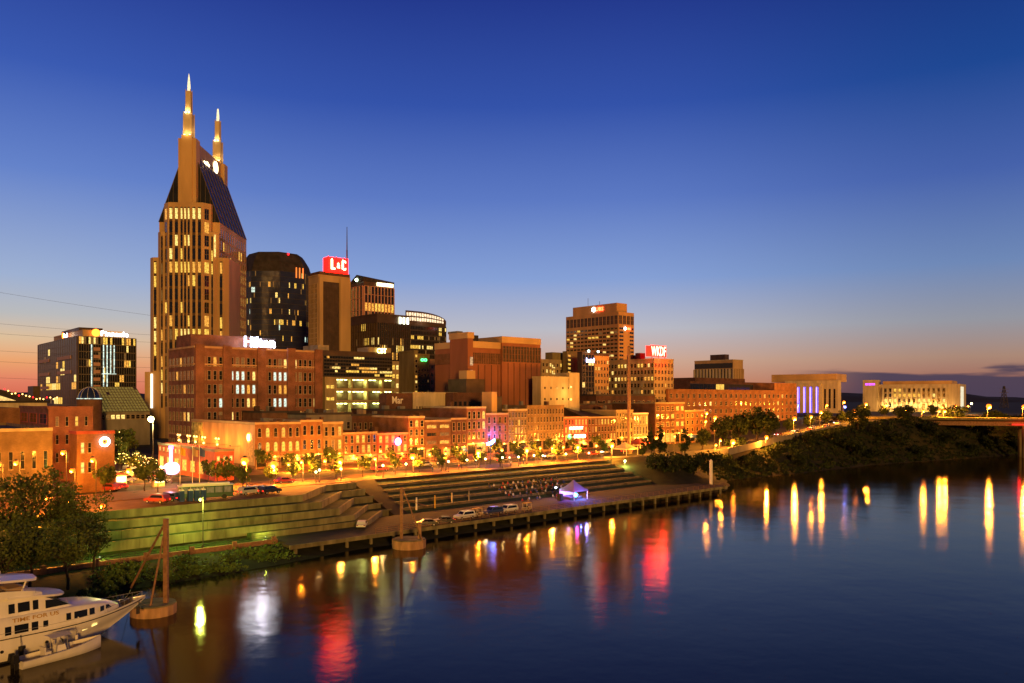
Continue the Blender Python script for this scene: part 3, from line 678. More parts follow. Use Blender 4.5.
for x in (.22,.42,.48,.54,.6):
    mb = MB(); mb.box(x*B.a, x*B.a+.45, -.4, -.02, h*(.45 if x < .5 else .62), h*.92); B.part(mb, 'light_strip', E_['cool'], 'R', 0, 0, .2)
mb = MB(); [mb.box(.4*B.a, .64*B.a, -.4, -.02, h*z, h*z+.45) for z in (.3,.46,.62)]; B.part(mb, 'light_band', E_['cool'], 'R', 0, 0, .2)
B.box('penthouse', 'tan', 3, B.a*.8, 2, B.b*.7, h-.7, h+3.8); B.box('plant_screen', 'bronze', B.a*.1, B.a*.5, B.b*.1, B.b*.5, h+3.85, h+5.6); B.done(); PEN = B
def orb(r): disc(.001, 1.7, -.1, .1, cx=-2.2 if r.get('q') else -8.4, cz=1.3).build('emblem', E_['orange'], r)
def orb2(r): disc(.001, 1.6, -.1, .1, cx=-7.2, cz=1.3).build('emblem', E_['orange'], r)
sign('roof sign with orange emblem and white letters on the wide side of the glass office', 'Pinnacle', B, 'R', B.a*.62, h+.7, 14, 2.7, 'white', out=.3, extra=lambda r: disc(.001,2.1,-.1,.1,cx=-9.6,cz=1.5).build('emblem', E_['orange'], r))
sign('lit roof sign with orange emblem on the shaded end of the brown glass office', 'Pinnacle', B, 'L', B.b*.75, h+.7, 9, 2.4, 'white', out=.3, extra=lambda r: disc(.001,1.7,-.1,.1,cx=-6.6,cz=1.3).build('emblem', E_['orange'], r))
B = Bld('brown_building', 'small brown block beside the brown glass office', 'building', 29, 33, 40, 386, 440, 'bronze', b=14); B.done()
# conservatory: sloped green glass roof and little glass dome
B = Bld('conservatory', 'sloped green glass roof lit from inside beside the tall spired tower', 'building', None, 100, 150, 412, 330, 'grey', b=26); a = B.a; hh = B.h
mb = MB(); n, m_ = 16, 9; p0, p1 = Vector((0,-.5,hh)), Vector((0,20,zat(387,350)-GZ)); mt = [M['glassg'], emit('roof_glow', (.9,.6,.1), .2, .35)]
for i in range(n):
    for j in range(m_):
        q = [(a*i/n, p0.y+(p1.y-p0.y)*j/m_, p0.z+(p1.z-p0.z)*j/m_), (a*(i+1)/n, p0.y+(p1.y-p0.y)*j/m_, p0.z+(p1.z-p0.z)*j/m_), (a*(i+1)/n, p0.y+(p1.y-p0.y)*(j+1)/m_, p0.z+(p1.z-p0.z)*(j+1)/m_), (a*i/n, p0.y+(p1.y-p0.y)*(j+1)/m_, p0.z+(p1.z-p0.z)*(j+1)/m_)]
        mb.quad(*q, 1 if rnd.random() < .97 else 0)
mb.build('glass_roof', mt, B.root)
mb = MB()
for i in range(n+1): mb.tube((a*i/n, p0.y, p0.z+.1), (a*i/n, p1.y, p1.z+.1), .14, n=4)
for j in range(m_+1): q = p0.lerp(p1, j/m_); mb.tube((0,q.y,q.z+.1), (a,q.y,q.z+.1), .1, n=4)
mb.build('glazing_bars', M['mull'], B.root); B.grid('R', 10, 1, t=(.75,.95), wf=.7, hf=.6, lit=.4, lits=('pale',)); B.done()
D = 320; r = thing('glass_dome', 'small glass dome lit along its edge on a drum in front of the glass office', 'dome', (at(89.5, D), D, GZ))
mb = MB(); mb.tube((0,0,0), (0,0,zat(399,D)-GZ), 4.6, n=20); mb.build('drum', M['brown_brick'], r); zz = zat(399, D)-GZ
mb = MB(); mb.lathe((0,0,zz+.1), [(4.2*cos(t_), 4.6*sin(t_)) for t_ in [pi/2*i/6 for i in range(6)]]+[(.05,4.6)], 20); mb.build('dome_glass', M['glassb'], r)
mb = MB()
for i in range(10):
    A_ = 2*pi*i/10; mb.path([(4.27*cos(t_)*cos(A_), 4.27*cos(t_)*sin(A_), zz+.1+4.66*sin(t_)) for t_ in [pi/2*k_/6 for k_ in range(7)]], .07, 4)
mb.build('rib', M['white'], r); mb = MB(); mb.lathe((0,0,zz), [(4.35,0),(4.6,0),(4.6,.3),(4.35,.3)], 20); mb.build('light_ring', E_['cool'], r)

# tall twin-spired tower
D = 400; r = thing('spired_tower', 'tallest tower, tan stone and dark glass, with two lit spires', 'skyscraper', (at(189.3, D), D, GZ), radians(2))
class Fake(Bld):
    def __init__(s, root, h, a=1, b=1): s.root = root; s.h = h; s.wins = []; s.a = a; s.b = b; s.th = root.rotation_euler.z
T = Fake(r, 90)
bz = lambda py: zat(py, D)-GZ
def chamf(w, y0, c, y1): return [(-w, y1), (-w, y0+c), (-w+c, y0), (w-c, y0), (w, y0+c), (w, y1)]
EAVE, RIDGE = bz(222), bz(140)
mb = MB(); mb.box(-15, 15, .4, 45, 0, EAVE); mb.build('wall', M['tan'], r)
mb = MB(); mb.prism(chamf(19.5,-1.5,2.2,18), 0, bz(258)); mb.build('lower_bay', M['tan'], r)
mb = MB(); mb.prism(chamf(15,-3,2,8), 0, bz(233)); mb.build('middle_bay', M['tan'], r)
mb = MB(); mb.prism(chamf(11.5,-5.5,3.2,8), 0, bz(205)); mb.build('central_bay', M['tan'], r)
mb = MB(); mb.box(-21, 21, -2.2, 20, 0, bz(372)); mb.build('podium', M['tan'], r)
# gable roof of dark glass
mb = MB(); rw = 3.2
G0 = [(-15,0,EAVE),(15,0,EAVE),(rw,0,RIDGE-8),(-rw,0,RIDGE-8)]; G1 = [(x, 45, z) for x, y, z in G0]
mb.add(G0+G1, [(0,1,2,3),(7,6,5,4),(1,5,6,2),(0,3,7,4),(3,2,6,7)]); mb.build('gable_glass', M['gable'], r)
mb = MB()
for s_ in (-1, 1):
    for i in range(9): y = 45*i/8; mb.tube((s_*15.1,y,EAVE), (s_*(rw+.1),y,RIDGE-8), .16, n=4)
    for j in range(8): f_ = j/8; mb.tube((s_*(15.1-11.8*f_),0,EAVE+(RIDGE-8-EAVE)*f_), (s_*(15.1-11.8*f_),45,EAVE+(RIDGE-8-EAVE)*f_), .12, n=4)
    for i in range(1,5): f_ = i/5; mb.tube((s_*15*(1-f_)+s_*rw*f_,-.05,EAVE+(RIDGE-8-EAVE)*f_), (s_*15*(1-f_)+s_*rw*f_,-.05,EAVE), .1, n=4)
mb.build('mullion', M['mull'], r)
mb = MB(); mb.box(-2.4, 2.4, 2, 43, RIDGE-9, RIDGE); mb.build('ridge_wall', mat('ridge_stone', (.34,.24,.2), .7, streak=1), r)
for y0 in (-3.5, 40):
    mb = MB(); mb.box(-4.4, 4.4, y0+.6, y0+6, 80, bz(140)); mb.box(-2.6, 2.6, y0, y0+.6, 80, bz(137)); mb.build('shaft', M['tan'], r)
    z_ = bz(138); zt_ = zat(71, D+y0)-GZ if y0 < 0 else zat(113, D+y0+3)-GZ
    mb = MB()
    for (w_, za, zb) in ((2.0, 0, 11.5), (1.15, 11.5, 23)):
        mb.box(-w_, w_, y0+3-w_, y0+3+w_, z_+za, z_+zb)
        for sx in (-1,1):
            for sy in (-1,1): mb.tube((sx*w_, y0+3+sy*w_, z_+za), (sx*w_, y0+3+sy*w_, z_+zb+.8), .28, .2, n=5)
    s_ = mb.build('spire', M['cream'], r)
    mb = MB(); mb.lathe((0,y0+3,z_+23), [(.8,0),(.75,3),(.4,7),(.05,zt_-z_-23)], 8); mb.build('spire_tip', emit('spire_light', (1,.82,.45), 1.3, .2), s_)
    mb = MB(); [mb.box(sx*q_-.3, sx*q_+.3, y0+.4, y0+.9, z_+q, z_+q+.5) for q, q_ in ((.4,1.3), (11.6,.8)) for sx in (-1, 1)]; mb.build('floodlight', E_['whitewarm'], s_)
    for q in (1.5, 13): plamp(s_, (0, y0-.8 if q < 10 else y0+.6, z_+q), 700, (1,.62,.2), .3)
    plamp(s_, (5.0, y0+3, z_+3), 400, (1,.62,.2), .3)
# windows of the bays
def bayface(x0, x1, y, zt, zb, cols, side=None):
    f = (x0, y, 0, x1-x0); T.h = zt
    rows = int((zt-zb)/6.4)
    st_ = MB(); cw_ = (x1-x0)/cols
    for c_ in range(cols): st_.box(x0+cw_*(c_+.5)-cw_*.28, x0+cw_*(c_+.5)+cw_*.28, y-.02, y-.004, zb, zt*.985)
    st_.build('dark_strip', M['bronze'], T.root)
    rl = {}
    for q in (262, 328, 332, 357, 389, 209.5, 213):
        k_ = int((bz(q)-zb)/((zt-zb)/rows))
        if 0 <= k_ < rows: rl[k_] = .85
    T.grid(f, cols, rows, t=(zb/zt, .985), wf=.5, hf=.8, lit=.16, rowlit=rl, frame='bronze', lits=('yel','pale','warm'), sill=False)
bayface(-8.3, -2.9, -5.5, bz(206), bz(408), 2); bayface(2.9, 8.3, -5.5, bz(206), bz(408), 2); bayface(-2.6, 2.6, -5.5, bz(206), bz(408), 3)
for f_ in ((8.3,-5.5,pi/4,4.5), (-11.5,-2.3,-pi/4,4.5)):
    T.h = bz(206); T.grid(f_, 1, int((bz(206)-bz(408))/6.4), t=(bz(408)/bz(206), .985), wf=.5, hf=.8, lit=.15, frame='tan', lits=('yel','warm'), sill=False)
bayface(-13, -11.6, -3, bz(234), bz(408), 1); bayface(11.6, 13, -3, bz(234), bz(408), 1)
bayface(-17.3, -15.1, -1.5, bz(259), bz(371), 1); bayface(15.1, 17.3, -1.5, bz(259), bz(371), 1)
T.h = EAVE; T.grid((15, .6, pi/2, 44), 12, 16, t=(.08,.98), wf=.4, hf=.74, lit=.14, frame='tan', lits=('yel','dim'), sill=False, rowlit={21:.6})
T.done()
mb = MB(); [mb.box(x-.45, x+.45, -2.75, -2.25, bz(408), bz(374)) for x in (-17.5,-12.5,16)]; mb.build('light_column', emit('column_light', (1,.88,.7), 2.2), r)
mb = MB(); mb.box(13.4, 14.1, -3.6, -3.02, bz(258), bz(236)); mb.build('edge_light', E_['pale'], r)
T.h = EAVE
p = r.matrix_basis @ Vector((2.9, 24, RIDGE-6)); s_ = thing('tower_sign', 'lit white oval emblem and letters on the ridge wall of the tallest tower', 'sign', p, radians(92))
disc(.001, 3.2, -.15, .15, cx=7, cz=1.2).build('emblem', E_['whitewarm'], s_); link('letters', text_mesh('at&t', 9, 3, E_['whitewarm']), s_, (-7,0,-2.5))
mb = MB(); mb.box(-11.5,10,.2,.38,-.3,.3); mb.build('support', M['dtrim'], s_)

# domed dark glass tower
D = 480; r = thing('domed_tower', 'dark glass octagonal tower with a tapering dark crown', 'skyscraper', (at(276, D), D, GZ), radians(0)); bz = lambda py: zat(py, D)-GZ
R_ = 21.6; oct_ = lambda R: [(R*cos(radians(22.5+45*i)), R*sin(radians(22.5+45*i))) for i in range(8)]
O = Fake(r, bz(276)); mb = MB(); mb.prism(oct_(R_-.3), 0, O.h); mb.build('wall', M['bronze'], r)
P8 = oct_(R_)
for i in range(8):
    A_, C_ = Vector(P8[i]), Vector(P8[(i+1) % 8]); d = C_-A_; nrm_ = Vector((d.y, -d.x)).normalized(); wn_m = Vector((cos(r.rotation_euler.z)*nrm_.x-sin(r.rotation_euler.z)*nrm_.y, sin(r.rotation_euler.z)*nrm_.x+cos(r.rotation_euler.z)*nrm_.y))
    if wn_m.y > .35: continue
    curtain(O, (A_.x, A_.y, math.atan2(d.y, d.x), d.length), 24, 30, lit=.02, rowlit={27:.14,24:.05,22:.06,20:.14,17:.05,14:.06,12:.1,10:.06,8:.12,6:.25}, glass='glassb', vb=.08, hb=.2, run=2, lits=('warm','yel','pale','cool'), mull='dtrim')
mb = MB(); zc = O.h; secs = [(R_-.2, 0), (R_-2.2, 6), (R_-4.8, bz(259)-zc), (R_-6.2, bz(256)-zc)]
for (ra, za), (rb, zb) in zip(secs, secs[1:]): mb.prism(oct_(ra), zc+za, zc+zb, top=oct_(rb))
mb.build('crown', M['roof'], r)
mb = MB(); q = [Vector((P8[k_][0], P8[k_][1], 0)) for k_ in (6, 7)]
for i in range(3): c_ = q[0].lerp(q[1], .6+.13*i); mb.box(c_.x+.2, c_.x+.75, c_.y-.5, c_.y+.2, bz(281), bz(271))
mb.build('crown_light', emit('crown_glow', (1,.2,.03), 1.6), r)
r2 = thing('roof_beacon', 'red aircraft warning light on the edge of the dark domed crown', 'light', r.matrix_basis @ Vector((10.5,-11.2,bz(259)))); mb = MB(); mb.tube((0,0,-1),(0,0,.6),.12); mb.build('stem', M['dtrim'], r2); mb = MB(); mb.ball((0,0,.9),.6,nu=8,nv=5); mb.build('lamp', E_['red'], r2)

# red crowned slab tower
B = Bld('slab_tower', 'tan slab tower with a dark window recess under a red roof sign', 'skyscraper', 308.5, 318.5, 350, 274.5, 376, 'tan', trim='tan'); h = B.h; a = B.a
B.box('corner_pier', 'tan', .1, a*.12, -.8, -.01, 0, h-1); B.box('corner_pier', 'tan', a*.66, a-.1, -.8, -.01, 0, h-1); B.box('dark_infill', 'bronze', a*.14, a*.64, -.3, -.02, 0, h-3)
curtain(B, 'R', 10, 30, u=(.15,.63), t=(.05,.93), lit=.012, glass='glass', mull='bronze', vb=.18, hb=.15, run=0, out=.4)
curtain(B, 'L', 6, 30, u=(.1,.9), t=(.05,.95), lit=.006, glass='glass', mull='tan', vb=.5, hb=.3, run=0)
B.box('roof_band', 'dark_brick', a*.02, a*.98, -.5, B.b*.9, h+.16, h+1.6); SLAB = B; B.done()
p, an = B.world('R', a*.66, h+1.65, -1.0); r = thing('roof_sign', 'red lit box sign with white gothic letters on the tan slab tower', 'sign', p, an)
sw = a*.64; sh = 7.6
mb = MB(); mb.box(-sw/2, sw/2, .1, 5, 0, sh); mb.build('panel', E_['redp'], r)
for i, (ch_, x, w_, h_, z_) in enumerate((('L',-sw*.27,sw*.2,4.8,1.8), ('&',0,sw*.14,2.6,2.6), ('C',sw*.27,sw*.2,4.8,1.8))):
    link('letter', text_mesh(ch_, w_, h_, E_['whitewarm'], .3), r, (x,-.08,z_))
    if ch_ != '&':
        mb = MB(); mb.box(-w_*.5,-w_*.1,-.2,.0,.5,4.4); mb.add([(-w_*.5,-.22,4.3),(-w_*.1,-.22,4.3),(-w_*.3,-.22,5.3)],[(0,1,2)]); mb.build('letter_stroke', E_['whitewarm'], r, ).location = (x,-.1,z_)
mb = MB(); [mb.ball((x, 2, sh+.35), .35, nu=8, nv=4) for x in (-sw*.4, 0, sw*.4)]; mb.build('beacon', E_['red'], r)
p, an = B.world('R', a*.97, h, -2); r = thing('roof_mast', 'slim radio mast rising behind the red roof sign', 'mast', p); zt_ = zat(224, 382)-GZ-h
mb = MB(); mb.tube((0,0,0), (0,0,zt_*.55), .45, .35, 6); mb.tube((0,0,zt_*.55), (0,0,zt_), .28, .14, 6); mb.build('pole', M['pole'], r); mb = MB(); mb.box(-.7,.7,-.7,.7,0,.5); mb.build('base', M['dtrim'], r)

# pink framed gabled tower behind
B = Bld('gabled_tower', 'tower with pinkish window frames and a dark sloped roof with a lit strip', 'skyscraper', 349.5, 363.5, 394, 281, 440, 'bronze'); h = B.h
curtain(B, 'R', 9, 16, u=(.02,.99), t=(.1,.97), lit=.06, rowlit={13:.9,15:.2,14:.08}, vb=.5, hb=.25, mull='mullp', run=2, lits=('yel','pale','warm'), out=.5)
curtain(B, 'L', 4, 11, u=(.05,.97), t=(.1,.97), lit=.08, vb=.9, hb=.3, mull='mullp', run=1, out=.5)
mb = MB(); mb.add([(-.3,-.3,h),(B.a*.45,-.3,h),(B.a,-.3,h),(-.3,B.b,h),(B.a,B.b,h),(-.3,B.b*.45,h+4.2),(-.3,-.3,h+2.4),(B.a*.5,-.3,h+1.8),(B.a,-.3,h+1),(B.a,B.b,h+1.5)], [(0,1,7,6),(1,2,8,7),(0,6,5,3),(6,7,8,9,5),(2,4,9,8),(3,5,9,4)]); mb.build('roof', M['roof'], B.root)
mb = MB(); mb.box(B.a*.42, B.a*.95, -.7, -.35, h-1.9, h-.1); B.part(mb, 'light_band', E_['whitewarm'], 'R')
r = thing('roof_floodlight', 'greenish white floodlight at the roof corner of the gabled tower', 'light', B.world('L', B.b*.6, h+1.2, .8)[0]); mb = MB(); mb.ball((0,0,0), .9, nu=10, nv=6); mb.build('lamp', emit('flood_green', (.75,1,.6), 10), r); mb = MB(); mb.box(-.2,.2,-.2,1.2,-1.4,-.9); mb.build('bracket', M['dtrim'], r)
B.done()
# dark bronze mid tower
B = Bld('bronze_office', 'dark bronze gridded office with a white corner sign, in front of the gabled tower', 'office building', 350, 377, 409.5, 313.5, 385, 'bronze', trim='bronze'); h = B.h
curtain(B, 'L', 16, 15, t=(.05,.93), lit=.03, rowlit={8:.6,9:.2,12:.08}, vb=.3, hb=.12, mull='bronze', out=.5, run=2, lits=('yel','pale'))
curtain(B, 'R', 16, 15, t=(.05,.93), lit=.09, rowlit={12:.12,13:.02,14:0,11:.2,10:.3,9:.3,8:.25}, vb=.3, hb=.12, mull='bronze', out=.5, run=1, lits=('yel','pale','warm')); B.done()
sign('white lit corner sign on the dark bronze gridded office', 'III', B, 'R', B.a*.8, h-4.2, 5.6, 3.2, emit('sign_cream', (.95,1,.72), 7), out=.7)
# office with curved lit crown
B = Bld('crowned_office', 'dark office tower with a curved white lit lattice crown', 'office building', 400, 406, 446, 321.5, 470, 'bronze'); h = B.h
curtain(B, 'R', 26, 20, t=(.1,.97), lit=.02, rowlit={17:.1,15:.6,13:.1,11:.35,9:.2}, vb=.1, hb=.8, mull='dtrim', lits=('pale','yel'), run=3, out=.3); B.done()
mb = MB(); n = 16; top = lambda q: h+1.2+5.4*math.sqrt(max(0, 1-((q-.25)/.76)**2)) if q > .25 else h+6.6
for i in range(n):
    q0, q1 = i/n, (i+1)/n
    mb.add([(B.a*q0,-.2,h-.02),(B.a*q1,-.2,h-.02),(B.a*q1,-.2,top(q1)),(B.a*q0,-.2,top(q0)),(B.a*q0,.6,h-.02),(B.a*q1,.6,h-.02),(B.a*q1,.6,top(q1)),(B.a*q0,.6,top(q0))], [(0,1,2,3),(3,2,6,7),(5,4,7,6)])
mb.build('crown', M['bronze'], B.root)
m2 = MB()
for i in range(n-1):
    q0, q1 = i/n+.008, (i+1)/n-.008
    for t0, t1 in ((.12,.42),(.54,.84)): m2.quad((B.a*q0,-.26,h+(top(q0)-h)*t0), (B.a*q1,-.26,h+(top(q1)-h)*t0), (B.a*q1,-.26,h+(top(q1)-h)*t1), (B.a*q0,-.26,h+(top(q0)-h)*t1))
m2.build('light_band', emit('crown_light', (1,.72,.45), 1.5, .5), B.root)
plamp(B.root, (B.a*.4,-3,h+1), 500, (1,.7,.45), .4)

# low dark office above the lit garage
B = Bld('garage_office', 'long dark glass office over a brightly lit open parking garage', 'office building', None, 321.5, 392, 350, 300, 'bronze', b=34); h = B.h; a = B.a
g0, g1 = .02, (zat(379,300)-GZ)/h
curtain(B, 'R', 26, 6, u=(.03,1), t=(g1+.03,.95), lit=.03, rowlit={2:.25,1:.4,0:.12}, vb=.06, hb=.5, mull='dtrim', run=4, lits=('yel','pale','warm'))
B.box('penthouse', 'beige', a*.02, a*.17, 4, 16, h-.65, h+2.2); B.box('sign_block', 'beige', a*.66, a-.2, .4, 9, h-.65, h+2.0)
mb = MB(); lv = 6; zz = [h*g1*i/lv for i in range(lv+1)]
for i in range(lv): mb.box(a*.14, a, -2.6, -.05, zz[i]+.02, zz[i]+1.15)
for x in (.14,.36,.58,.8,.985): mb.box(a*x, a*x+.6, -2.55, -.06, 0, zz[-1])
mb.box(0, a*.135, -2.7, -.05, 0, zz[-1]); mb.box(0, a, -2.75, -.04, zz[-1], zz[-1]+.8); mb.build('garage_deck', M['beige'], B.root)
mb = MB()
for i in range(lv):
    for c in range(14):
        if rnd.random() < .72: x = a*(.16+.058*c); mb.box(x, x+a*.035, -1.9, -1.6, zz[i+1]-.34, zz[i+1]-.1)
mb.build('garage_light', E_['fluor'], B.root)
mb = MB()
for i in range(lv):
    mb.box(a*.02, a*.06, -2.78, -2.71, zz[i]+1.0, zz[i]+2.2); mb.box(a*.075, a*.12, -2.78, -2.71, zz[i]+1.0, zz[i]+2.2)
mb.build('stair_window', E_['yel'], B.root)
for i in range(lv):
    for x in (.25,.55,.8): plamp(B.root, (a*x, -1.2, zz[i+1]-.9), 520, (.85,1,.28), .5, 'garage_lamp')
B.done()
sign('yellow lit letters on the beige roof block over the parking garage', 'CBT', B, 'R', a*.84, h-.3, 4.4, 2.0, emit('sign_yellow', (1,.95,.3), 8), out=.35)
B = Bld('lit_stack', 'narrow block of small bright windows at the end of the parking garage', 'building', None, 391.6, 399, 361, 352, 'beige', b=10); B.grid('R', 2, 7, t=(.2,.98), wf=.62, hf=.5, lit=.9, lits=('yel','pale')); B.done()
# olive slab, green signed block
B = Bld('olive_building', 'blank olive concrete slab with a narrow strip of lit windows', 'building', 399, 414.3, 418, 350.5, 360, 'olive', trim='olive'); B.grid('R', 1, 11, t=(.35,.97), wf=.5, hf=.5, lit=.5); B.done()
B = Bld('olive_building', 'olive grey block below a small green lit sign', 'building', None, 417.6, 429.5, 354, 366, 'olive', b=16, trim='olive'); B.grid('R', 4, 8, t=(.35,.85), wf=.4, hf=.45, lit=.15, lits=('dim','yel')); B.done()
sign('small green lit sign on the olive grey block', 'oo', B, 'R', B.a*.5, B.h-3.3, 3.4, 1.4, 'green', out=.3)
B = Bld('peach_building', 'narrow peach lit block left of the telephone exchange', 'building', None, 429.8, 438, 359, 372, 'peach', b=14); B.grid('R', 2, 7, t=(.3,.95), wf=.3, hf=.4, lit=.05); B.done()

# brown telephone exchange
def vent(B, f, u0, u1, t0, t1, n):
    mb = MB(); L_ = B.face(f)[3]; mb.box(u0*L_, u1*L_, -.06, -.01, t0*B.h, t1*B.h, 1)
    for i in range(n+1): x = (u0+(u1-u0)*i/n)*L_; mb.box(x-.25, x+.25, -.3, -.062, t0*B.h, t1*B.h, 0)
    for k_ in range(3): z = (t0+(t1-t0)*(k_+.5)/3)*B.h; mb.box(u0*L_, u1*L_, -.2, -.063, z-.1, z+.1, 0)
    B.part(mb, 'louvre', [M['brown_brick'], M['dtrim']], f)
def caps(B, y):
    mb = MB(); mb.box(-.35, B.a+.03, -.35, B.b, B.h-2.6, B.h+.4) if False else None
    for f in ('R','L'):
        mb = MB(); L_ = B.face(f)[3]; mb.box(-.3 if f == 'R' else 0, L_-.002 if f == 'R' else L_-.002, -.3, -.004, B.h-y, B.h+.3); B.part(mb, 'cap', M['tan'], f)
M['tel'] = mat('red_brown_brick', (.26,.1,.055), .85, var=.18, streak=1, scale=.15)
B = Bld('telephone_exchange', 'windowless red brown block with a raised corner and tan cap, left of two', 'building', 435, 468, 501, 341.5, 307, 'tel', group='windowless red brown blocks'); h = B.h
caps(B, 2.2); vent(B, 'L', .02, .5, .8, .9, 14); vent(B, 'R', .12, .98, .8, .9, 16)
B.box('corner_tower', 'tel', -.6, B.a*.12, -.6, B.b*.5, 0, h+1.2); B.box('tower_cap', 'tan', -.9, B.a*.12+.3, -.9, B.b*.5+.3, h+1.2, h+3.6); B.box('roof_unit', 'dtrim', B.a*.35, B.a*.6, 6, 14, h-.6, h+3.2); B.box('roof_unit', 'grey', B.a*.05, B.a*.22, 8, 14, h+3.65, h+4.6)
mb = MB(); [mb.box(B.a*.03, B.a*.1, -1.0, -.62, h*z, h*z+3.2) for z in (.78,.66,.54)]; mb.build('stair_window', emit('stair_glow', (1,.6,.3), .5, .5), B.root)
mb = MB(); [mb.box(B.a*x-.12, B.a*x+.12, -.2, -.01, 0, h*.79) for x in (.3,.5,.7,.9)]; mb.build('wall_joint', M['dark_brick'], B.root); B.done()
B = Bld('telephone_exchange', 'windowless red brown block with one sloping tan cap, right of two', 'building', 500.5, 502, 540.5, 337, 317, 'tel', group='windowless red brown blocks', b=30); h = B.h; caps(B, 2.2); vent(B, 'R', .01, .99, .78, .92, 13)
mb = MB(); [mb.box(B.a*x-.12, B.a*x+.12, -.2, -.01, 0, h*.77) for x in (.15,.3,.45,.6,.75,.9)]; mb.build('wall_joint', M['dark_brick'], B.root); B.done()
# yellow building
B = Bld('yellow_building', 'pale yellow lit building with three rows of tiny windows', 'building', None, 541, 579, 376.5, 318, 'cream', b=5, trim='cream'); B.grid('R', 6, 3, u=(.02,.95), t=(.45,.92), wf=.16, hf=.18, lit=.12, frame='dtrim', lits=('pale',), sill=False); B.box('raised_end', 'cream', B.a*.72, B.a-.05, -.3, 8, 0, B.h+1.9)
mb = MB(); [mb.ball((B.a*.74,-.9,B.h*z), .3, nu=8, nv=5) for z in (.5,.68,.86)]; mb.build('wall_lamp', E_['gold'], B.root); [plamp(B.root, (B.a*.6,-3,B.h*z), 700, (1,.55,.12), .4) for z in (.35,.75)]; B.done()
B = Bld('pale_building', 'pale stone hotel block with a lit stack of windows behind the yellow building', 'building', None, 541.5, 566, 359, 380, 'beige', b=8); B.grid('R', 7, 6, t=(.5,.97), wf=.4, hf=.5, lit=.15); B.grid('R', 1, 6, u=(.4,.56), t=(.5,.95), wf=.8, hf=.55, lit=1, lits=('pale',)); B.box('penthouse', 'olive', B.a*.5, B.a-.2, 1, 6, B.h-.6, B.h+3.6); B.done()
B = Bld('olive_building', 'plain olive block squeezed left of the glass stair tower', 'building', None, 567, 581.5, 351, 385, 'olive', b=3); B.grid('R', 1, 10, u=(0,.3), t=(.5,.97), wf=.6, hf=.5, lit=.6); B.done()
B = Bld('glass_building', 'dark glass stair tower with a column of lit landings and a blue white sign', 'building', None, 582, 594, 351.5, 370, 'bronze', b=3); curtain(B, 'R', 4, 14, t=(.1,.97), lit=.02, vb=.3, hb=.2, lits=('pale','yel')); B.grid('R', 1, 14, u=(.05,.4), t=(.2,.86), wf=.5, hf=.6, lit=1, lits=('yel',), sill=False)
mb = MB(); [mb.ball((B.a*x,-.8,B.h+.3), .55, nu=8, nv=5) for x in (.45, 1.25)]; mb.build('roof_lamp', emit('roof_lamp', (.8,1,.8), 9), B.root); B.done()
sign('small blue white lit sign at the top of the glass stair tower', 'hotel', B, 'R', B.a*.62, B.h-5, 5.2, 2.2, emit('sign_bluewhite', (.45,.5,1), 9), out=.5)
B = Bld('tan_building', 'tan block with scattered warm windows beside the glass stair tower', 'building', None, 594.4, 609, 354.5, 376, 'tan', b=3.5, trim='dtrim'); B.grid('R', 5, 10, t=(.2,.95), wf=.4, hf=.5, lit=.12); B.done()
# block with red roof sign
B = Bld('stone_office', 'cream stone office block with a red lit roof sign', 'office building', 608, 654, 673.5, 358.5, 383, 'beige', trim='beige'); B.grid('L', 14, 8, t=(.3,.96), wf=.56, hf=.55, lit=.16, rowlit={7:.25,5:.4,3:.3}, frame='beige', lits=('yel','warm','pale')); B.grid('R', 6, 8, t=(.3,.96), wf=.4, hf=.5, lit=.04, frame='beige')
B.box('water_tank', 'dark_brick', 2, 6, B.b*.35, B.b*.45, B.h-.6, B.h+3.2); B.box('roof_unit', 'dark_brick', 3, 6, B.b*.55, B.b*.66, B.h-.6, B.h+2.4)
r = sign('red framed rooftop sign with glowing letters on the cream stone office', 'WKDF', B, 'R', B.a*.22, B.h+1.3, 11, 4.6, emit('sign_hot', (1,.32,.2), 7), out=.2, panel=E_['redp'], lift=1.2)
mb = MB(); mb.box(-9.2,-6.2,-.1,.3,-.4,4.6); mb.build('side_panel', E_['redp'], r); plamp(r, (0,-2.5,-1), 6500, (1,.02,.01), .8); B.done()
# orange grid tower
B = Bld('grid_tower', 'broad orange office tower with rows of ribbon windows', 'office building', 566, 618.5, 634, 311.5, 448, 'amber', trim=None); h = B.h
B.grid('L', 14, 17, u=(.01,.99), t=(.34,.88), wf=.78, hf=.48, lit=.1, rowlit={14:.25,9:.25,5:.25,15:.2}, frame='tan', lits=('yel','pale'), sill=False); B.grid('L', 14, 1, u=(.01,.99), t=(.885,.985), wf=.8, hf=.7, lit=0, frame='tan', sill=False, dark='bronze')
B.grid('R', 1, 17, u=(.02,.34), t=(.34,.88), wf=.8, hf=.48, lit=.02, frame='tan', sill=False); B.grid('R', 1, 17, u=(.68,.99), t=(.34,.88), wf=.8, hf=.48, lit=.02, frame='tan', sill=False); B.grid('R', 4, 1, t=(.885,.985), wf=.8, hf=.7, lit=0, frame='tan', sill=False, dark='bronze')
B.box('penthouse', 'amber', .8, B.a*.72, 2, B.b*.88, h-.65, h+5.2); B.done()
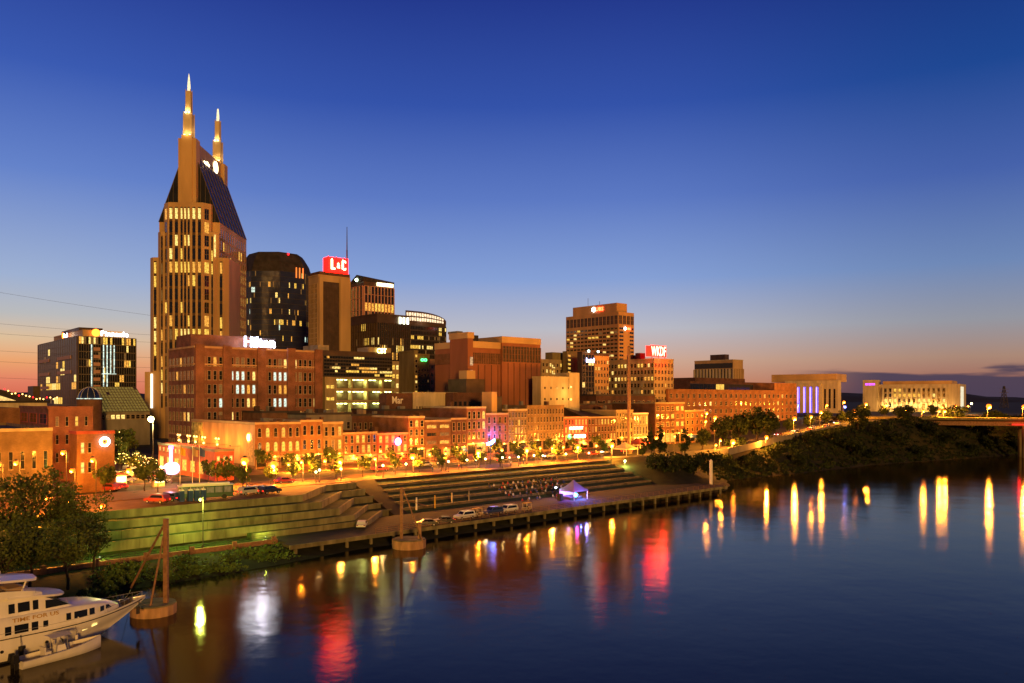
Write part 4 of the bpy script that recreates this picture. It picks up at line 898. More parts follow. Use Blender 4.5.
def ubs(label, f, u, z, w, out):
    def ex(r):
        mb = MB()
        for an_ in (0, 60, 120): mb.box(-w*.62, -w*.58, -.15, .05, 0, w*.36)
        mb = MB(); cx_, cz_ = -w*.75, w*.18
        for i in range(3): A_ = radians(90+60*i); mb.tube((cx_-w*.22*cos(A_), 0, cz_-w*.22*sin(A_)), (cx_+w*.22*cos(A_), 0, cz_+w*.22*sin(A_)), w*.055, n=6)
        disc(w*.1, w*.17, -.12, .1, cx=cx_, cz=cz_).build('emblem_ring', E_['white'], r); mb.build('emblem', E_['white'], r)
    sign(label, 'UBS', B, f, u, z, w, w*.36, emit('sign_redorange', (1,.05,.015), 20), out=out, extra=ex)
p_ = B.b*.64
ubs('red letters with white emblem on the roof penthouse of the orange office tower', 'L', p_, h+1.6, 6.0, -.5)
ubs('red letters with white emblem high on the narrow side of the orange office tower', 'R', B.a*.62, h*.855, 3.9, .3)
r = thing('roof_antenna', 'thin whip antennas on the roof of the orange office tower', 'antenna', B.world('L', B.b*.3, h+5.2, -6)[0]); mb = MB(); mb.tube((0,0,0), (0,0,5.5), .1); mb.tube((6,-8,0), (6,-8,2.6), .12); mb.build('whip', M['pole'], r)
# striped far tower
B = Bld('striped_tower', 'distant flat topped tower with vertical pale stripes', 'office building', 694.5, 733, 743, 359.5, 620, 'tan', trim='cream'); h = B.h
curtain(B, 'L', 12, 9, t=(.1,.86), lit=.02, vb=1.5, hb=.02, mull='cream', out=.5, lits=('pale','yel')); curtain(B, 'R', 6, 9, t=(.1,.86), lit=.02, vb=1.4, hb=.02, mull='tan', out=.5, lits=('pale','yel'))
mb = MB(); L_ = B.b; mb.box(.3, L_-.3, -.2, -.02, h*.87, h*.95); B.part(mb, 'dark_band', M['glass'], 'L'); B.box('penthouse', 'bronze', 4, B.a*.7, B.b*.28, B.b*.66, h-.6, h+4.6); B.done()
B = Bld('low_hall', 'small hall with a lit roof edge far behind the orange warehouse', 'building', 673, 686, 690, 388.5, 560, 'cream'); mb = MB(); mb.box(.2, B.b-.2, -.3, -.01, B.h-3.4, B.h-.8); B.part(mb, 'light_band', E_['yel'], 'L'); B.done()
# blue columned hall
B = Bld('columned_hall', 'stone hall whose tall windows glow blue violet', 'public building', 785, 838, 841, 380.5, 520, 'cream', th=radians(52), trim='cream'); h = B.h; L_ = B.b
mb = MB(); mb.box(L_*.08, L_*.66, -.25, -.02, h*.33, h*.87); B.part(mb, 'glowing_glass', emit('blue_glow', (.1,.07,.8), 2.4, .5), 'L')
mb = MB(); [mb.box(L_*(.06+.118*i), L_*(.06+.118*i)+2.4, -1.4, -.02, h*.3, h*.88) for i in range(6)]; mb.box(L_*.04, L_*.7, -1.5, -.02, h*.88, h*.95); B.part(mb, 'column', M['cream'], 'L')
mb = MB(); [mb.box(L_*(.06+.118*i)+2.5, L_*(.06+.118*i)+2.9, -.8, -.3, h*.33, h*.86) for i in range(5)]; B.part(mb, 'light_strip', E_['violet'], 'L')
B.grid('L', 3, 1, u=(.72,.98), t=(.4,.85), wf=.4, hf=.9, lit=.3, lits=('yel',)); B.grid('L', 8, 1, u=(.05,.98), t=(.05,.28), wf=.5, hf=.6, lit=.7, lits=('yel','pale'))
[plamp(B.root, B.place('L', L_*q, h*.3, 6)[0], 9000, (1,.5,.12), .3, 'facade_light') for q in (.15,.5,.85)]; B.box('attic', 'tan', 3, B.a+20, 2, B.b*1.3, h-.6, h+4.6); B.done()  # warm point lights without fixtures, added to brighten the stone front
# floodlit courthouse
B = Bld('courthouse', 'long floodlit stone building with rows of tall white piers', 'public building', 878.5, 960, 966, 383.8, 560, 'cream', th=radians(55), z0=14); h = B.h; L_ = B.b
n = 13; mb = MB(); w_ = L_*.78/n
for i in range(n+1): mb.box(L_*.06+i*w_-.55, L_*.06+i*w_+.55, -1.6, -.02, h*.1, h*.9)
B.part(mb, 'pier', M['cream'], 'L')
B.grid('L', n, 5, u=(.06,.84), t=(.12,.9), wf=.46, hf=.6, lit=.25, lits=('yel','pale'), frame='cream', sill=False)
B.box('roof_slab', 'tan', 2, B.a*.9, B.b*.1, B.b*.95, h-.6, h+2.4)
mb = MB(); mb.box(-10.5, -.2, -1.5, 9, 0, h+3.4); B.part(mb, 'end_pylon', M['cream'], 'L')
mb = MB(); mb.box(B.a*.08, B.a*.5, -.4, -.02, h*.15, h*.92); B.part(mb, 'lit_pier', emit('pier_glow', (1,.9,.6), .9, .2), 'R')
mb = MB()
for i in range(n): 
    x = L_*.06+(i+.5)*w_; mb.box(x-.3, x+.3, -2.6, -2.2, h*.02, h*.06)
B.part(mb, 'uplight', E_['whitewarm'], 'L')
for i in range(0, n+1, 1):
    ps, an = B.place('L', L_*.06+(i)*w_, h*.36, 4.2); plamp(B.root, ps, 1100, (1,.55,.15), .3, 'facade_light')
B.done()
sign('purple lit sign near the top of the stone end pylon', '===', B, 'L', -5.5, h+.2-.6, 6.6, 1.2, emit('sign_purple', (.45,.05,.8), 4), out=1.6)

# red brick hotel
B = Bld('brick_hotel', 'large red brick hotel with rows of sash windows and a glowing white roof sign', 'hotel', 168.5, 194.5, 322, 346, 263, 'red_brick', trim='peach'); h = B.h; a = B.a
B.grid('L', 7, 7, t=(.06,.93), wf=.5, hf=.62, lit=.14, lits=('warm','pale')); B.grid('R', 24, 7, t=(.06,.93), wf=.5, hf=.64, lit=.22, rowlit={0:.45,1:.35}, lits=('warm','pale','cool'))
for z in (.955-.12, .2):
    mb = MB(); mb.box(-.2, a, -.28, -.01, h*z, h*z+.45); B.part(mb, 'string_course', M['peach'], 'R'); mb = MB(); mb.box(0, B.b, -.28, -.01, h*z, h*z+.45); B.part(mb, 'string_course', M['peach'], 'L')
for x in (.0,.2,.46,.7,.93):
    mb = MB(); mb.box(a*x+.05, a*x+a*.065, -.9, -.01, h*.0, h+.6); o = B.part(mb, 'projecting_bay', M['red_brick'], 'R')
B.box('penthouse', 'red_brick', a*.02, a*.46, 6, 20, h-.65, h+4.4); B.box('penthouse', 'red_brick', a*.5, a*.62, 6, 16, h-.65, h+1.9); B.done()
p, an = B.world('R', a*.5, h+.6, -1.5); r = thing('hotel_sign', 'blazing white lettered sign on the red brick hotel roof', 'sign', p, an)
link('letters', text_mesh('Hilton', 11, 3.6, emit('sign_blaze', (.72,.75,1), 20), .6), r); mb = MB(); mb.box(-5.9,5.9,.35,.5,.1,.5); mb.box(-5.9,5.9,.35,.5,2.8,3.2); mb.build('panel', M['dtrim'], r); mb = MB(); [mb.tube((x,.35,-1.6),(x,.35,-.3),.08) for x in (-4,0,4)]; mb.build('support', M['dtrim'], r); plamp(r, (0,-2,1), 3000, (.7,.7,1), .8)

# signs on the waterfront row
r = thing('round_sign', 'glowing pink red disc sign on the low painted red house', 'sign', *R6.world('R', R6.a*.62, R6.h-2.7, .7)); disc(.001, 1.15, -.2, .1).build('face', E_['pink'], r); disc(1.2, 1.4, -.25, .15).build('rim', E_['red'], r); mb = MB(); mb.box(-.1,.1,.16,.65,-.1,.1); mb.build('bracket', M['dtrim'], r); plamp(r, (0,-2,0), 2600, (1,.02,.06), .5)
D = 240; r = thing('pole_sign', 'slanted blue lit sign on a tall pole before the violet lit house', 'sign', (at(491, D), D, GZ), UA); zs_ = zat(444, D)-GZ
mb = MB(); mb.tube((0,.3,0), (0,.3,zs_+.6), .13, n=8); mb.build('pole', M['pole'], r); mb = MB(); mb.add([(x,y_,z) for y_ in (-.15,.15) for x, z in ((-1.5,zs_-.35),(.3,zs_-.15),(1.5,zs_+.75),(1.5,zs_+1.55),(-.2,zs_+.75),(-1.5,zs_+.45))], [(0,1,2,3,4,5),(11,10,9,8,7,6)]+[(i,6+i,6+(i+1)%6,(i+1)%6) for i in range(6)]); mb.build('panel', emit('sign_azure', (.1,.25,1), 26), r); plamp(r, (0,-1,zs_), 1500, (.08,.15,1), .4)

for B_, u_, z_, c_, p_ in ((R11,.3,.5,(.1,.1,1),2600), (R14,.5,.75,(1,.03,.02),1800), (R14,.5,.3,(1,.03,.02),1500)):
    q, an = B_.world('R', B_.a*u_, B_.h*z_, 2.6); r = bpy.data.objects[-1] if False else None
    plamp(B_.root, B_.place('R', B_.a*u_, B_.h*z_, 2.6)[0], p_, c_, .5, 'sign_lamp')
sign('upper glowing white red line of letters on the red lit house', 'RIVERFRONT', R14, 'R', R14.a*.48, R14.h*.62, 7.4, 1.1, emit('sign_redwhite', (1,.2,.13), 24), out=.5)
sign('lower glowing line of letters with a green end on the red lit house', 'ACME FEED', R14, 'R', R14.a*.58, R14.h*.36, 7.6, 1.3, emit('sign_redwhite2', (1,.3,.18), 24), out=.5, extra=lambda r: disc(.001,1.0,-.15,.1,cx=-5.0,cz=.6).build('emblem', E_['green'], r))

# ------------------------------------------------------------------ vegetation kit
def crown_mesh(name, seed, clumps, rx, rz, z0, n, leaf, mt, shape='round'):
    r = random.Random(seed); mb = MB(); C = []
    while len(C) < clumps:
        x, y, z = r.uniform(-1,1), r.uniform(-1,1), r.uniform(-1,1)
        if x*x+y*y+z*z > 1: continue
        k_ = (1-(z+1)/2)*.95+.06 if shape == 'cone' else (1-.35*max(0, -z))
        C.append((x*rx*k_*.85, y*rx*k_*.85, z0+rz+z*rz*.88, r.uniform(.22, .42)*rx*(k_ if shape == 'cone' else 1)))
    tot = sum(c[3]**2 for c in C)
    for cx, cy, cz, cr in C:
        for _ in range(max(6, int(n*cr*cr/tot))):
            d = Vector((r.gauss(0,1), r.gauss(0,1), r.gauss(0,1)*.8)).normalized()*cr*r.random()**.4
            p = Vector((cx, cy, cz))+d; a = Vector((r.gauss(0,1), r.gauss(0,1), r.gauss(0,1))).normalized(); b = a.orthogonal().normalized(); s_ = leaf*r.uniform(.6, 1.3)
            q = Matrix.Rotation(r.uniform(0, 6.28), 3, a) @ b; w_ = a.cross(q)
            mb.quad(p-q*s_*.5, p+w_*s_*.35, p+q*s_*.6, p-w_*s_*.35)
    return mb.mesh(name, mt)
def trunk_mesh(seed, h, r0, limbs, spread, mt):
    r = random.Random(seed); mb = MB(); p = Vector((0,0,-.3)); pts = [p]
    for i in range(4): p = Vector((p.x+r.uniform(-.06,.06)*h, p.y+r.uniform(-.06,.06)*h, h*(i+1)/4)); pts.append(p)
    for i in range(4): mb.tube(pts[i], pts[i+1], r0*(1-i*.17), r0*(1-(i+1)*.17), 7)
    for i in range(limbs):
        b = pts[2].lerp(pts[4], r.uniform(.1, 1)); a = 2*pi*i/limbs+r.uniform(-.4,.4); e = b+Vector((cos(a)*spread, sin(a)*spread, spread*r.uniform(.5, 1.2))); m_ = b.lerp(e, .5)+Vector((0,0,-.1*spread))
        mb.tube(b, m_, r0*.42, r0*.28, 5); mb.tube(m_, e, r0*.28, r0*.08, 5)
    return mb.mesh('trunk', mt)
TV = {}
def kind(k_, *vs): TV[k_] = vs
kind('street', *[(trunk_mesh(s, 2.6, .14, 5, 1.3, M['bark']), crown_mesh('crown', s, 14, 2.3, 2.0, 1.9, 520, .55, M['leaf'])) for s in (1,2,3)])
kind('big', *[(trunk_mesh(s, 6, .32, 8, 3.4, M['bark']), crown_mesh('crown', s, 30, 5.0, 4.6, 3.4, 2000, .5, M['leaf'])) for s in (11,12,13)])
kind('dark', *[(trunk_mesh(s, 5, .36, 7, 3, M['bark']), crown_mesh('crown', s, 30, 5.0, 5.0, 2.2, 1900, .8, M['leafd'])) for s in (21,22,23)])
kind('bank', *[(trunk_mesh(s, 3, .25, 6, 2.2, M['bark']), crown_mesh('crown', s, 22, 5.2, 3.8, .4, 1500, .8, M['leafd'])) for s in (31,32,33,34)])
kind('cone', *[(trunk_mesh(s, 8, .22, 4, 1, M['bark']), crown_mesh('crown', s, 30, 2.6, 4.8, .8, 900, .6, M['leafd'], 'cone')) for s in (41,42)])
kind('bush', *[(trunk_mesh(s, .8, .1, 5, .7, M['bark']), crown_mesh('crown', s, 12, 1.9, 1.2, .1, 420, .45, M['leafg'])) for s in (51,52)])
def tree(k_, name, label, x, y, z, s=1, group=None, sz=None, cat='tree', i=None):
    v = TV[k_][rnd.randrange(len(TV[k_])) if i is None else i % len(TV[k_])]
    r = thing(name, label, cat, (x, y, z), rnd.uniform(0, 6.28), group); r.scale = (s, s, sz or s)
    link('trunk', v[0], r); link('crown', v[1], r); return r
def ray_v(px, v):                       # depth where the ray through px meets the line at distance v inland
    r_ = (px-CX)/F; return (v+sin(UA)*36+cos(UA)*143)/(cos(UA)-r_*sin(UA))

SHORTS = [('the arched house beside the floodlit wall',268),('the house with six lit arched windows',290),('the pale corniced orange house',312),('the flat windowed orange house',333),('the low brick house',360),
 ('the low red house with the pink disc',393),('the ornate slim house',416),('the broad windowed brown house',438),('the narrow brown brick house',458.5),('the tall red ornate house',476),('the violet lit house',497),
 ('the four storey cream house',517),('the near end of the long tan block',535),('the far end of the long tan block',554),('the red lit house with bright signs',575),('the house with the sloping roof',600)]
for s_, px in SHORTS:
    D = ray_v(px, 45); tree('street', 'street_tree', 'small street tree on the promenade edge opposite '+s_[0:], at(px+3, D), D, GZ, rnd.uniform(.75, 1.1), 'street trees on the avenue')
    if px not in (360, 476):
        D = ray_v(px, 71); tree('street', 'street_tree', 'small street tree against the shopfront of '+s_, at(px-3, D), D, GZ, rnd.uniform(.85, 1.2), 'street trees on the avenue')
for px, D, s_, lb in ((226,176,1.2,'round street tree beside the trolley bus'),(243,172,1.0,'small street tree right of the trolley bus, by the parked cars'),(158,170,1.0,'low street tree above the parked emergency cars'),
        (145,172,1.2,'low street tree at the head of the left terraces'),(209,190,1.0,'rounded tree against the brick side of the red annex'),(217,186,.9,'small rounded tree at the brick corner of the red annex'),(128,250,1.9,'green lit street tree far up the avenue beside the floodlit wall'),(119,225,1.5,'dark street tree beside the building with the ring sign'),(104,168,1.1,'small tree below the ring sign')):
    tree('street', 'street_tree', lb, at(px, D), D, GZ-.05, s_, 'street trees near Broadway')
# left bank trees
for px, D, z, s_, i, lb in ((14,124,2.5,1.08,0,'tall tree at the left edge, behind the yacht flybridge'),(52,130,3.5,1.02,1,'tall tree with a forked crown above the parking lot lights'),(80,128,3,.9,2,'tall tree right of the forked one, next to the terraces'),
        (30,112,1.2,.85,2,'lower leafy tree directly behind the yacht wheelhouse'),(68,112,1.4,.8,0,'lower leafy tree behind the yacht foredeck'),(94,122,1.6,.66,1,'rounded tree at the left end of the lit terraces'),(2,108,1.2,.8,1,'leafy tree behind the yacht hardtop')):
    tree('big', 'bank_tree', lb, at(px, D), D, z, s_, 'trees on the bank behind the yacht', i=i)
for i, (px, D, s_) in enumerate(((112,112.5,1.0),(120,117,.9),(92,106,1.1),(104,108,1.0),(134,119,.8))):
    tree('bush', 'bush', ['bush at the water behind the yacht bow','bush below the quay wall beside the leaning pipe','bush behind the yacht foredeck rail','bush between the yacht bow and the quay wall','bush at the foot of the quay wall left of the mooring post'][i], at(px, D), D, max(.1, ground(at(px, D), D)), s_, 'bushes at the water', cat='bush')
# dark trees right of the terraces, conifers, bank trees
for px, D, z, s_, i, lb in ((722,318,9,1.0,0,'dark round tree at the left of the clump before the orange warehouse'),(738,322,9.5,1.05,1,'dark tree in the middle of the clump before the orange warehouse'),(756,324,10,1.28,2,'tallest dark tree of the clump before the orange warehouse'),
        (768,330,10,1.12,0,'dark broad tree at the right of the clump before the orange warehouse'),(702,312,8,.7,1,'low dark tree left of the clump, under the orange lamps'),(789,360,12,.62,2,'orange lit round tree among the lamps of the hill road'),(808,380,13,.66,1,'orange lit tree behind the middle hill road lamp'),(826,395,14,.7,0,'orange lit tree near the top of the hill road'),(842,400,15,.6,2,'tree at the bend of the hill road'),
        (862,430,16,.8,1,'dark tree in front of the stone end pylon'),(884,450,17,.6,2,'small dark tree at the foot of the courthouse piers'),(908,455,17,.55,0,'low tree below the middle of the courthouse'),(934,455,17,.62,1,'low tree below the right piers of the courthouse')):
    tree('dark', 'tree', lb, at(px, D), D, z, s_, 'dark trees on the hill', i=i)
for px, D, z, s_, lb in ((651,276,7.8,1.15,'dark conifer left of the orange lamp near the mast'),(660,280,7.8,1.3,'tall dark conifer just left of the orange lamp'),(685,282,8,1.15,'dark conifer right of the orange lamp'),(643,274,7.8,.8,'small dark conifer next to the red lit canopy')):
    tree('cone', 'conifer', lb, at(px, D), D, z, s_, 'conifers near the mast')
for px, D, z, s_, lb in ((672,252,3,.95,'broad dark bush at the right end of the grass steps'),(690,256,3,.9,'dark bush behind the white pile'),(708,262,3,.95,'dark bush above the end of the quay'),(655,254,4.5,.7,'dark bush overhanging the grey wall')):
    tree('bank', 'bush', lb, at(px, D), D, z, s_, 'dark bushes at the end of the grass steps', cat='bush')
bankl = ['just right of the quay end','above the quay end','left of the green slope','on the green slope','low on the green slope','under the hill road','below the road wall','at the bend of the bank','high on the bank below the road','at the water below the bend',
  'below the stone end pylon','on the bank below the courthouse','high on the bank below the courthouse','at the water below the courthouse','under the left end of the bridge','below the bridge lamps','high against the bridge','at the water left of the bridge pier','beside the bridge pier','behind the bridge pier','right of the bridge pier','at the water right of the pier','far along the bank past the bridge','in shadow under the bridge deck','on the far shore at the right edge','last on the shore at the right edge']
bp = [(726,9,.7),(735,20,.8),(752,8,.6),(778,12,.75),(800,6,.6),(812,16,.8),(834,14,.85),(852,8,1.0),(858,20,1.15),(872,5,.85),(880,14,1.15),(898,10,1.1),(905,22,1.2),(918,5,.95),(930,13,1.2),(948,9,1.1),(955,20,1.25),(968,5,.95),(980,12,1.2),(996,18,1.15),(1012,8,1.1),(1020,4,.9),(1032,14,1.2),(990,6,.9),(1046,8,1.1),(1060,12,1.2)]
def shore_at(px, d):                    # point on the ray through px whose distance inland is d
    lo, hi = 150, 700
    for _ in range(40):
        m_ = (lo+hi)/2
        if shore_d(at(px, m_), m_) < d: lo = m_
        else: hi = m_
    return at(px, hi), hi
for i, (px, d, s_) in enumerate(bp):
    x, y = shore_at(px, d); tree('bank', 'bank_tree', 'dark leafy tree '+bankl[i], x, y, ground(x, y)-.3, s_, 'trees on the wooded river bank', i=i, sz=s_*(.72 if 9 <= i <= 20 else 1))
# ground cover on the banks
def cover(name, n, us, mt, leaf, seed, fn):
    r = random.Random(seed); mb = MB()
    while n > 0:
        c = fn(r)
        if c is None: continue
        n -= 1; hgt = r.uniform(.2, .9)
        for _ in range(us):
            p = Vector((c[0]+r.gauss(0,.6), c[1]+r.gauss(0,.6), c[2]+r.random()*hgt)); a = Vector((r.gauss(0,1), r.gauss(0,1), r.gauss(0,1))).normalized(); q = a.orthogonal().normalized(); w_ = a.cross(q); s_ = leaf*r.uniform(.6,1.3)
            mb.quad(p-q*s_*.5, p+w_*s_*.35, p+q*s_*.6, p-w_*s_*.35)
    return tag(mb.build(name, mt), kind='stuff')
_cl = [(-38+34*random.Random(i).random(), -4.5+7.5*random.Random(i+50).random()) for i in range(22)]
def CL(r): c = r.choice(_cl); return (c[0]+r.gauss(0,1.1), c[1]+r.gauss(0,.8))
def f1(r):
    p = uv(*CL(r)); z = ground(p.x, p.y); return None if z < .1 or to_uv(p.x, p.y)[1] > 4.6 or shore_d(p.x, p.y) < .4 else (p.x, p.y, z)
cover('undergrowth', 330, 12, M['leafg'], .5, 5, f1)
def f2(r):
    x, y = shore_at(r.uniform(716, 1080), r.uniform(.8, 26)); return (x, y, ground(x, y))
cover('bank_undergrowth', 2400, 12, M['leafd'], .9, 6, f2)

# ------------------------------------------------------------------ quay edge, walls, railings
mb = MB(); P = [uv(-60,6.6), uv(-3,6.6), uv(-3,7.15), uv(-60,7.15)]; mb.prism([(p.x,p.y) for p in P], -.6, 2.35)
for i in range(8): p = [uv(-56+7.4*i, 6.3), uv(-55.2+7.4*i, 6.3), uv(-55.2+7.4*i, 6.58), uv(-56+7.4*i, 6.58)]; mb.prism([(q.x,q.y) for q in p], -.6, 2.9)
tag(mb.build('quay_wall', M['steel']), 'brown buttressed wall between the green lit lawn and the bushes', 'wall')
def railing(label, a, b, z, h=1.05, step=2.2, mt='pole', group=None, vmid=None, r=.045):
    pts = [uv(*a)]+([uv(*vmid)] if vmid else [])+[uv(*b)]
    o = thing('railing', label, 'railing', (pts[0].x, pts[0].y, z), 0, group); mb = MB(); m2 = MB(); o0 = Vector((pts[0].x, pts[0].y, 0))
    for p, q in zip(pts, pts[1:]):
        n = max(1, int((q-p).length/step))
        for i in range(n+1): c = p.lerp(q, i/n)-o0; m2.tube((c.x,c.y,0), (c.x,c.y,h), r, n=5)
        for zz in (.35, .7, h): mb.tube((p-o0)+Vector((0,0,zz)), (q-o0)+Vector((0,0,zz)), r*.8, n=4)
    mb.build('rail', M[mt], o); m2.build('posts', M[mt], o); return o
railing('thin dark railing along the green lit lawn above the bushes', (-56,7.8), (-3,7.8), 2.0)
railing('thin railing along the edge of the long quay', (14,.45), (135,.45), 2.05, mt='steel', step=2.6)
mb = MB(); P = [uv(-4,-.1), uv(136,-.1), uv(136,.28), uv(-4,.28)]; mb.prism([(p.x,p.y) for p in P], 1.38, 2.1)
dk = tag(mb.build('quay_beam', M['concrete']), 'long concrete edge beam of the quay carried on square piles', 'quay edge')
for i in range(27):
    mb = MB(); u = -3.2+5.2*i; P = [uv(u,-.2), uv(u+.5,-.2), uv(u+.5,.24), uv(u,.24)]; mb.prism([(p.x,p.y) for p in P], -2, 1.37); mb.build('pile', M['concrete'], dk)
mb = MB(); A, C_ = pt(604,464.5,5.6), pt(676,463,5.6); d = (C_-A).normalized(); nn = Vector((-d.y, d.x, 0))
mb.prism([(q.x,q.y) for q in (A, C_, C_+nn*.5, A+nn*.5)], 3, zat(456.5, A.y)); mb.prism([(q.x,q.y) for q in (A-nn*6+d*4, C_-nn*6, C_-nn*5.5, A-nn*5.5+d*4)], 2, zat(466, A.y-6)); tag(mb.build('retaining_wall', M['grey']), 'long grey retaining wall at the foot of the tall mast', 'wall')

# ------------------------------------------------------------------ lamps
SOD = (1, .31, .022)
def tall_lamp(label, px, py, D, z0, power=5200, em='sodium', col=SOD, r=.42, group='orange street lamps', arm=True):
    z = zat(py, D); o = thing('street_lamp', label, 'street lamp', (at(px, D), D-1.2 if arm else D, z0), 0, group); h = z-z0
    mb = MB(); mb.tube((0,1.2,0), (0,1.2,h+.25), .11, .07, 6)
    if arm: mb.tube((0,1.2,h+.25), (0,0,h+.55), .06, n=5)
    mb.tube((0,1.2,0), (0,1.2,.5), .2, n=6); mb.build('pole', M['pole'], o)
    m2 = MB(); m2.lathe((0,0,h), [(.05,r*1.45+.3),(.3,r*1.45+.2),(r+.06,r*1.3+.02),(r,r*1.25)], 10); m2.build('hood', M['pole'], o)
    if em == 'sodium':
        m3 = MB(); m3.ball((0,0,h), r*1.4, nu=12, nv=7); m3.build('halo_ball', E_['halo_ball'], o); m3 = MB(); m3.ball((0,-r*.75,h-r*.55), r*.8, nu=10, nv=6); m3.build('bulb', E_['sodium'], o)  # larger ball imitates the orange halo around the bulb by its own emission
    else: m3 = MB(); m3.ball((0,0,h), r*1.25, nu=10, nv=6); m3.build('globe', E_[em] if isinstance(em, str) else em, o)
    plamp(o, (0,-.05,h-r*1.6-.35), power*2.6, col, .25); return o
def globe_lamp(label, px, py, D, z0=GZ, power=420, group='white globe lamps', rg=.28):
    z = zat(py, D); h = max(1.6, z-z0); o = thing('globe_lamp', label, 'lamp post', (at(px, D), D, z0), 0, group)
    mb = MB(); mb.tube((0,0,0), (0,0,h-.25), .07, .05, 6); mb.tube((0,0,0), (0,0,.45), .14, n=6); mb.build('pole', M['pole'], o)
    m3 = MB(); m3.ball((0,0,h), rg, nu=10, nv=6); m3.build('globe', E_['globe'], o); plamp(o, (0,-.5,h+.1), power, (1,.6,.22), .2); return o
for px, py, w in ((246.5,460.5,'the floodlit peach wall'),(275.5,464,'the arched house beside the floodlit wall'),(341.5,460.5,'the flat windowed orange house'),(413.3,456,'the ornate slim house'),(478.5,451.5,'the tall red ornate house'),
        (526.8,449,'the cream house'),(577.5,446,'the red lit house with bright signs'),(611.5,444.5,'the house with the sloping roof'),(303,461,'the house with six lit arched windows'),(376,458,'the low red house with the pink disc'),(446,453,'the broad windowed brown house'),(552,447.5,'the long tan block')):
    D = ray_v(px, 44.5); big = px in (246.5, 611.5, 275.5)
    tall_lamp(('blazing ' if big else '')+'orange street lamp in front of '+w, px, py, D, GZ, 7600, r=.62 if big else (.55 if px not in (303,376,446,552) else .3))
for px, py, w in ((316,472,'before the pale corniced house, left of a pair'),(319.5,470,'before the pale corniced house, right of a pair'),(341,469,'below the flat windowed orange house'),(383,465.5,'below the pink disc'),(406,464,'below the ornate slim house'),(448.5,461.5,'below the broad windowed brown house'),
        (467,460,'below the tall red ornate house'),(485.5,459,'below the blue sign'),(502.5,457.5,'below the violet lit house'),(518.5,457,'below the cream house'),(534,455.5,'below the near end of the long tan block'),(589,453,'below the sloping roof house'),(566,454,'left of the red lit house')):
    globe_lamp('white globe lamp on the promenade '+w, px, py, ray_v(px, 40))
for px, py, w in ((290,463.5,'between the two arched window houses'),(326,460,'beside the shop of the flat windowed orange house'),(358,457.5,'before the shop of the low brick house'),(394,455.5,'before the shop of the low red house'),(430,453.5,'beside the shop of the broad windowed brown house'),(462,451.5,'before the shop of the narrow dark house'),(502,449.5,'before the shop of the violet lit house'),(540,447.5,'before the near half of the long tan block'),(563,446.5,'at the corner of the long tan block and the red lit house'),(596,445,'before the slim windows of the sloping roof house')):
    tall_lamp('small orange lamp '+w, px, py, ray_v(px, 69), GZ, 3000, r=.36)
for i, (px, py) in enumerate(((295,473),(362,467.5),(394,465),(426,463),(438,462.5),(458,460.5),(476,460),(494,458.5),(509.5,457.5),(526,456.5),(543,455.5),(556,454.5),(602,452),(617,451.5))):
    globe_lamp('white globe lamp further back by the avenue kerb, opposite '+['the six lit arched windows','the low brick house','the low red house','the ornate slim house','the broad windowed brown house','the narrow brown brick house','the tall red house','the violet lit house, near side','the violet lit house, far side','the cream house, far side','the long tan block, near end','the long tan block, far end','the sloping roof house','the grey house left of the mast'][i], px, py, ray_v(px, 50.5), power=600, rg=.2) if i % 2 == 0 else None
# left: Broadway corner and parking lot
for px, py, D, pw, w in ((96,459.5,150,1800,'in front of the ring sign building'),(66.5,452,155,2200,'between the tan and the red brick buildings'),(3,464,148,1300,'against the tan building at the left edge'),(20,462.5,148,1300,'against the tan building, right of its first window'),(75,470,165,1800,'beside the ring sign building'),(131,470,200,8000,'on Broadway among the string lit trees'),(52,497,138,3800,'in the parking lot behind the trees'),(74,500,140,3800,'in the parking lot beside the tall tree'),(106,505,146,900,'small one at the lot entrance')):
    tall_lamp('orange lamp '+w, px, py, D, GZ-.05, pw, r=.3 if pw < 4000 else .45)
tall_lamp('yellow white floodlight at the top of the collage mural wall', 153, 419, 212, GZ, 5200, em=emit('flood_yellow', (1,.95,.35), 30), col=(1,.85,.3), r=.6)
tall_lamp('green yellow lamp standing in the lawn below the terraces', 200.3, 499.5, uv(-17,8.6).y, 2.0, 2300, em=emit('lamp_green', (.8,1,.2), 5), col=(.8,1,.12), r=.2, arm=False)
for u, v, w in ((-32,10,'left'),(-4,9.4,'right')):
    p = uv(u, v, 2.02); o = thing('lawn_spotlight', 'low green yellow spotlight in the lawn, '+('under the tree end' if w == 'left' else 'at the quay end'), 'light', p); mb = MB(); mb.box(-.2,.2,-.2,.2,0,.3); mb.build('housing', M['pole'], o); mb = MB(); mb.ball((0,0,.42), .11, nu=6, nv=4); mb.build('lens', E_['cool'], o); plamp(o, (0,-.2,1.3), 420, (.8,1,.12), .2)
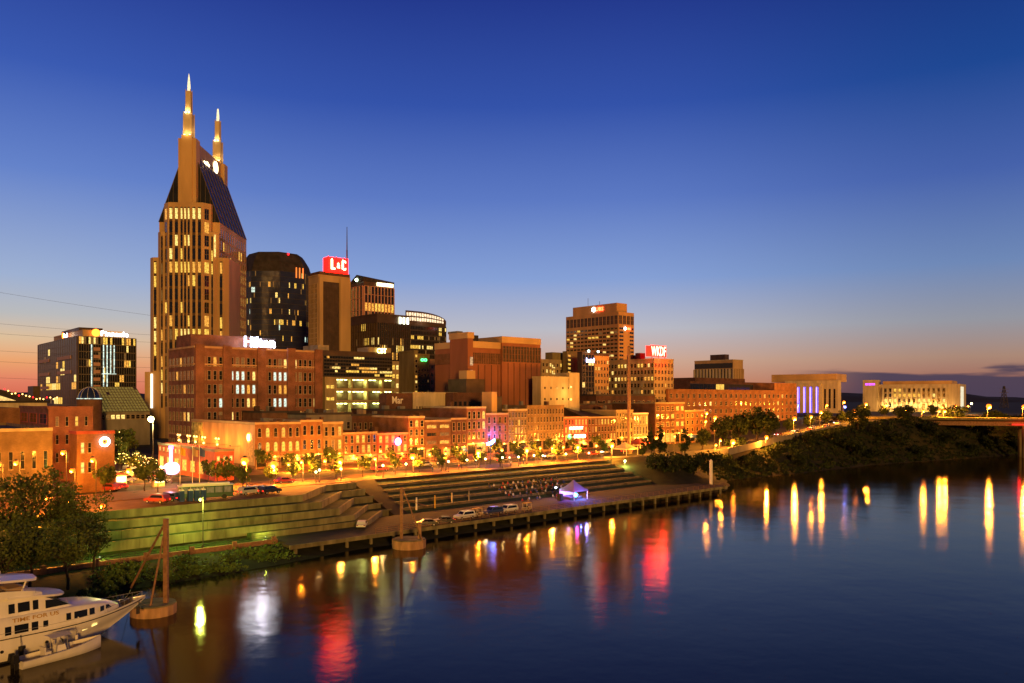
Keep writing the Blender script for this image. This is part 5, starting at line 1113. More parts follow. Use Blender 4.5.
# hill road and bridge lamps on the right
for px, py, D, z0, w, pw, r_ in ((706,413,345,10,'topmost of three before the orange warehouse',5000,.55),(714.5,417.5,335,9.5,'brightest of three before the orange warehouse',7000,.7),(705,421,325,9,'lowest of three before the orange warehouse',3500,.45),(731.5,420,330,9.6,'against the dark clump of trees',2500,.4),
        (732,441.5,300,9,'low and blazing at the foot of the dark trees',6500,.8),(719.5,440,290,8.6,'small one at the foot of the dark trees',2500,.4),(715,444.5,285,8.4,'lowest one left of the blazing lamp',1800,.35),(765.5,437,312,10.5,'below the hill road, right of the dark trees',4500,.6),(656,437.5,285,8,'between the conifers near the mast',6000,.65),(674,436,292,8,'right of the conifers',1500,.3),
        (793.5,418.5,350,13,'first on the hill road',7000,.75),(810,416.5,372,14,'second on the hill road',4500,.55),(820,412,385,15,'third on the hill road, taller',5500,.6),(826,405,440,16,'white one before the columned hall',3000,.5),(843,402,440,17,'before the dark sky beside the columned hall',3500,.55),(853.5,411,392,16.5,'at the bend of the hill road',6500,.8),
        (865,404,420,17,'left of the stone end pylon',5000,.6),(885,405,450,17,'white one at the courthouse end pylon',3000,.5),(897.5,410,415,17.5,'first on the bridge approach',4500,.5),(904,409.5,412,17.5,'second on the bridge approach',4500,.5),(922,411,405,17.5,'third on the bridge approach',4000,.45),(937.7,411,398,17.6,'fourth on the bridge approach, close to the next',4000,.45),
        (943.5,411,396,17.6,'fifth on the bridge approach, close to the one before',4000,.5),(941,407,470,17,'behind the fourth and fifth bridge lamps',3000,.45),(954.5,406,470,17,'at the right corner of the courthouse',5000,.6),(967,406,480,17,'right of the courthouse',2500,.4),(987.4,406.3,387,17.9,'blazing on the bridge deck',8000,.95),(1022.5,406.5,376,17.9,'on the bridge at the right edge',6500,.7)):
    tall_lamp('orange lamp '+w, px, py, D, z0, pw*2.0, r=r_*.85, group='orange lamps on the hill and bridge')
for px, py, D, z0, em, w, c_ in ((845,407,415,16,'blue','blue lamp beside the bend of the hill road',(.1,.2,1)),(798,405,470,15,'cool','bluish white lamp before the blue glowing hall',(.6,.8,1)),(625,461,258,6.5,emit('lamp_lime',(.75,1,.3),12),'lime coloured lamp on the grey wall by the mast',(.8,1,.2)),(971.5,403.5,520,17,'globe','small white light right of the courthouse',(1,.9,.7))):
    tall_lamp(w, px, py, D, z0, 900, em=em, col=c_, r=.5 if px > 700 else .3, group=None, arm=False)

# ------------------------------------------------------------------ hill road, bridge
pts = [(682,452,286,8.0),(728,449,290,8.9),(765,443,318,10.6),(790,437.5,335,12),(815,432.5,355,13.4),(838,427.5,375,14.6),(852,422,392,15.8),(872,416.5,408,17.2)]
L3_ = [Vector((at(a, d), d, z)) for a, b, d, z in pts]; mb = MB(); m2 = MB()
for a, b in zip(L3_, L3_[1:]):
    d = (b-a); n_ = Vector((-d.y, d.x, 0)).normalized(); up = Vector((0,0,.0)); lo = Vector((0,0,-5))
    mb.add([a, b, b+n_*9, a+n_*9, a+lo, b+lo, b+n_*9+lo, a+n_*9+lo], [(0,1,2,3),(0,4,5,1),(3,2,6,7)])
    m2.add([a-n_*.35+Vector((0,0,q)) for q in (-1.6,.85)]+[b-n_*.35+Vector((0,0,q)) for q in (-1.6,.85)]+[a-n_*.03+Vector((0,0,q)) for q in (-1.6,.85)]+[b-n_*.03+Vector((0,0,q)) for q in (-1.6,.85)], [(0,2,3,1),(1,3,7,5),(4,5,7,6)])
tag(mb.build('hill_road', M['asphalt']), kind='structure'); tag(m2.build('parapet_wall', M['grey']), 'pale parapet wall along the outer edge of the hill road', 'wall')
B0, B1 = Vector((168, 408, 17.6)), Vector((310, 352, 17.9)); d = (B1-B0).normalized(); n_ = Vector((-d.y, d.x, 0))
br = thing('bridge', 'steel girder road bridge reaching out over the river on a concrete pier', 'bridge', B0, math.atan2(d.y, d.x)); LB = (B1-B0).length
mb = MB(); mb.box(-12, LB, -7, 7, -.6, 0); mb.build('deck', M['asphalt'], br); mb = MB(); [mb.box(-4, LB, y-.3, y+.3, -2.7, -.61) for y in (-5.4,-1.8,1.8,5.4)]; mb.build('girder', M['steel'], br)
for y in (-7, 6.75): mb = MB(); mb.box(-12, LB, y-.02, y+.25, .01, .95); mb.build('parapet', M['concrete'], br)
for q in (.52, .95):
    mb = MB(); x = LB*q; mb.box(x-1, x+1, -5.8, 5.8, -4.2, -2.72); [mb.tube((x, y, -20.5), (x, y, -4.2), 1.25, n=14) for y in (-4.2, 4.2)]; mb.build('pier', M['concrete'], br)
mb = MB(); x = LB*.5; mb.box(x-2.6, x+2.6, -7.2, -6.9, -2.2, -1.7); mb.build('navigation_light', emit('nav_red', (1,.01,.01), 2), br)
plamp(br, (LB*.5, -9, -2.2), 500, (1,.02,.02), .5)
r = thing('lattice_pylon', 'steel lattice pylon on the skyline behind the bridge', 'pylon', (at(1004, 900), 900, 17)); hh = zat(386, 900)-17; mb = MB(); w0, w1 = 3.2, .6
for k_ in range(6):
    z0_, z1_ = hh*k_/6, hh*(k_+1)/6; a, b = w0+(w1-w0)*k_/6, w0+(w1-w0)*(k_+1)/6; Ca, Cb = [(-a,-a),(a,-a),(a,a),(-a,a)], [(-b,-b),(b,-b),(b,b),(-b,b)]
    for i in range(4): mb.tube((*Ca[i],z0_), (*Cb[i],z1_), .28, n=4); mb.tube((*Ca[i],z0_), (*Cb[(i+1)%4],z1_), .18, n=4); mb.tube((*Ca[(i+1)%4],z0_), (*Cb[i],z1_), .18, n=4)
mb.build('lattice', M['pole'], r); mb = MB(); [mb.box(-5,5,-.2,.2,hh*q,hh*q+.4) for q in (.7,.85)]; mb.build('crossarm', M['pole'], r)

# ------------------------------------------------------------------ mast, canopies, white pile, mooring dolphins
D = 288; r = thing('tall_mast', 'tall brown steel mast rising above the riverfront houses', 'mast', (at(629, D), D, GZ)); hh = zat(347, D)-GZ
mb = MB(); mb.tube((0,0,0), (0,0,hh), .72, .5, 12); mb.build('pole', M['steel'], r); mb = MB(); mb.tube((0,0,-2), (0,0,.8), 1.2, 1.1, 12); mb.build('base', M['concrete'], r); mb = MB(); mb.tube((0,0,hh), (0,0,hh+.4), .6, .3, 10); mb.build('cap', M['steel'], r)
def canopy(name, label, x, y, z, w, h0, h1, mt, rz=UA, lights=None):
    o = thing(name, label, 'canopy', (x, y, z), rz); mb = MB(); n = 6
    for i in range(n):
        f0, f1 = i/n, (i+1)/n; c = lambda f: (w/2*(1-f)+.05, h0+(h1-h0)*f**1.45)
        (a, za), (b, zb) = c(f0), c(f1)
        for k_ in range(4):
            P_ = [(-a,-a),(a,-a),(a,a),(-a,a)]; Q_ = [(-b,-b),(b,-b),(b,b),(-b,b)]; mb.quad((*P_[k_],za), (*P_[(k_+1)%4],za), (*Q_[(k_+1)%4],zb), (*Q_[k_],zb))
    for k_ in range(4): P_ = [(-w/2,-w/2),(w/2,-w/2),(w/2,w/2),(-w/2,w/2)]; mb.quad((*P_[k_],h0-.45), (*P_[(k_+1)%4],h0-.45), (*P_[(k_+1)%4],h0), (*P_[k_],h0))
    mb.build('roof', mt, o)
    for sx in (-1,1):
        for sy in (-1,1): mb = MB(); mb.tube((sx*(w/2-.1),sy*(w/2-.1),0), (sx*(w/2-.1),sy*(w/2-.1),h0), .09, n=6); mb.build('leg', M['white'], o)
    return o
D = 282; c = canopy('canopy', 'orange lit peaked canopy at the foot of the tall mast', at(625, D), D, GZ, 6.5, 2.4, 4.6, M['cream']); plamp(c, (0,-4,2), 900, SOD, .3)
D = 292; c = canopy('canopy', 'red lit canopy between the tall mast and the conifers', at(639, D), D, GZ+1.5, 5.5, 2.2, 3.9, M['painted_red']); plamp(c, (0,-4,2), 900, (1,.2,.05), .3)
D = 206; tent = canopy('stage_tent', 'white peaked stage tent lit pink and blue on the quay', at(573.5, D), D, 2.05, 5.2, 2.5, 4.9, mat('tent_fabric', (.2,.18,.3), .8, var=.1))
plamp(tent, (-3,-4,3.6), 300, (.9,.05,.6), .3); plamp(tent, (1.2,-1.5,1.6), 2600, (.1,.2,1), .3); plamp(tent, (-1.5,.5,2.2), 1300, (.5,.12,1), .3); plamp(tent, (0,-4.5,3.2), 600, (.25,.2,1), .3)
mb = MB(); mb.box(-2.3,2.3,-1,2.2,.0,.6); mb.build('stage', M['dtrim'], tent); mb = MB(); mb.box(-2.4,2.4,2.35,2.45,.7,2.2); mb.build('backdrop', M['cloth_white'], tent)
r = thing('stage_light', 'bright cyan stage light inside the tent', 'stage light', Vector(tent.location)+Vector((.3,-3.2,.1))); mb = MB(); mb.tube((0,0,0),(0,0,1),.06,n=6); mb.build('stand', M['pole'], r); mb = MB(); mb.ball((0,0,1.25), .5, nu=10, nv=6); mb.build('lamp', emit('stage_cyan', (.05,.5,1), 22), r)
r = thing('stage_light', 'small white spotlight on a stand left of the tent', 'stage light', Vector(tent.location)+Vector((-4.6,-1,.0))); mb = MB(); mb.tube((0,0,0),(0,0,2.8),.06,n=6); mb.build('stand', M['pole'], r); mb = MB(); mb.ball((0,0,3.0), .28, nu=10, nv=6); mb.build('lamp', E_['white'], r); plamp(r, (0,.6,3.1), 260, (.8,.85,1), .2)
r = thing('speaker_stack', 'dark loudspeaker stack lit magenta beside the stage tent', 'speaker', Vector(tent.location)+Vector((-3.6,-3.4,0)), UA); mb = MB(); mb.box(-.6,.6,-.5,.5,0,1.7); mb.build('cabinet', M['black'], r); mb = MB(); mb.box(-.35,.35,-.56,-.51,.2,1.5); mb.build('grille', M['dtrim'], r)
D = 245; r = thing('mooring_pile', 'white pile standing at the far end of the quay', 'pile', (at(711, D), D, 1.5)); hh = zat(461, D)-1.5; mb = MB(); mb.tube((0,0,-3), (0,0,hh), .5, n=12); mb.build('pole', M['white'], r); mb = MB(); mb.tube((0,0,hh), (0,0,hh+.5), .52, .1, 12); mb.build('cap', M['white'], r)
def dolphin(label, px, D, rad, ztop, ph, dx, legs, stub=False):
    o = thing('mooring_dolphin', label, 'mooring', (at(px, D), D, 0)); n = 36
    mb = MB(); mb.prism([(rad*(1+.02*(i%2))*cos(2*pi*i/n), rad*(1+.02*(i%2))*sin(2*pi*i/n)) for i in range(n)], -3, ztop); mb.build('sheet_pile_cell', M['rust'], o)
    mb = MB(); mb.tube((0,0,ztop), (0,0,ztop+.16), rad*.98, n=n, sm=False); mb.build('cap', M['concrete'], o)
    mb = MB(); mb.box(dx-.27, dx+.27, -.27, .27, ztop, ph); mb.build('post', M['steel'], o)
    for (a, b, r_) in legs: mb = MB(); mb.tube(a, b, r_, n=8); mb.build('brace', M['steel'], o)
    if stub: mb = MB(); mb.box(1.7, 2.3, -.3, .3, ztop, ztop+2.9); mb.build('bollard', M['rust'], o)
    return o
D = 104; z = lambda y: zat(y, D)
dolphin('round sheet pile mooring cell with a tall post off the yacht bow', 153.5, D, 2.75, 1.25, z(518.5), at(166, D)-at(153.5, D), [((at(165, D)-at(153.5, D), 0, z(523)), (at(131, 110)-at(153.5, D), 6, z(594)-.6), .15), ((at(164.5, D)-at(153.5, D), -.3, z(536)), (at(152, 103)-at(153.5, D), -1.5, 1.2), .14)])
D = 150
dolphin('round sheet pile mooring cell with a tall post beside the parked cars', 409, D, 3.1, 1.5, zat(487, D), at(401.5, D)-at(409, D), [((at(403, D)-at(409, D), 0, zat(489, D)), (at(424, D)-at(409, D), -1.5, 1.2), .13), ((at(402, D)-at(409, D), 0, zat(499, D)), (3.4, 2, zat(497, D)-2), .06)], True)

# ------------------------------------------------------------------ vehicles
def car_proto(name, kindp='sedan'):
    L_, W_, Hh = dict(sedan=(4.6,1.8,1.45), suv=(4.7,1.9,1.75), van=(5.4,2.0,2.2), truck=(5.3,1.95,1.85))[kindp]
    o = thing(name, 'car', 'car'); x0, x1 = -L_/2, L_/2
    prof = {'sedan': [(x0,.45),(x0,.85),(x0+.5,.95),(x0+1.0,Hh-.05),(x0+1.6,Hh),(x0+2.7,Hh),(x1-1.3,.98),(x1-.2,.82),(x1,.6),(x1,.4)],
            'suv': [(x0,.45),(x0,1.05),(x0+.3,Hh-.05),(x0+.8,Hh),(x0+3.0,Hh),(x1-1.15,1.08),(x1-.2,.95),(x1,.7),(x1,.42)],
            'van': [(x0,.4),(x0,Hh-.1),(x0+.2,Hh),(x0+4.0,Hh),(x1-.75,1.2),(x1-.1,1.0),(x1,.7),(x1,.4)],
            'truck': [(x0,.5),(x0,1.05),(x0+2.0,1.05),(x0+2.1,Hh-.05),(x0+2.4,Hh),(x0+3.5,Hh),(x1-1.25,1.1),(x1-.15,.98),(x1,.7),(x1,.45)]}[kindp]
    mb = MB(); secs = []
    for y, k_ in ((-W_/2+.06,0), (-W_/2,.5), (-W_/2+.02,1), (W_/2-.02,1), (W_/2,.5), (W_/2-.06,0)): pass
    for yy, ins in ((-1, 0), (1, 0)): pass
    def py_(z): return W_/2*(1-.16*max(0, (z-.95))/(Hh-.9)) if kindp != 'van' else W_/2*(1-.06*max(0, z-1))
    lo = [(x, -py_(z), z) for x, z in prof]; hi = [(x, py_(z), z) for x, z in prof]; n = len(prof)
    mb.add(lo+hi, [tuple(range(n)), tuple(range(2*n-1, n-1, -1))]+[(i, n+i, n+(i+1)%n, (i+1)%n) for i in range(n)]); mb.build('body', M['car_silver'], o)
    g = MB(); zb, zt = (.98, Hh-.1) if kindp == 'sedan' else (1.1, Hh-.14); a, b = dict(sedan=(x0+.9,x1-1.5), suv=(x0+.35,x1-1.35), van=(x1-2.2,x1-.95), truck=(x0+2.2,x1-1.35))[kindp]
    for s_ in (-1, 1):
        yb, yt = s_*(py_(zb)+.012), s_*(py_(zt)+.012); g.quad((a,yb,zb), (b,yb,zb), (b-.5,yt,zt), (a+.2,yt,zt))
    fx = [q for q in prof if q[1] > Hh-.02][-1]; fn = prof[prof.index(fx)+1]
    nx_, nz_ = (fx[1]-fn[1]), (fn[0]-fx[0]); nl = hypot(nx_, nz_); ox, oz = nx_/nl*.012, nz_/nl*.012
    lx = lambda f: (fx[0]+(fn[0]-fx[0])*f+ox, fx[1]+(fn[1]-fx[1])*f+oz)
    (xa, za), (xb, zb2) = lx(.08), lx(.92); g.quad((xa,-py_(za)*.9,za), (xb,-py_(zb2)*.9,zb2), (xb,py_(zb2)*.9,zb2), (xa,py_(za)*.9,za)); g.build('windows', M['glass'], o)
    for x in (x0+.85, x1-.9):
        for s_ in (-1, 1):
            w_ = MB(); w_.tube((x, s_*(W_/2-.2), .33), (x, s_*(W_/2+.02), .33), .33, n=14); w_ = w_.build('wheel', M['black'], o); rm = MB(); rm.tube((x, s_*(W_/2+.021), .33), (x, s_*(W_/2+.03), .33), .18, n=10); rm.build('rim', M['car_silver'], w_)
    for s_ in (-1, 1):
        q = MB(); q.box(x1-.05, x1+.02, s_*W_*.36-.18, s_*W_*.36+.18, .58, .74); q.build('headlight', M['car_white'], o); q = MB(); q.box(x0-.02, x0+.05, s_*W_*.38-.16, s_*W_*.38+.16, .68, .86); q.build('taillight', M['car_red'], o)
    o.location = (0, 0, -50); return o
PROTO = {k_: car_proto(dict(sedan='parked_car', suv='parked_car', van='parked_van', truck='pickup_truck')[k_], k_) for k_ in ('sedan','suv','van','truck')}
first = set()
def car(k_, col, label, x, y, z, rz, group=None, lights=0):
    o = copy_tree(PROTO[k_], loc=(x, y, z), rz=rz, label=label, category='van' if k_ == 'van' else 'pickup truck' if k_ == 'truck' else 'car')
    if group: o['group'] = group
    for ch in o.children:
        base = ch.name.split('.')[0]
        sub = M['car_'+col] if base == 'body' else E_['head'] if base == 'headlight' and lights & 1 else E_['tail'] if base == 'taillight' and lights & 2 else None
        if sub: ch.material_slots[0].link = 'OBJECT'; ch.material_slots[0].material = sub
    return o
def car_px(k_, col, label, px, py, z, rz, group=None, lights=0):
    p = pt(px, py, z); return car(k_, col, label, p.x, p.y, z, rz, group, lights)
g = 'vehicles parked on the quay'; q = 2.06
car_px('sedan','white','white car parked at the foot of the terraces ramp', 362, 527.5, q, UA+.9, g)
car_px('sedan','black','dark car nearest the mooring cell, with a pale rear', 426, 526, q, UA+2.7, g); car_px('sedan','black','dark red lit car second from the mooring cell', 443.5, 523.5, q, UA+2.7, g, 2); car_px('suv','white','white estate car between a dark car and a yellow cart', 464.5, 519, q, UA+pi, g)
car_px('suv','blue','dark blue car with a blue roof light on the quay', 493, 514.5, q, UA+pi, g); car_px('suv','white','white car closest to the stage tent', 508, 512.5, q, UA+pi, g)
for px, py, lb in ((477.5,517,'small utility cart with a yellow roof beside the white estate car'),(527,511,'small utility cart with a yellow roof next to the stage tent')):
    r = thing('utility_cart', lb, 'cart', pt(px, py, q), UA+.2, 'utility carts on the quay'); mb = MB(); mb.box(-1.2,1.2,-.6,.6,.3,.55); mb.box(-1.25,-.5,-.6,.6,.56,.95); mb.box(.85,1.2,-.6,.6,.56,.9); mb.build('body', M['cream'], r); mb = MB(); mb.box(-.45,.05,-.55,.55,.56,.85); mb.box(-.5,-.42,-.55,.55,.86,1.3); mb.build('seat', M['black'], r)
    mb = MB(); [mb.tube((x,s_*.55,.55),(x*.9,s_*.55,1.85),.04,n=5) for x in (-1,.95) for s_ in (1,-1)]; mb.build('frame', M['white'], r); mb = MB(); mb.prism([(-1.15,-.65),(1.1,-.65),(1.1,.65),(-1.15,.65)], 1.86, 1.98, top=[(-1.05,-.55),(1.0,-.55),(1.0,.55),(-1.05,.55)]); mb.build('roof', M['yellow'], r)
    for x in (-.8,.8):
        for s_ in (-1,1): mb = MB(); mb.tube((x,s_*.48,.25),(x,s_*.63,.25),.25,n=12); mb.build('wheel', M['black'], r)
g = 'vehicles on the street above the terraces'
car_px('suv','red','red emergency car above the left terraces', 157, 503, GZ, UA+2.1, g, 3); car_px('suv','blue','dark blue emergency car beside the blue toilets', 169, 501, GZ, UA+2.1, g, 3)
car_px('suv','silver','silver car with red tail lights right of the trolley bus', 250, 494.5, GZ, UA+.1, g, 2); car_px('suv','black','black car at the street corner above the terraces', 270, 493.5, GZ, UA+.2, g, 2); car_px('sedan','red','red car behind the black corner car', 285, 483, GZ, UA, g, 2); car_px('sedan','silver','pale car between the silver car and the black one', 260, 492, GZ, UA+.2, g, 2)
g = 'cars on Broadway'
for i, (px, D, c_, lt, rz, lb) in enumerate(((108,172,'red',2,.6,'red car on Broadway before the ring sign building'),(118,176,'red',3,.4,'red car on Broadway, just right of the first red one'),(126,190,'white',1,-1.0,'white car on Broadway with bright headlights'),(138,205,'silver',1,-1.0,'silver car on Broadway under the string lit trees'),(150,196,'black',2,2.2,'black car on Broadway left of the guitar sign'),(160,188,'white',1,-1.0,'white car on Broadway beside the guitar sign'),(132,222,'white',1,-1.1,'white car with headlights far up Broadway'),(121,205,'silver',1,-1.0,'silver car with headlights beside the ring sign building'))):
    car('sedan' if i % 2 else 'suv', c_, lb, at(px, D), D, GZ-.045, UA+rz+1.5, g, lt)
g = 'cars in the parking lot behind the trees'
for i, (u, v, c_, lt) in enumerate(((-62,30,'white',1),(-56,33,'silver',0),(-50,30,'red',2),(-44,33,'white',1),(-66,38,'black',1),(-58,40,'silver',2),(-50,40,'blue',1),(-42,40,'white',1))):
    p = uv(u, v); car('suv' if i % 3 else 'sedan', c_, c_+' car in the parking lot behind the trees, '+['in the front row at the left','second in the front row','third in the front row','last in the front row','in the back row at the left','second in the back row','third in the back row','last in the back row'][i], p.x, p.y, GZ+.0, UA+pi/2*(1 if i % 2 else -1), g, lt)
g = 'cars along the avenue'
for i, (u, v, c_, lt, lb) in enumerate(((52,56,'red',2,'red car in front of the flat windowed orange house'),(70,60,'silver',1,'silver car in front of the low brick house'),(98,56,'black',2,'black car in front of the broad brown house'),(122,60,'white',1,'white car in front of the violet lit house'),(140,56,'red',2,'red car in front of the long tan block'),(152,60,'silver',1,'silver car in front of the red lit house'),(160,57,'red',2,'red car in front of the sloping roof house'))):
    p = uv(u, v); car('sedan', c_, lb, p.x, p.y, GZ-.09, UA if lt == 2 else UA+pi, g, lt)
g = 'cars on the hill road'
for i in range(9):
    a, b = L3_[3], L3_[6]; t_ = i/9; k_ = t_*3; j = int(k_); a, b = L3_[3+j], L3_[4+j]; d = (b-a).normalized(); p = a.lerp(b, k_-j)+Vector((-d.y, d.x, 0))*(2.2 if i % 2 else 5)
    car('sedan', ['red','white','black'][i % 3], ['red','white','dark'][i % 3]+' car on the hill road, '+['at its foot','second from the foot','third up','fourth up, below the middle lamp','halfway up','sixth up','seventh up','near the bend','at the bend'][i], p.x, p.y, p.z+.02, math.atan2(d.y, d.x)+(0 if i % 2 else pi), g, 2 if i % 2 else 1)
for k_ in list(PROTO.values()):
    for c in list(k_.children):
        for c2 in list(c.children): bpy.data.objects.remove(c2)
        bpy.data.objects.remove(c)
    bpy.data.objects.remove(k_)
# trolley bus
p = pt(206, 499, GZ); r = thing('trolley_bus', 'dark green trolley bus with a cream roof parked above the terraces', 'bus', p, UA-.28)
mb = MB(); mb.box(-5,5,-1.25,1.25,.45,1.35); mb.box(-5,5,-1.2,1.2,2.45,2.7); [mb.box(x-.1,x+.1,-1.22,1.22,1.351,2.449) for x in (-4.9,-3.3,-1.7,-.1,1.5,3.1,4.9)]; mb.build('body', mat('bus_green', (.03,.06,.035), .4, var=.1), r)
mb = MB(); [mb.box(x-.66,x+.66,-1.17,1.17,1.36,2.44) for x in (-4.1,-2.5,-.9,.7,2.3,4.0)]; mb.build('windows', emit('bus_glow', (1,.6,.25), .1, .4), r)
mb = MB(); mb.box(-5.15,5.15,-1.4,1.4,2.71,2.85); mb.box(-4.4,4.4,-.8,.8,2.86,3.2); mb.build('roof', M['white'], r)
for x in (-3.4, 3.3):
    for s_ in (-1, 1): mb = MB(); mb.tube((x,s_*.95,.48),(x,s_*1.28,.48),.48,n=14); mb.build('wheel', M['black'], r)
for s_ in (-1, 1): mb = MB(); mb.box(5.0,5.06,s_*1.0-.15,s_*1.0+.15,.8,1.05); mb.build('taillight', E_['tail'], r)
# portable toilets
tp = None
for i, (px, lb) in enumerate(((181.5,'blue portable toilet standing apart at the left of the row'),(190.2,'blue portable toilet beside the gap in the row'),(196.7,'blue portable toilet between two others'),(203.2,'blue portable toilet at the right end of the row'))):
    p = pt(px, 501.5-i*.4, GZ)
    if tp is None:
        tp = r = thing('portable_toilet', lb, 'portable toilet', p, UA, 'blue portable toilets'); mb = MB(); mb.box(-.55,.55,-.55,.55,0,2.05); mb.build('cabin', M['blue'], r); mb = MB(); mb.prism([(-.6,-.6),(.6,-.6),(.6,.6),(-.6,.6)], 2.06, 2.32, top=[(-.35,-.6),(.35,-.6),(.35,.6),(-.35,.6)]); mb.build('roof', M['white'], r); mb = MB(); mb.box(-.4,.4,-.6,-.56,.1,1.95); mb.build('door', M['car_blue'], r); mb = MB(); mb.tube((.3,.45,2.0),(.3,.45,2.6),.06,n=6); mb.build('vent', M['white'], r)
    else: copy_tree(tp, loc=p, rz=UA, label=lb)
    if i == 0: tp.scale = (.72, .72, 1)
# guitar sign
D = 186; r = thing('guitar_sign', 'huge glowing pink and white neon guitar sign on the corner', 'sign', (at(171, D), D, GZ), .3); s_ = D/800; gz = lambda y: zat(y, D)-GZ
def blob(pts_, y0, y1): mb = MB(); n = len(pts_); mb.add([(x,y0,z) for x,z in pts_]+[(x,y1,z) for x,z in pts_], [tuple(range(n)), tuple(range(2*n-1,n-1,-1))]+[(i,n+i,n+(i+1)%n,(i+1)%n) for i in range(n)]); return mb
zc = gz(468.5); bodyp = []
for i in range(28):
    a = 2*pi*i/28; rr = 1.55+.28*cos(2*a)*-1+.12*sin(a); bodyp.append((rr*sin(a)*1.0, zc+rr*cos(a)*1.12))
blob(bodyp, -.25, .25).build('guitar_body', emit('neon_pinkwhite', (1,.42,.8), 2.6), r)
mb = MB(); mb.box(-.34,.34,-.2,.2,zc+1.5,gz(449)); mb.build('neck', emit('neon_lilac', (.6,.35,1), 3), r); mb = MB(); mb.box(-.48,.48,-.2,.2,gz(449)+.02,gz(446)); mb.build('headstock', E_['violet'], r); mb = MB(); mb.tube((0,.5,-.05),(0,.5,zc+1),.18,n=8); mb.box(-.1,.1,.2,.6,zc-.1,zc+.1); mb.build('post', M['pole'], r); plamp(r, (0,-2,zc), 2600, (1,.3,.4), .6); plamp(r, (-2.4,-1.4,zc), 6000, (1,.36,.05), .4)
mb = MB(); mb.ball((-2.2,0,zc+.3), .55); mb.build('side_globe', E_['gold'], r)
# flags on poles
for px, y0, c_, lb in ((180,446,'yellow','yellow and orange flag on a pole right of the guitar sign'),(192.5,447,'cloth_tan','tan flag on a pole before the red annex'),(199.5,447,'cloth_blue','blue flag on a pole before the red annex')):
    D = 178; r = thing('flag', lb, 'flag', (at(px, D), D, GZ)); hh = zat(y0, D)-GZ; mb = MB(); mb.tube((0,0,0),(0,0,hh+.3),.06,n=6); mb.build('pole', M['white'], r)
    mb = MB(); sec = [[(.06+.16*i, .12*sin(i*1.1), hh-.1*i*.4-2.0), (.06+.16*i, .12*sin(i*1.1+.3), hh-.12*i)] for i in range(8)]; mb.loft(sec); mb.build('cloth', M[c_], r)
# string lit trees on Broadway
for i, (px, D, sc_, lb) in enumerate(((122,212,1.0,'string lit tree left of the others on Broadway'),(137,206,1.1,'largest tree wrapped in gold string lights on Broadway'),(150,200,.95,'string lit tree nearest the guitar sign'),(112,262,1.6,'tall gold string lit tree far up beneath the conservatory'),(121,270,1.6,'gold string lit tree beside the conservatory entrance'))):
    o = tree('street', 'string_lit_tree', lb, at(px, D), D, GZ-.05, sc_, 'string lit trees'); mb = MB(); rr = random.Random(90+i)
    for _ in range(30): a = rr.uniform(0, 6.28); e = rr.uniform(-.6, 1.4); mb.ball((2.0*cos(a)*cos(e), 2.0*sin(a)*cos(e), 3.7+1.7*sin(e)), .1, nu=5, nv=3)
    tag(mb.build('bulb', E_['gold'], o), kind='stuff')
# kiosk light cluster on Broadway
for i, (px, py, D, c_, lb) in enumerate(((113,460,186,'pale','lit kiosk with a cream front beside the ring sign building'),(144,456,226,'pale','lit entrance kiosk with a white sign far up Broadway'),(120,470,184,'yel','low lit ticket booth on Broadway'),(158,473,182,'yel','low lit booth at the foot of the guitar sign'))):
    r = thing('kiosk', lb, 'kiosk', (at(px, D), D, GZ-.05), UA); w_ = 2.4; mb = MB(); mb.box(-w_/2,w_/2,-1,1,0,2.3); mb.build('booth', M['trim'], r); mb = MB(); mb.box(-w_/2+.2,w_/2-.2,-1.05,-1.005,.9,2.0); mb.build('lit_front', emit('kiosk_front%d' % i, (1,.8,.45), 4), r); mb = MB(); mb.prism([(-w_/2-.3,-1.4),(w_/2+.3,-1.4),(w_/2+.3,1.2),(-w_/2-.3,1.2)], 2.31, 2.8, top=[(-.5,-.5),(.5,-.5),(.5,.5),(-.5,.5)]); mb.build('roof', M['painted_red'], r); plamp(r, (0,-2.4,2.2), 2400, (1,.4,.06), .3)
# marker posts on the quay steps
for px, py, c_, lb in ((416.5,503.5,'white','pale marker post on the steps, nearest the mooring post'),(435,501.5,'yellow','yellow marker post on the steps'),(452,498.5,'cream','cream marker post on the steps, third along'),(469,496.5,'grey','grey marker post on the steps, last of the row')):
    p = pt(px, py, 4.0); r = thing('marker_post', lb, 'post', p, 0, 'marker posts on the steps'); mb = MB(); mb.tube((0,0,-1.5),(0,0,1.25),.22,.18,8); mb.build('post', M[c_], r); mb = MB(); mb.tube((0,0,1.25),(0,0,1.4),.24,.1,8); mb.build('cap', M[c_], r)

# ------------------------------------------------------------------ people
def skin_fig(joints, edges, radii, sub=1):
    me = bpy.data.meshes.new('person'); me.from_pydata(joints, edges, []); o = bpy.data.objects.new('person', me); COL.objects.link(o)
    sk = o.modifiers.new('s', 'SKIN'); sd = o.modifiers.new('d', 'SUBSURF'); sd.levels = sub
    for v, r_ in zip(me.skin_vertices[0].data, radii): v.radius = (r_, r_)
    me.skin_vertices[0].data[0].use_root = True
    dg = bpy.context.evaluated_depsgraph_get(); dg.update(); m2 = bpy.data.meshes.new_from_object(o.evaluated_get(dg)); bpy.data.objects.remove(o); return m2
SIT = [(0,0,.46),(0,-.02,.72),(0,0,.98),(0,-.02,1.1),(0,-.05,1.24),(.1,-.06,.48),(.13,-.5,.5),(.13,-.52,.05),(.13,-.66,.02),(-.1,-.06,.48),(-.13,-.5,.5),(-.13,-.52,.05),(-.13,-.66,.02),(.2,0,.95),(.26,-.1,.68),(.14,-.34,.6),(-.2,0,.95),(-.26,-.1,.68),(-.14,-.34,.6)]
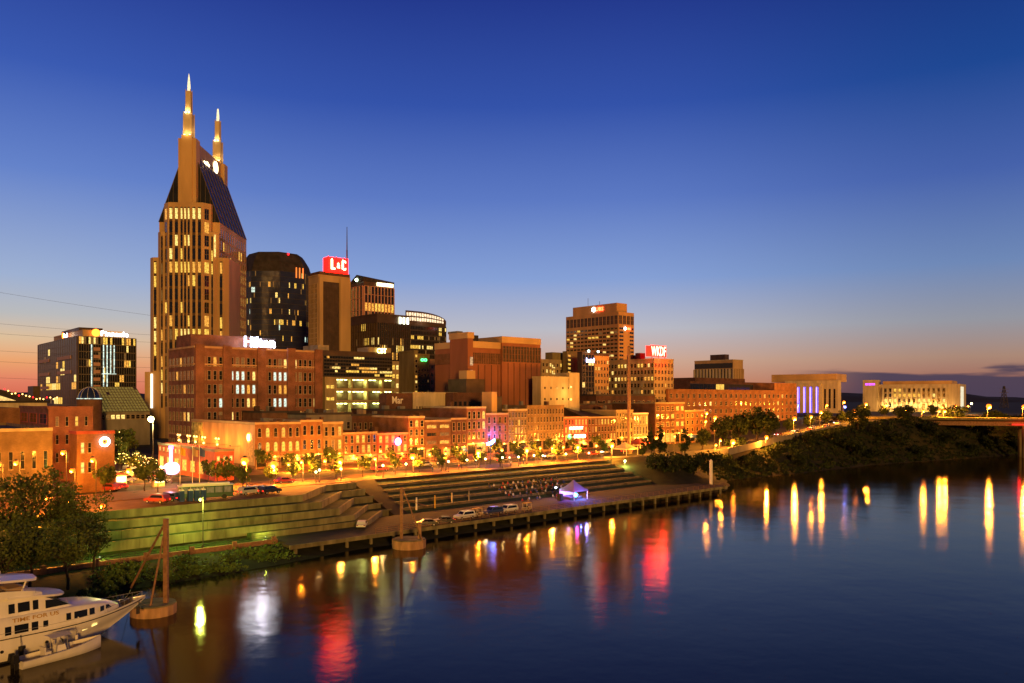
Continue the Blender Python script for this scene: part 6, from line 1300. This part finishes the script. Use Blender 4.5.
STD = [(0,0,.92),(0,0,1.18),(0,0,1.42),(0,0,1.54),(0,-.02,1.68),(.1,0,.86),(.11,-.04,.48),(.11,.02,.06),(.11,-.13,.03),(-.1,0,.86),(-.11,.03,.48),(-.12,.1,.06),(-.12,-.05,.03),(.2,0,1.4),(.25,.02,1.12),(.24,-.1,.88),(-.2,0,1.4),(-.25,.02,1.12),(-.24,-.08,.88)]
ED = [(0,1),(1,2),(2,3),(3,4),(0,5),(5,6),(6,7),(7,8),(0,9),(9,10),(10,11),(11,12),(2,13),(13,14),(14,15),(2,16),(16,17),(17,18)]
RA = [.15,.14,.15,.06,.105,.1,.075,.05,.05,.1,.075,.05,.05,.065,.05,.04,.065,.05,.04]
PM = {}
def person_mesh(pose, top, leg):
    key = (pose, top, leg)
    if key not in PM:
        base = PM.setdefault(pose, skin_fig(SIT if pose == 'sit' else STD, ED, RA)); me = base.copy(); me.materials.clear()
        for n_ in ('skin', 'cloth_'+top, 'cloth_'+leg): me.materials.append(M[n_])
        hip, neck = (.55, 1.04) if pose == 'sit' else (.95, 1.5)
        for f in me.polygons: z = f.center.z; f.material_index = 0 if z > neck else 1 if z > hip else 2; f.use_smooth = True
        PM[key] = me
    return PM[key]
hairb = MB(); hairb.lathe((0,0,0), [(.118,-.02),(.118,.05),(.08,.11),(.01,.13)], 8); HAIR = hairb.mesh('hair', M['bark'])
def person(label, p, rz, pose, top, leg, group):
    o = link('person', person_mesh(pose, top, leg), None, p, (0,0,rz)); tag(o, label, 'person', group); link('hair', HAIR, o, (0, -.02, 1.26 if pose == 'sit' else 1.7)); return o
cols = ['red','blue','white','dark','tan']; cnt = {}
rp = random.Random(4)
where = ['at the near end of the crowd','near the dark quay wall','beside the near aisle','in the middle of the crowd','behind the tallest sitter','near the stage tent','at the far end of the crowd','facing the small spotlight']
k_ = 0
ordw = ['nearest the cars','second along','third along','fourth along','fifth along','sixth along','seventh along','seventh from tent','sixth from tent','fifth from tent','fourth from tent','third from tent','second from tent','nearest the tent']
for row_ in range(6):
    for i in range(14):
        if rp.random() < .12: continue
        u = 67+i*1.95+rp.uniform(-.6,.6); j = 3+row_//2; v = 37.6-3.5*j+.25; z = 8-1.0*j+.02-.44; t_, l_ = rp.choice(cols), rp.choice(('dark','blue','tan')); pose = 'sit'
        if row_ % 2: v -= 1.7+rp.uniform(-.2,.2); z -= .62+.38*(row_ < 5)-.3; pose = 'sit' if rp.random() < .7 else 'std'
        if row_ == 5: v = 16.6+rp.uniform(-1.4,0); z = 2.05-(.38 if pose == 'sit' else 0)
        elif row_ % 2 and pose == 'std': z += .3
        person('person in %s with %s legs %s on %s, %s' % (t_, l_, 'sitting' if pose == 'sit' else 'standing', ('fourth edge','lawn below fourth edge','fifth edge','lawn below fifth edge','lowest edge','the quay')[row_], ordw[i]), tuple(uv(u, v, z)), UA+rp.uniform(-.4,.4), pose, t_, l_, 'concert crowd on the grass steps')
for u, v, t_, lb in ((70,44,'red','person in red walking on the promenade by the street trees'),(88,42,'white','person in white standing on the promenade under a globe lamp'),(96,45,'dark','person in dark clothes on the promenade near the violet lit house'),(60,43,'blue','person in blue walking past the street trees')):
    person(lb, tuple(uv(u, v, GZ)), UA+1.5, 'std', t_, 'dark', None)

# ------------------------------------------------------------------ motor yacht
YH = radians(50); fwd = Vector((cos(YH), sin(YH), 0)); TIP = Vector((-45.2, 98.6, 0))
y = thing('motor_yacht', 'big white motor yacht with raised wheelhouse and gold name, moored by the bank', 'yacht', TIP, YH+pi)   # local +x runs aft from the bow, local +y is starboard
M['gel'] = mat('white_gelcoat', (.86,.84,.78), .3, var=.08, streak=1, scale=.8, spec=.5, coat=.3); M['deck'] = mat('grey_deck', (.4,.36,.3), .7, var=.1)
M['ywin'] = mat('yacht_glass', (.01,.013,.02), .06, var=0, spec=.8); M['seat'] = mat('tan_cushion', (.5,.33,.18), .8); M['gold'] = mat('gold_letters', (.6,.35,.08), .4, var=0, metal=.3); M['boot'] = mat('boot_stripe', (.02,.02,.025), .5, var=0)
LY = 30.0
def hb(s): return 3.15*(1-(1-min(s, 11)/11)**2.1) if s < 11 else 3.15-.25*max(0, (s-20)/10)
def sheer(s): return 3.75-.28*s*.5+.010*s*s*.55 if s < 14 else 3.75-1.96+1.078-.0*s
def wlb(s): return 0 if s < 5.6 else min(hb(s)-.12, 2.95*(1-(1-min(s-5.6, 11)/11)**1.9))
st = [0,.6,1.3,2.2,3.2,4.2,5.0,5.6,6.2,7,8,9,11,13.5,16.5,20,24,27,30]
def ring(s):
    b, w_, zs = max(hb(s), .02), wlb(s), sheer(s); zk = -1.3 if s > 6.9 else (zs-.35)*(1-s/5.6)+.0 if s < 5.6 else -(s-5.6)
    zw = max(.0, zk)+.05 if s < 5.6 else .2
    half = [(b, zs), (b*.985, zs-.25), (w_+(b-w_)*.62, zw+(zs-zw)*.5), (max(w_, .015), zw), (max(w_*.8, .012), min(-.2, zw-.2) if s >= 6.9 else zk+.01), (.01, zk)]
    return [(s, yy, z) for yy, z in half]+[(s, -yy, z) for yy, z in reversed(half)]
R_s = [ring(s) for s in st]
mb = MB(); mb.loft(R_s, 0); mb.add(R_s[-1], [tuple(range(12))]); mb.build('hull', M['gel'], y)
# rub rail, boot stripe
for zo, w_, mt_, nm in ((-.28,.055,'boot','rub_rail'),):
    mb = MB()
    for s_ in (1,-1): mb.path([(s, s_*(hb(s)*.985+.03), sheer(s)+zo) for s in st[1:]], w_, 6)
    mb.build(nm, M[mt_], y)
mb = MB()
for s_ in (1,-1): mb.path([(s, s_*(wlb(s)+.05), .16) for s in st if s >= 6.2], .12, 6)
mb.build('boot_stripe', M['boot'], y)
mb = MB(); sec = [[(s, yy*hb(s)*.97, sheer(s)-(.34 if s < 5 else .12)) for yy in (1,.5,0,-.5,-1)] for s in st]; mb.loft(sec, sm=False); mb.build('deck', M['deck'], y)
# main deck house: side walls continue the hull upward
def house(name, prof, inset, mt, top_round=.25):
    mb = MB(); secs = []
    for s, zt in prof:
        b = max(hb(s)-inset(s), .05); zb = sheer(s)-.2
        secs.append([(s, b, zb), (s, b*.975, zb+(zt-zb)*.6), (s, b*.95, zt-top_round*.4), (s, b*.86, zt), (s, 0, zt+.12), (s, -b*.86, zt), (s, -b*.95, zt-top_round*.4), (s, -b*.975, zb+(zt-zb)*.6), (s, -b, zb)])
    mb.loft(secs, caps=True); return mb.build(name, M[mt], y)
house('deck_house', [(3.6, 3.5),(4.6,3.95),(6,4.35),(7.5,4.55),(9,4.65),(12,4.72),(16,4.75),(24,4.75),(26.5,4.7)], lambda s: .06+max(0, 6.5-s)*.28, 'gel')
mb = MB(); up = []
for s, zt in ((9.2,4.7),(10.4,5.25),(11.7,5.95),(12.2,6.2),(14,6.5),(18,6.9),(24,7.0)):
    b = 2.55 if s > 11 else 2.25+.27*(s-9.2)/2; up.append([(s, b, 4.6), (s, b*.96, 4.6+(zt-4.6)*.7), (s, b*.9, zt), (s, 0, zt+.06), (s, -b*.9, zt), (s, -b*.96, 4.6+(zt-4.6)*.7), (s, -b, 4.6)])
mb.loft(up, caps=True, sm=False); mb.build('wheelhouse', M['gel'], y)
# brow over the windscreen and fly bridge coaming
mb = MB(); mb.loft([[(s, b, z), (s, b, z+.22), (s, 0, z+.3), (s, -b, z+.22), (s, -b, z)] for s, b, z in ((9.8,1.2,5.92),(10.3,2.0,5.98),(11.2,2.5,6.1),(13,2.72,6.35),(16,2.8,6.6))], closed=True, caps=True, sm=False); mb.build('brow', M['gel'], y)
mb = MB()
for s_ in (1,-1): mb.loft([[(s, s_*b, z0), (s, s_*b, z1), (s, s_*(b-.14), z1), (s, s_*(b-.14), z0)] for s, b, z0, z1 in ((12.4,2.2,6.4,6.75),(13.5,2.6,6.5,7.15),(16,2.7,6.7,7.5),(20,2.7,6.9,7.7),(24,2.6,7,7.7))], closed=True, caps=True, sm=False)
mb.build('flybridge_coaming', M['gel'], y)
mb = MB(); mb.box(14.2,15.6,-1.8,1.8,6.7,7.6); mb.box(15.9,17.4,-1.9,1.9,6.75,7.35); mb.box(17.2,17.5,-1.9,1.9,7.36,7.95); mb.build('flybridge_seating', M['seat'], y)
mb = MB(); mb.loft([[(s, b, z), (s, b*.95, z+.22), (s, 0, z+.4), (s, -b*.95, z+.22), (s, -b, z)] for s, b, z in ((12.6,1.2,8.05),(13.0,2.0,8.1),(14,2.4,8.2),(17,2.5,8.45),(21,2.4,8.75))], closed=True, caps=True, sm=False); mb.build('hardtop', M['gel'], y)
for s_ in (1,-1): mb = MB(); mb.tube((14.6,s_*2.2,6.7),(14.0,s_*2.15,8.2),.09,n=6); mb.build('hardtop_strut', M['gel'], y); mb = MB(); mb.loft([[(18,s_*2.5,7.0),(19.5,s_*2.5,7.0)],[(17,s_*2.3,8.5),(18,s_*2.3,8.55)]]); mb.build('hardtop_leg', M['gel'], y)
mb = MB(); pr = [(s, s_*2.62, z) for s_, L0 in ((1, (16,15,14,13)),) for s, z in ((18,7.9),(16,7.75),(14.5,7.55),(13.2,7.3))]
for s_ in (1,-1):
    q_ = [(a_, s_*b_, c_) for a_, b_, c_ in pr]; mb.path(q_, .025, 5)
    for p in q_: mb.tube((p[0],p[1],p[2]-.45), p, .02, n=4)
    q_ = [(s, s_*(hb(s)*.98), sheer(s)+.35) for s in (17.5,16,14.5,13,11.5,10,8.5,7)]; mb.path(q_, .02, 4)
mb.build('handrail', M['car_silver'], y)
mb = MB(); mb.ball((16.2,0,9.15), .45, nu=12, nv=8); mb.ball((18.4,.9,9.2), .3, nu=10, nv=6); mb.build('radar_dome', M['white'], y)
mb = MB(); mb.tube((17.5,0,8.7),(17.6,0,11.2),.06,.02,6); mb.build('antenna', M['white'], y)
# windows on the starboard and port sides
def ywin(s0, s1, z0, z1, b0, lean=.05, nm='window', mt='ywin', pts=None):
    for s_ in (1,-1):
        mb = MB(); P_ = pts or [(s1,z0),(s0,z0),(s0,z1),(s1,z1)]; yy = lambda s, z: s_*(b0(s)*(1-lean*(z-z0)/max(.3, z1-z0))+.035)
        mb.add([(s, yy(s,z), z) for s, z in P_], [tuple(range(len(P_)))]); mb.build(nm, M[mt] if mt in M else E_[mt], y)
def hw(s): return hb(s)-.06-max(0, 6.5-s)*.28
for s0, s1 in ((15.7,16.3),(14.05,15.4),(13.1,13.75)): ywin(s0, s1, 2.95, 3.85, lambda s: hw(s)*.985, .012)
for s0, s1 in ((9.75,10.25),(7.95,9.4),(7.1,7.7)): ywin(s0, s1, 3.32, 4.08, lambda s: hw(s)*.978, .012)
ywin(5.85, 6.4, 3.42, 4.0, lambda s: hw(s)*.975, .012); ywin(4.8, 5.6, 3.5, 4.02, lambda s: hw(s)*.975, .012, pts=[(5.6,3.5),(4.75,3.5),(5.2,3.95),(5.6,4.0)])
ywin(12.1, 12.6, 3.1, 3.75, lambda s: hw(s)*.982, .012, 'door_window')
for s0, s1 in ((15.2,15.8),(13.75,14.9),(12.9,13.45)): ywin(s0, s1, 5.05, 6.05, lambda s: 2.55*.985, .03)
mb = MB(); n_ = 6
for a in range(n_):
    y0_, y1_ = -2.2+4.4*a/n_+.05, -2.2+4.4*(a+1)/n_-.05; mb.add([(9.42,y0_,4.9),(9.42,y1_,4.9),(11.5,y1_*.98,6.0),(11.5,y0_*.98,6.0)], [(0,1,2,3)])
o = mb.build('windscreen', M['ywin'], y)
mb = MB()
for s_ in (1,-1): mb.add([(9.75,s_*2.42,4.95),(12.2,s_*2.58,4.95),(12.2,s_*2.5,5.85),(11.1,s_*2.44,5.75)], [(0,1,2,3)])
mb.build('wheelhouse_window', M['ywin'], y)
for s, z in ((8.0,1.62),(6.9,1.75)):
    for s_ in (1,): mb = MB(); b = lambda q, zz: (wlb(q)+(hb(q)-wlb(q))*(.62 if zz < 2 else .8)*(zz/(sheer(q)*.5) if zz < sheer(q)*.5 else 1))+.05; mb.add([(s+.3,b(s+.3,z),z-.02),(s-.3,b(s-.3,z),z+.04),(s-.3,b(s-.3,z+.3)+.04,z+.34),(s+.3,b(s+.3,z+.3)+.04,z+.28)], [(0,1,2,3)]); mb.build('porthole', E_['port'], y)
for s in (12.2,14.5,16.6): mb = MB(); yb = (wlb(s)+(hb(s)-wlb(s))*.62)+.04; mb.tube((s,yb-.1,1.35),(s,yb+.02,1.35),.17,n=12); mb.build('porthole', M['ywin'], y)
nm = link('name_lettering', text_mesh('TIME FOR US', 4.6, .42, M['gold'], .03), y, (13.3, hw(13.3)*.965+.02, 4.15), (radians(-3), 0, pi))
mb = MB(); pr = [(s, s_*(hb(s)-.08), sheer(s)+.55) for s_ in (1,) for s in (5.5,4.2,3.2,2.2,1.3,.4)]+[(s, -(hb(s)-.08), sheer(s)+.55) for s in (.4,1.3,2.2,3.2,4.2,5.5)]; mb.path(pr, .02, 4)
for p in pr: mb.tube((p[0],p[1],p[2]-.6), p, .014, n=4)
mb.build('bow_rail', M['car_silver'], y)
mb = MB(); mb.box(2.2,2.9,-.35,.35,sheer(2.5)-.33,sheer(2.5)+.2); mb.tube((1.8,0,sheer(1.8)-.3),(1.8,0,sheer(1.8)+.35),.16,n=8); mb.build('windlass', M['dtrim'], y); mb = MB(); mb.box(.9,1.25,.28,.5,1.7,2.6); mb.tube((1.05,.42,2.5),(1.0,.5,3.2),.05,n=5); mb.build('anchor', M['dtrim'], y)

for a_, b_, lb in (((1.0,-.6,3.4), (at(153.5,104)+.3-0, 103.2, 1.4), 'mooring rope from the yacht bow to the mooring cell'),((2.5,-1.6,3.2), (at(131,112), 112, 1.2), 'mooring rope from the yacht bow to the bank')):
    A_ = y.matrix_basis @ Vector(a_); B_ = Vector(b_); mb = MB(); mb.path([tuple(A_.lerp(B_, q/8)-Vector((0,0,1.6*(q/8)*(1-q/8)))) for q in range(9)], .03, 5); tag(mb.build('mooring_rope', M['trim']), lb, 'rope')
for s_f, lb in ((9.2,'white fender hanging at the yacht side ahead of the small boat'),(11.6,'white fender hanging between the yacht and the small boat bow')):
    p_ = y.matrix_basis @ Vector((s_f, hb(s_f)*.9+.3, .7)); r = thing('fender', lb, 'fender', p_); mb = MB(); mb.tube((0,0,0),(0,0,.8),.17,n=10); mb.build('fender_body', M['white'], r); mb = MB(); mb.tube((0,0,.8),(-.2,.12,sheer(s_f)-.75),.02,n=4); mb.build('rope', M['black'], r)
# centre console boat alongside
bt = thing('motor_boat', 'small white centre console boat with black outboards beside the yacht', 'motor boat', (-48.7, 86.4, 0), radians(55)); LB_ = 8.6
def bb(x): t_ = (x+LB_/2)/LB_; return 1.28*(1 if t_ < .45 else max(.03, 1-((t_-.45)/.55)**2.4))
def bs(x): t_ = (x+LB_/2)/LB_; return .85+.55*t_**2
mb = MB(); secs = []
for i in range(13):
    x = -LB_/2+LB_*i/12; b, zs = bb(x), bs(x); rk = max(0, (i-10)/2)*.8
    secs.append([(x+rk*.0, b, zs), (x, b*.92, zs*.55), (x, b*.72, .02), (x, 0, -.35+.5*max(0,(i-9)/3)), (x, -b*.72, .02), (x, -b*.92, zs*.55), (x, -b, zs)])
mb.loft(secs); mb.add(secs[0], [tuple(range(7))]); mb.build('hull', M['gel'], bt)
mb = MB(); mb.loft([[(s[0][0], s[0][1]*.99, s[0][2]), (s[0][0], s[0][1]*.99-.16 if s[0][1] > .2 else 0, s[0][2]+.02)] for s in secs], sm=False); mb.loft([[(s[0][0], -s[0][1]*.99, s[0][2]), (s[0][0], -s[0][1]*.99+.16 if s[0][1] > .2 else 0, s[0][2]+.02)] for s in secs], sm=False); mb.build('gunwale', M['gel'], bt)
mb = MB(); mb.loft([[(s[0][0], s[0][1]*.88, .42+.4*max(0,(i-7)/5)), (s[0][0], -s[0][1]*.88, .42+.4*max(0,(i-7)/5))] for i, s in enumerate(secs)], sm=False); mb.build('deck', M['deck'], bt)
mb = MB(); mb.prism([(-.7,-.5),(.5,-.5),(.5,.5),(-.7,.5)], .43, 1.5, top=[(-.6,-.45),(.2,-.45),(.2,.45),(-.6,.45)]); mb.build('console', M['gel'], bt); mb = MB(); mb.add([(.32,-.42,1.52),(.32,.42,1.52),(.05,.38,2.05),(.05,-.38,2.05)], [(0,1,2,3)]); mb.build('windscreen', M['ywin'], bt)
mb = MB(); [mb.tube((x,s_*.6,.45),(x*.8-.15,s_*.75,2.5),.035,n=5) for x in (.5,-.8) for s_ in (1,-1)]; mb.build('top_frame', M['car_silver'], bt); mb = MB(); mb.loft([[(-1.4,-.95,2.5),(.7,-.95,2.55)],[(-1.4,0,2.62),(.8,0,2.66)],[(-1.4,.95,2.5),(.7,.95,2.55)]]); mb.build('t_top', M['white'], bt)
mb = MB(); mb.box(-1.9,-1.25,-.55,.55,.44,1.1); mb.box(-1.95,-1.8,-.55,.55,1.11,1.6); mb.build('leaning_seat', M['white'], bt); mb = MB(); mb.box(1.3,2.2,-.5,.5,.46,.85); mb.build('bow_seat', M['seat'], bt)
for s_ in (-.45,.45): mb = MB(); mb.prism([(-LB_/2-.75,s_-.24),(-LB_/2-.1,s_-.24),(-LB_/2-.1,s_+.24),(-LB_/2-.75,s_+.24)], .75, 1.55, top=[(-LB_/2-.65,s_-.17),(-LB_/2-.2,s_-.17),(-LB_/2-.2,s_+.17),(-LB_/2-.65,s_+.17)]); mb.box(-LB_/2-.5,-LB_/2-.22,s_-.1,s_+.1,-.5,.74); mb.build('outboard_motor', M['black'], bt)
r = thing('fender', 'black fender hanging between the yacht and the small boat', 'fender', TIP-fwd*14.9+Vector((sin(YH),-cos(YH),0))*3.45+Vector((0,0,.5))); mb = MB(); mb.tube((0,0,0),(0,0,1.1),.26,n=10); mb.build('fender_body', M['black'], r); mb = MB(); mb.tube((0,0,1.1),(-.1,.05,2.3),.03,n=5); mb.build('rope', M['black'], r)

# power lines crossing the sky at the left
for i, (y0, y1) in enumerate(((286,318),(322,336),(333,343),(351,358),(362,368),(379,382))):
    D = 470; a, b = Vector((at(-60, 430), 430, zat(y0-4, 430))), Vector((at(170, 500), 500, zat(y1, 500))); mb = MB(); pp = []
    for k_ in range(13): t_ = k_/12; p = a.lerp(b, t_); p.z -= 3.2*t_*(1-t_); pp.append(p)
    mb.path(pp, .055, 4); tag(mb.build('power_line', M['pole']), 'thin power line crossing the left sky, '+['highest of six','second from the top','third from the top','third from the bottom','second from the bottom','lowest of six'][i], 'power line', 'power lines at the left')
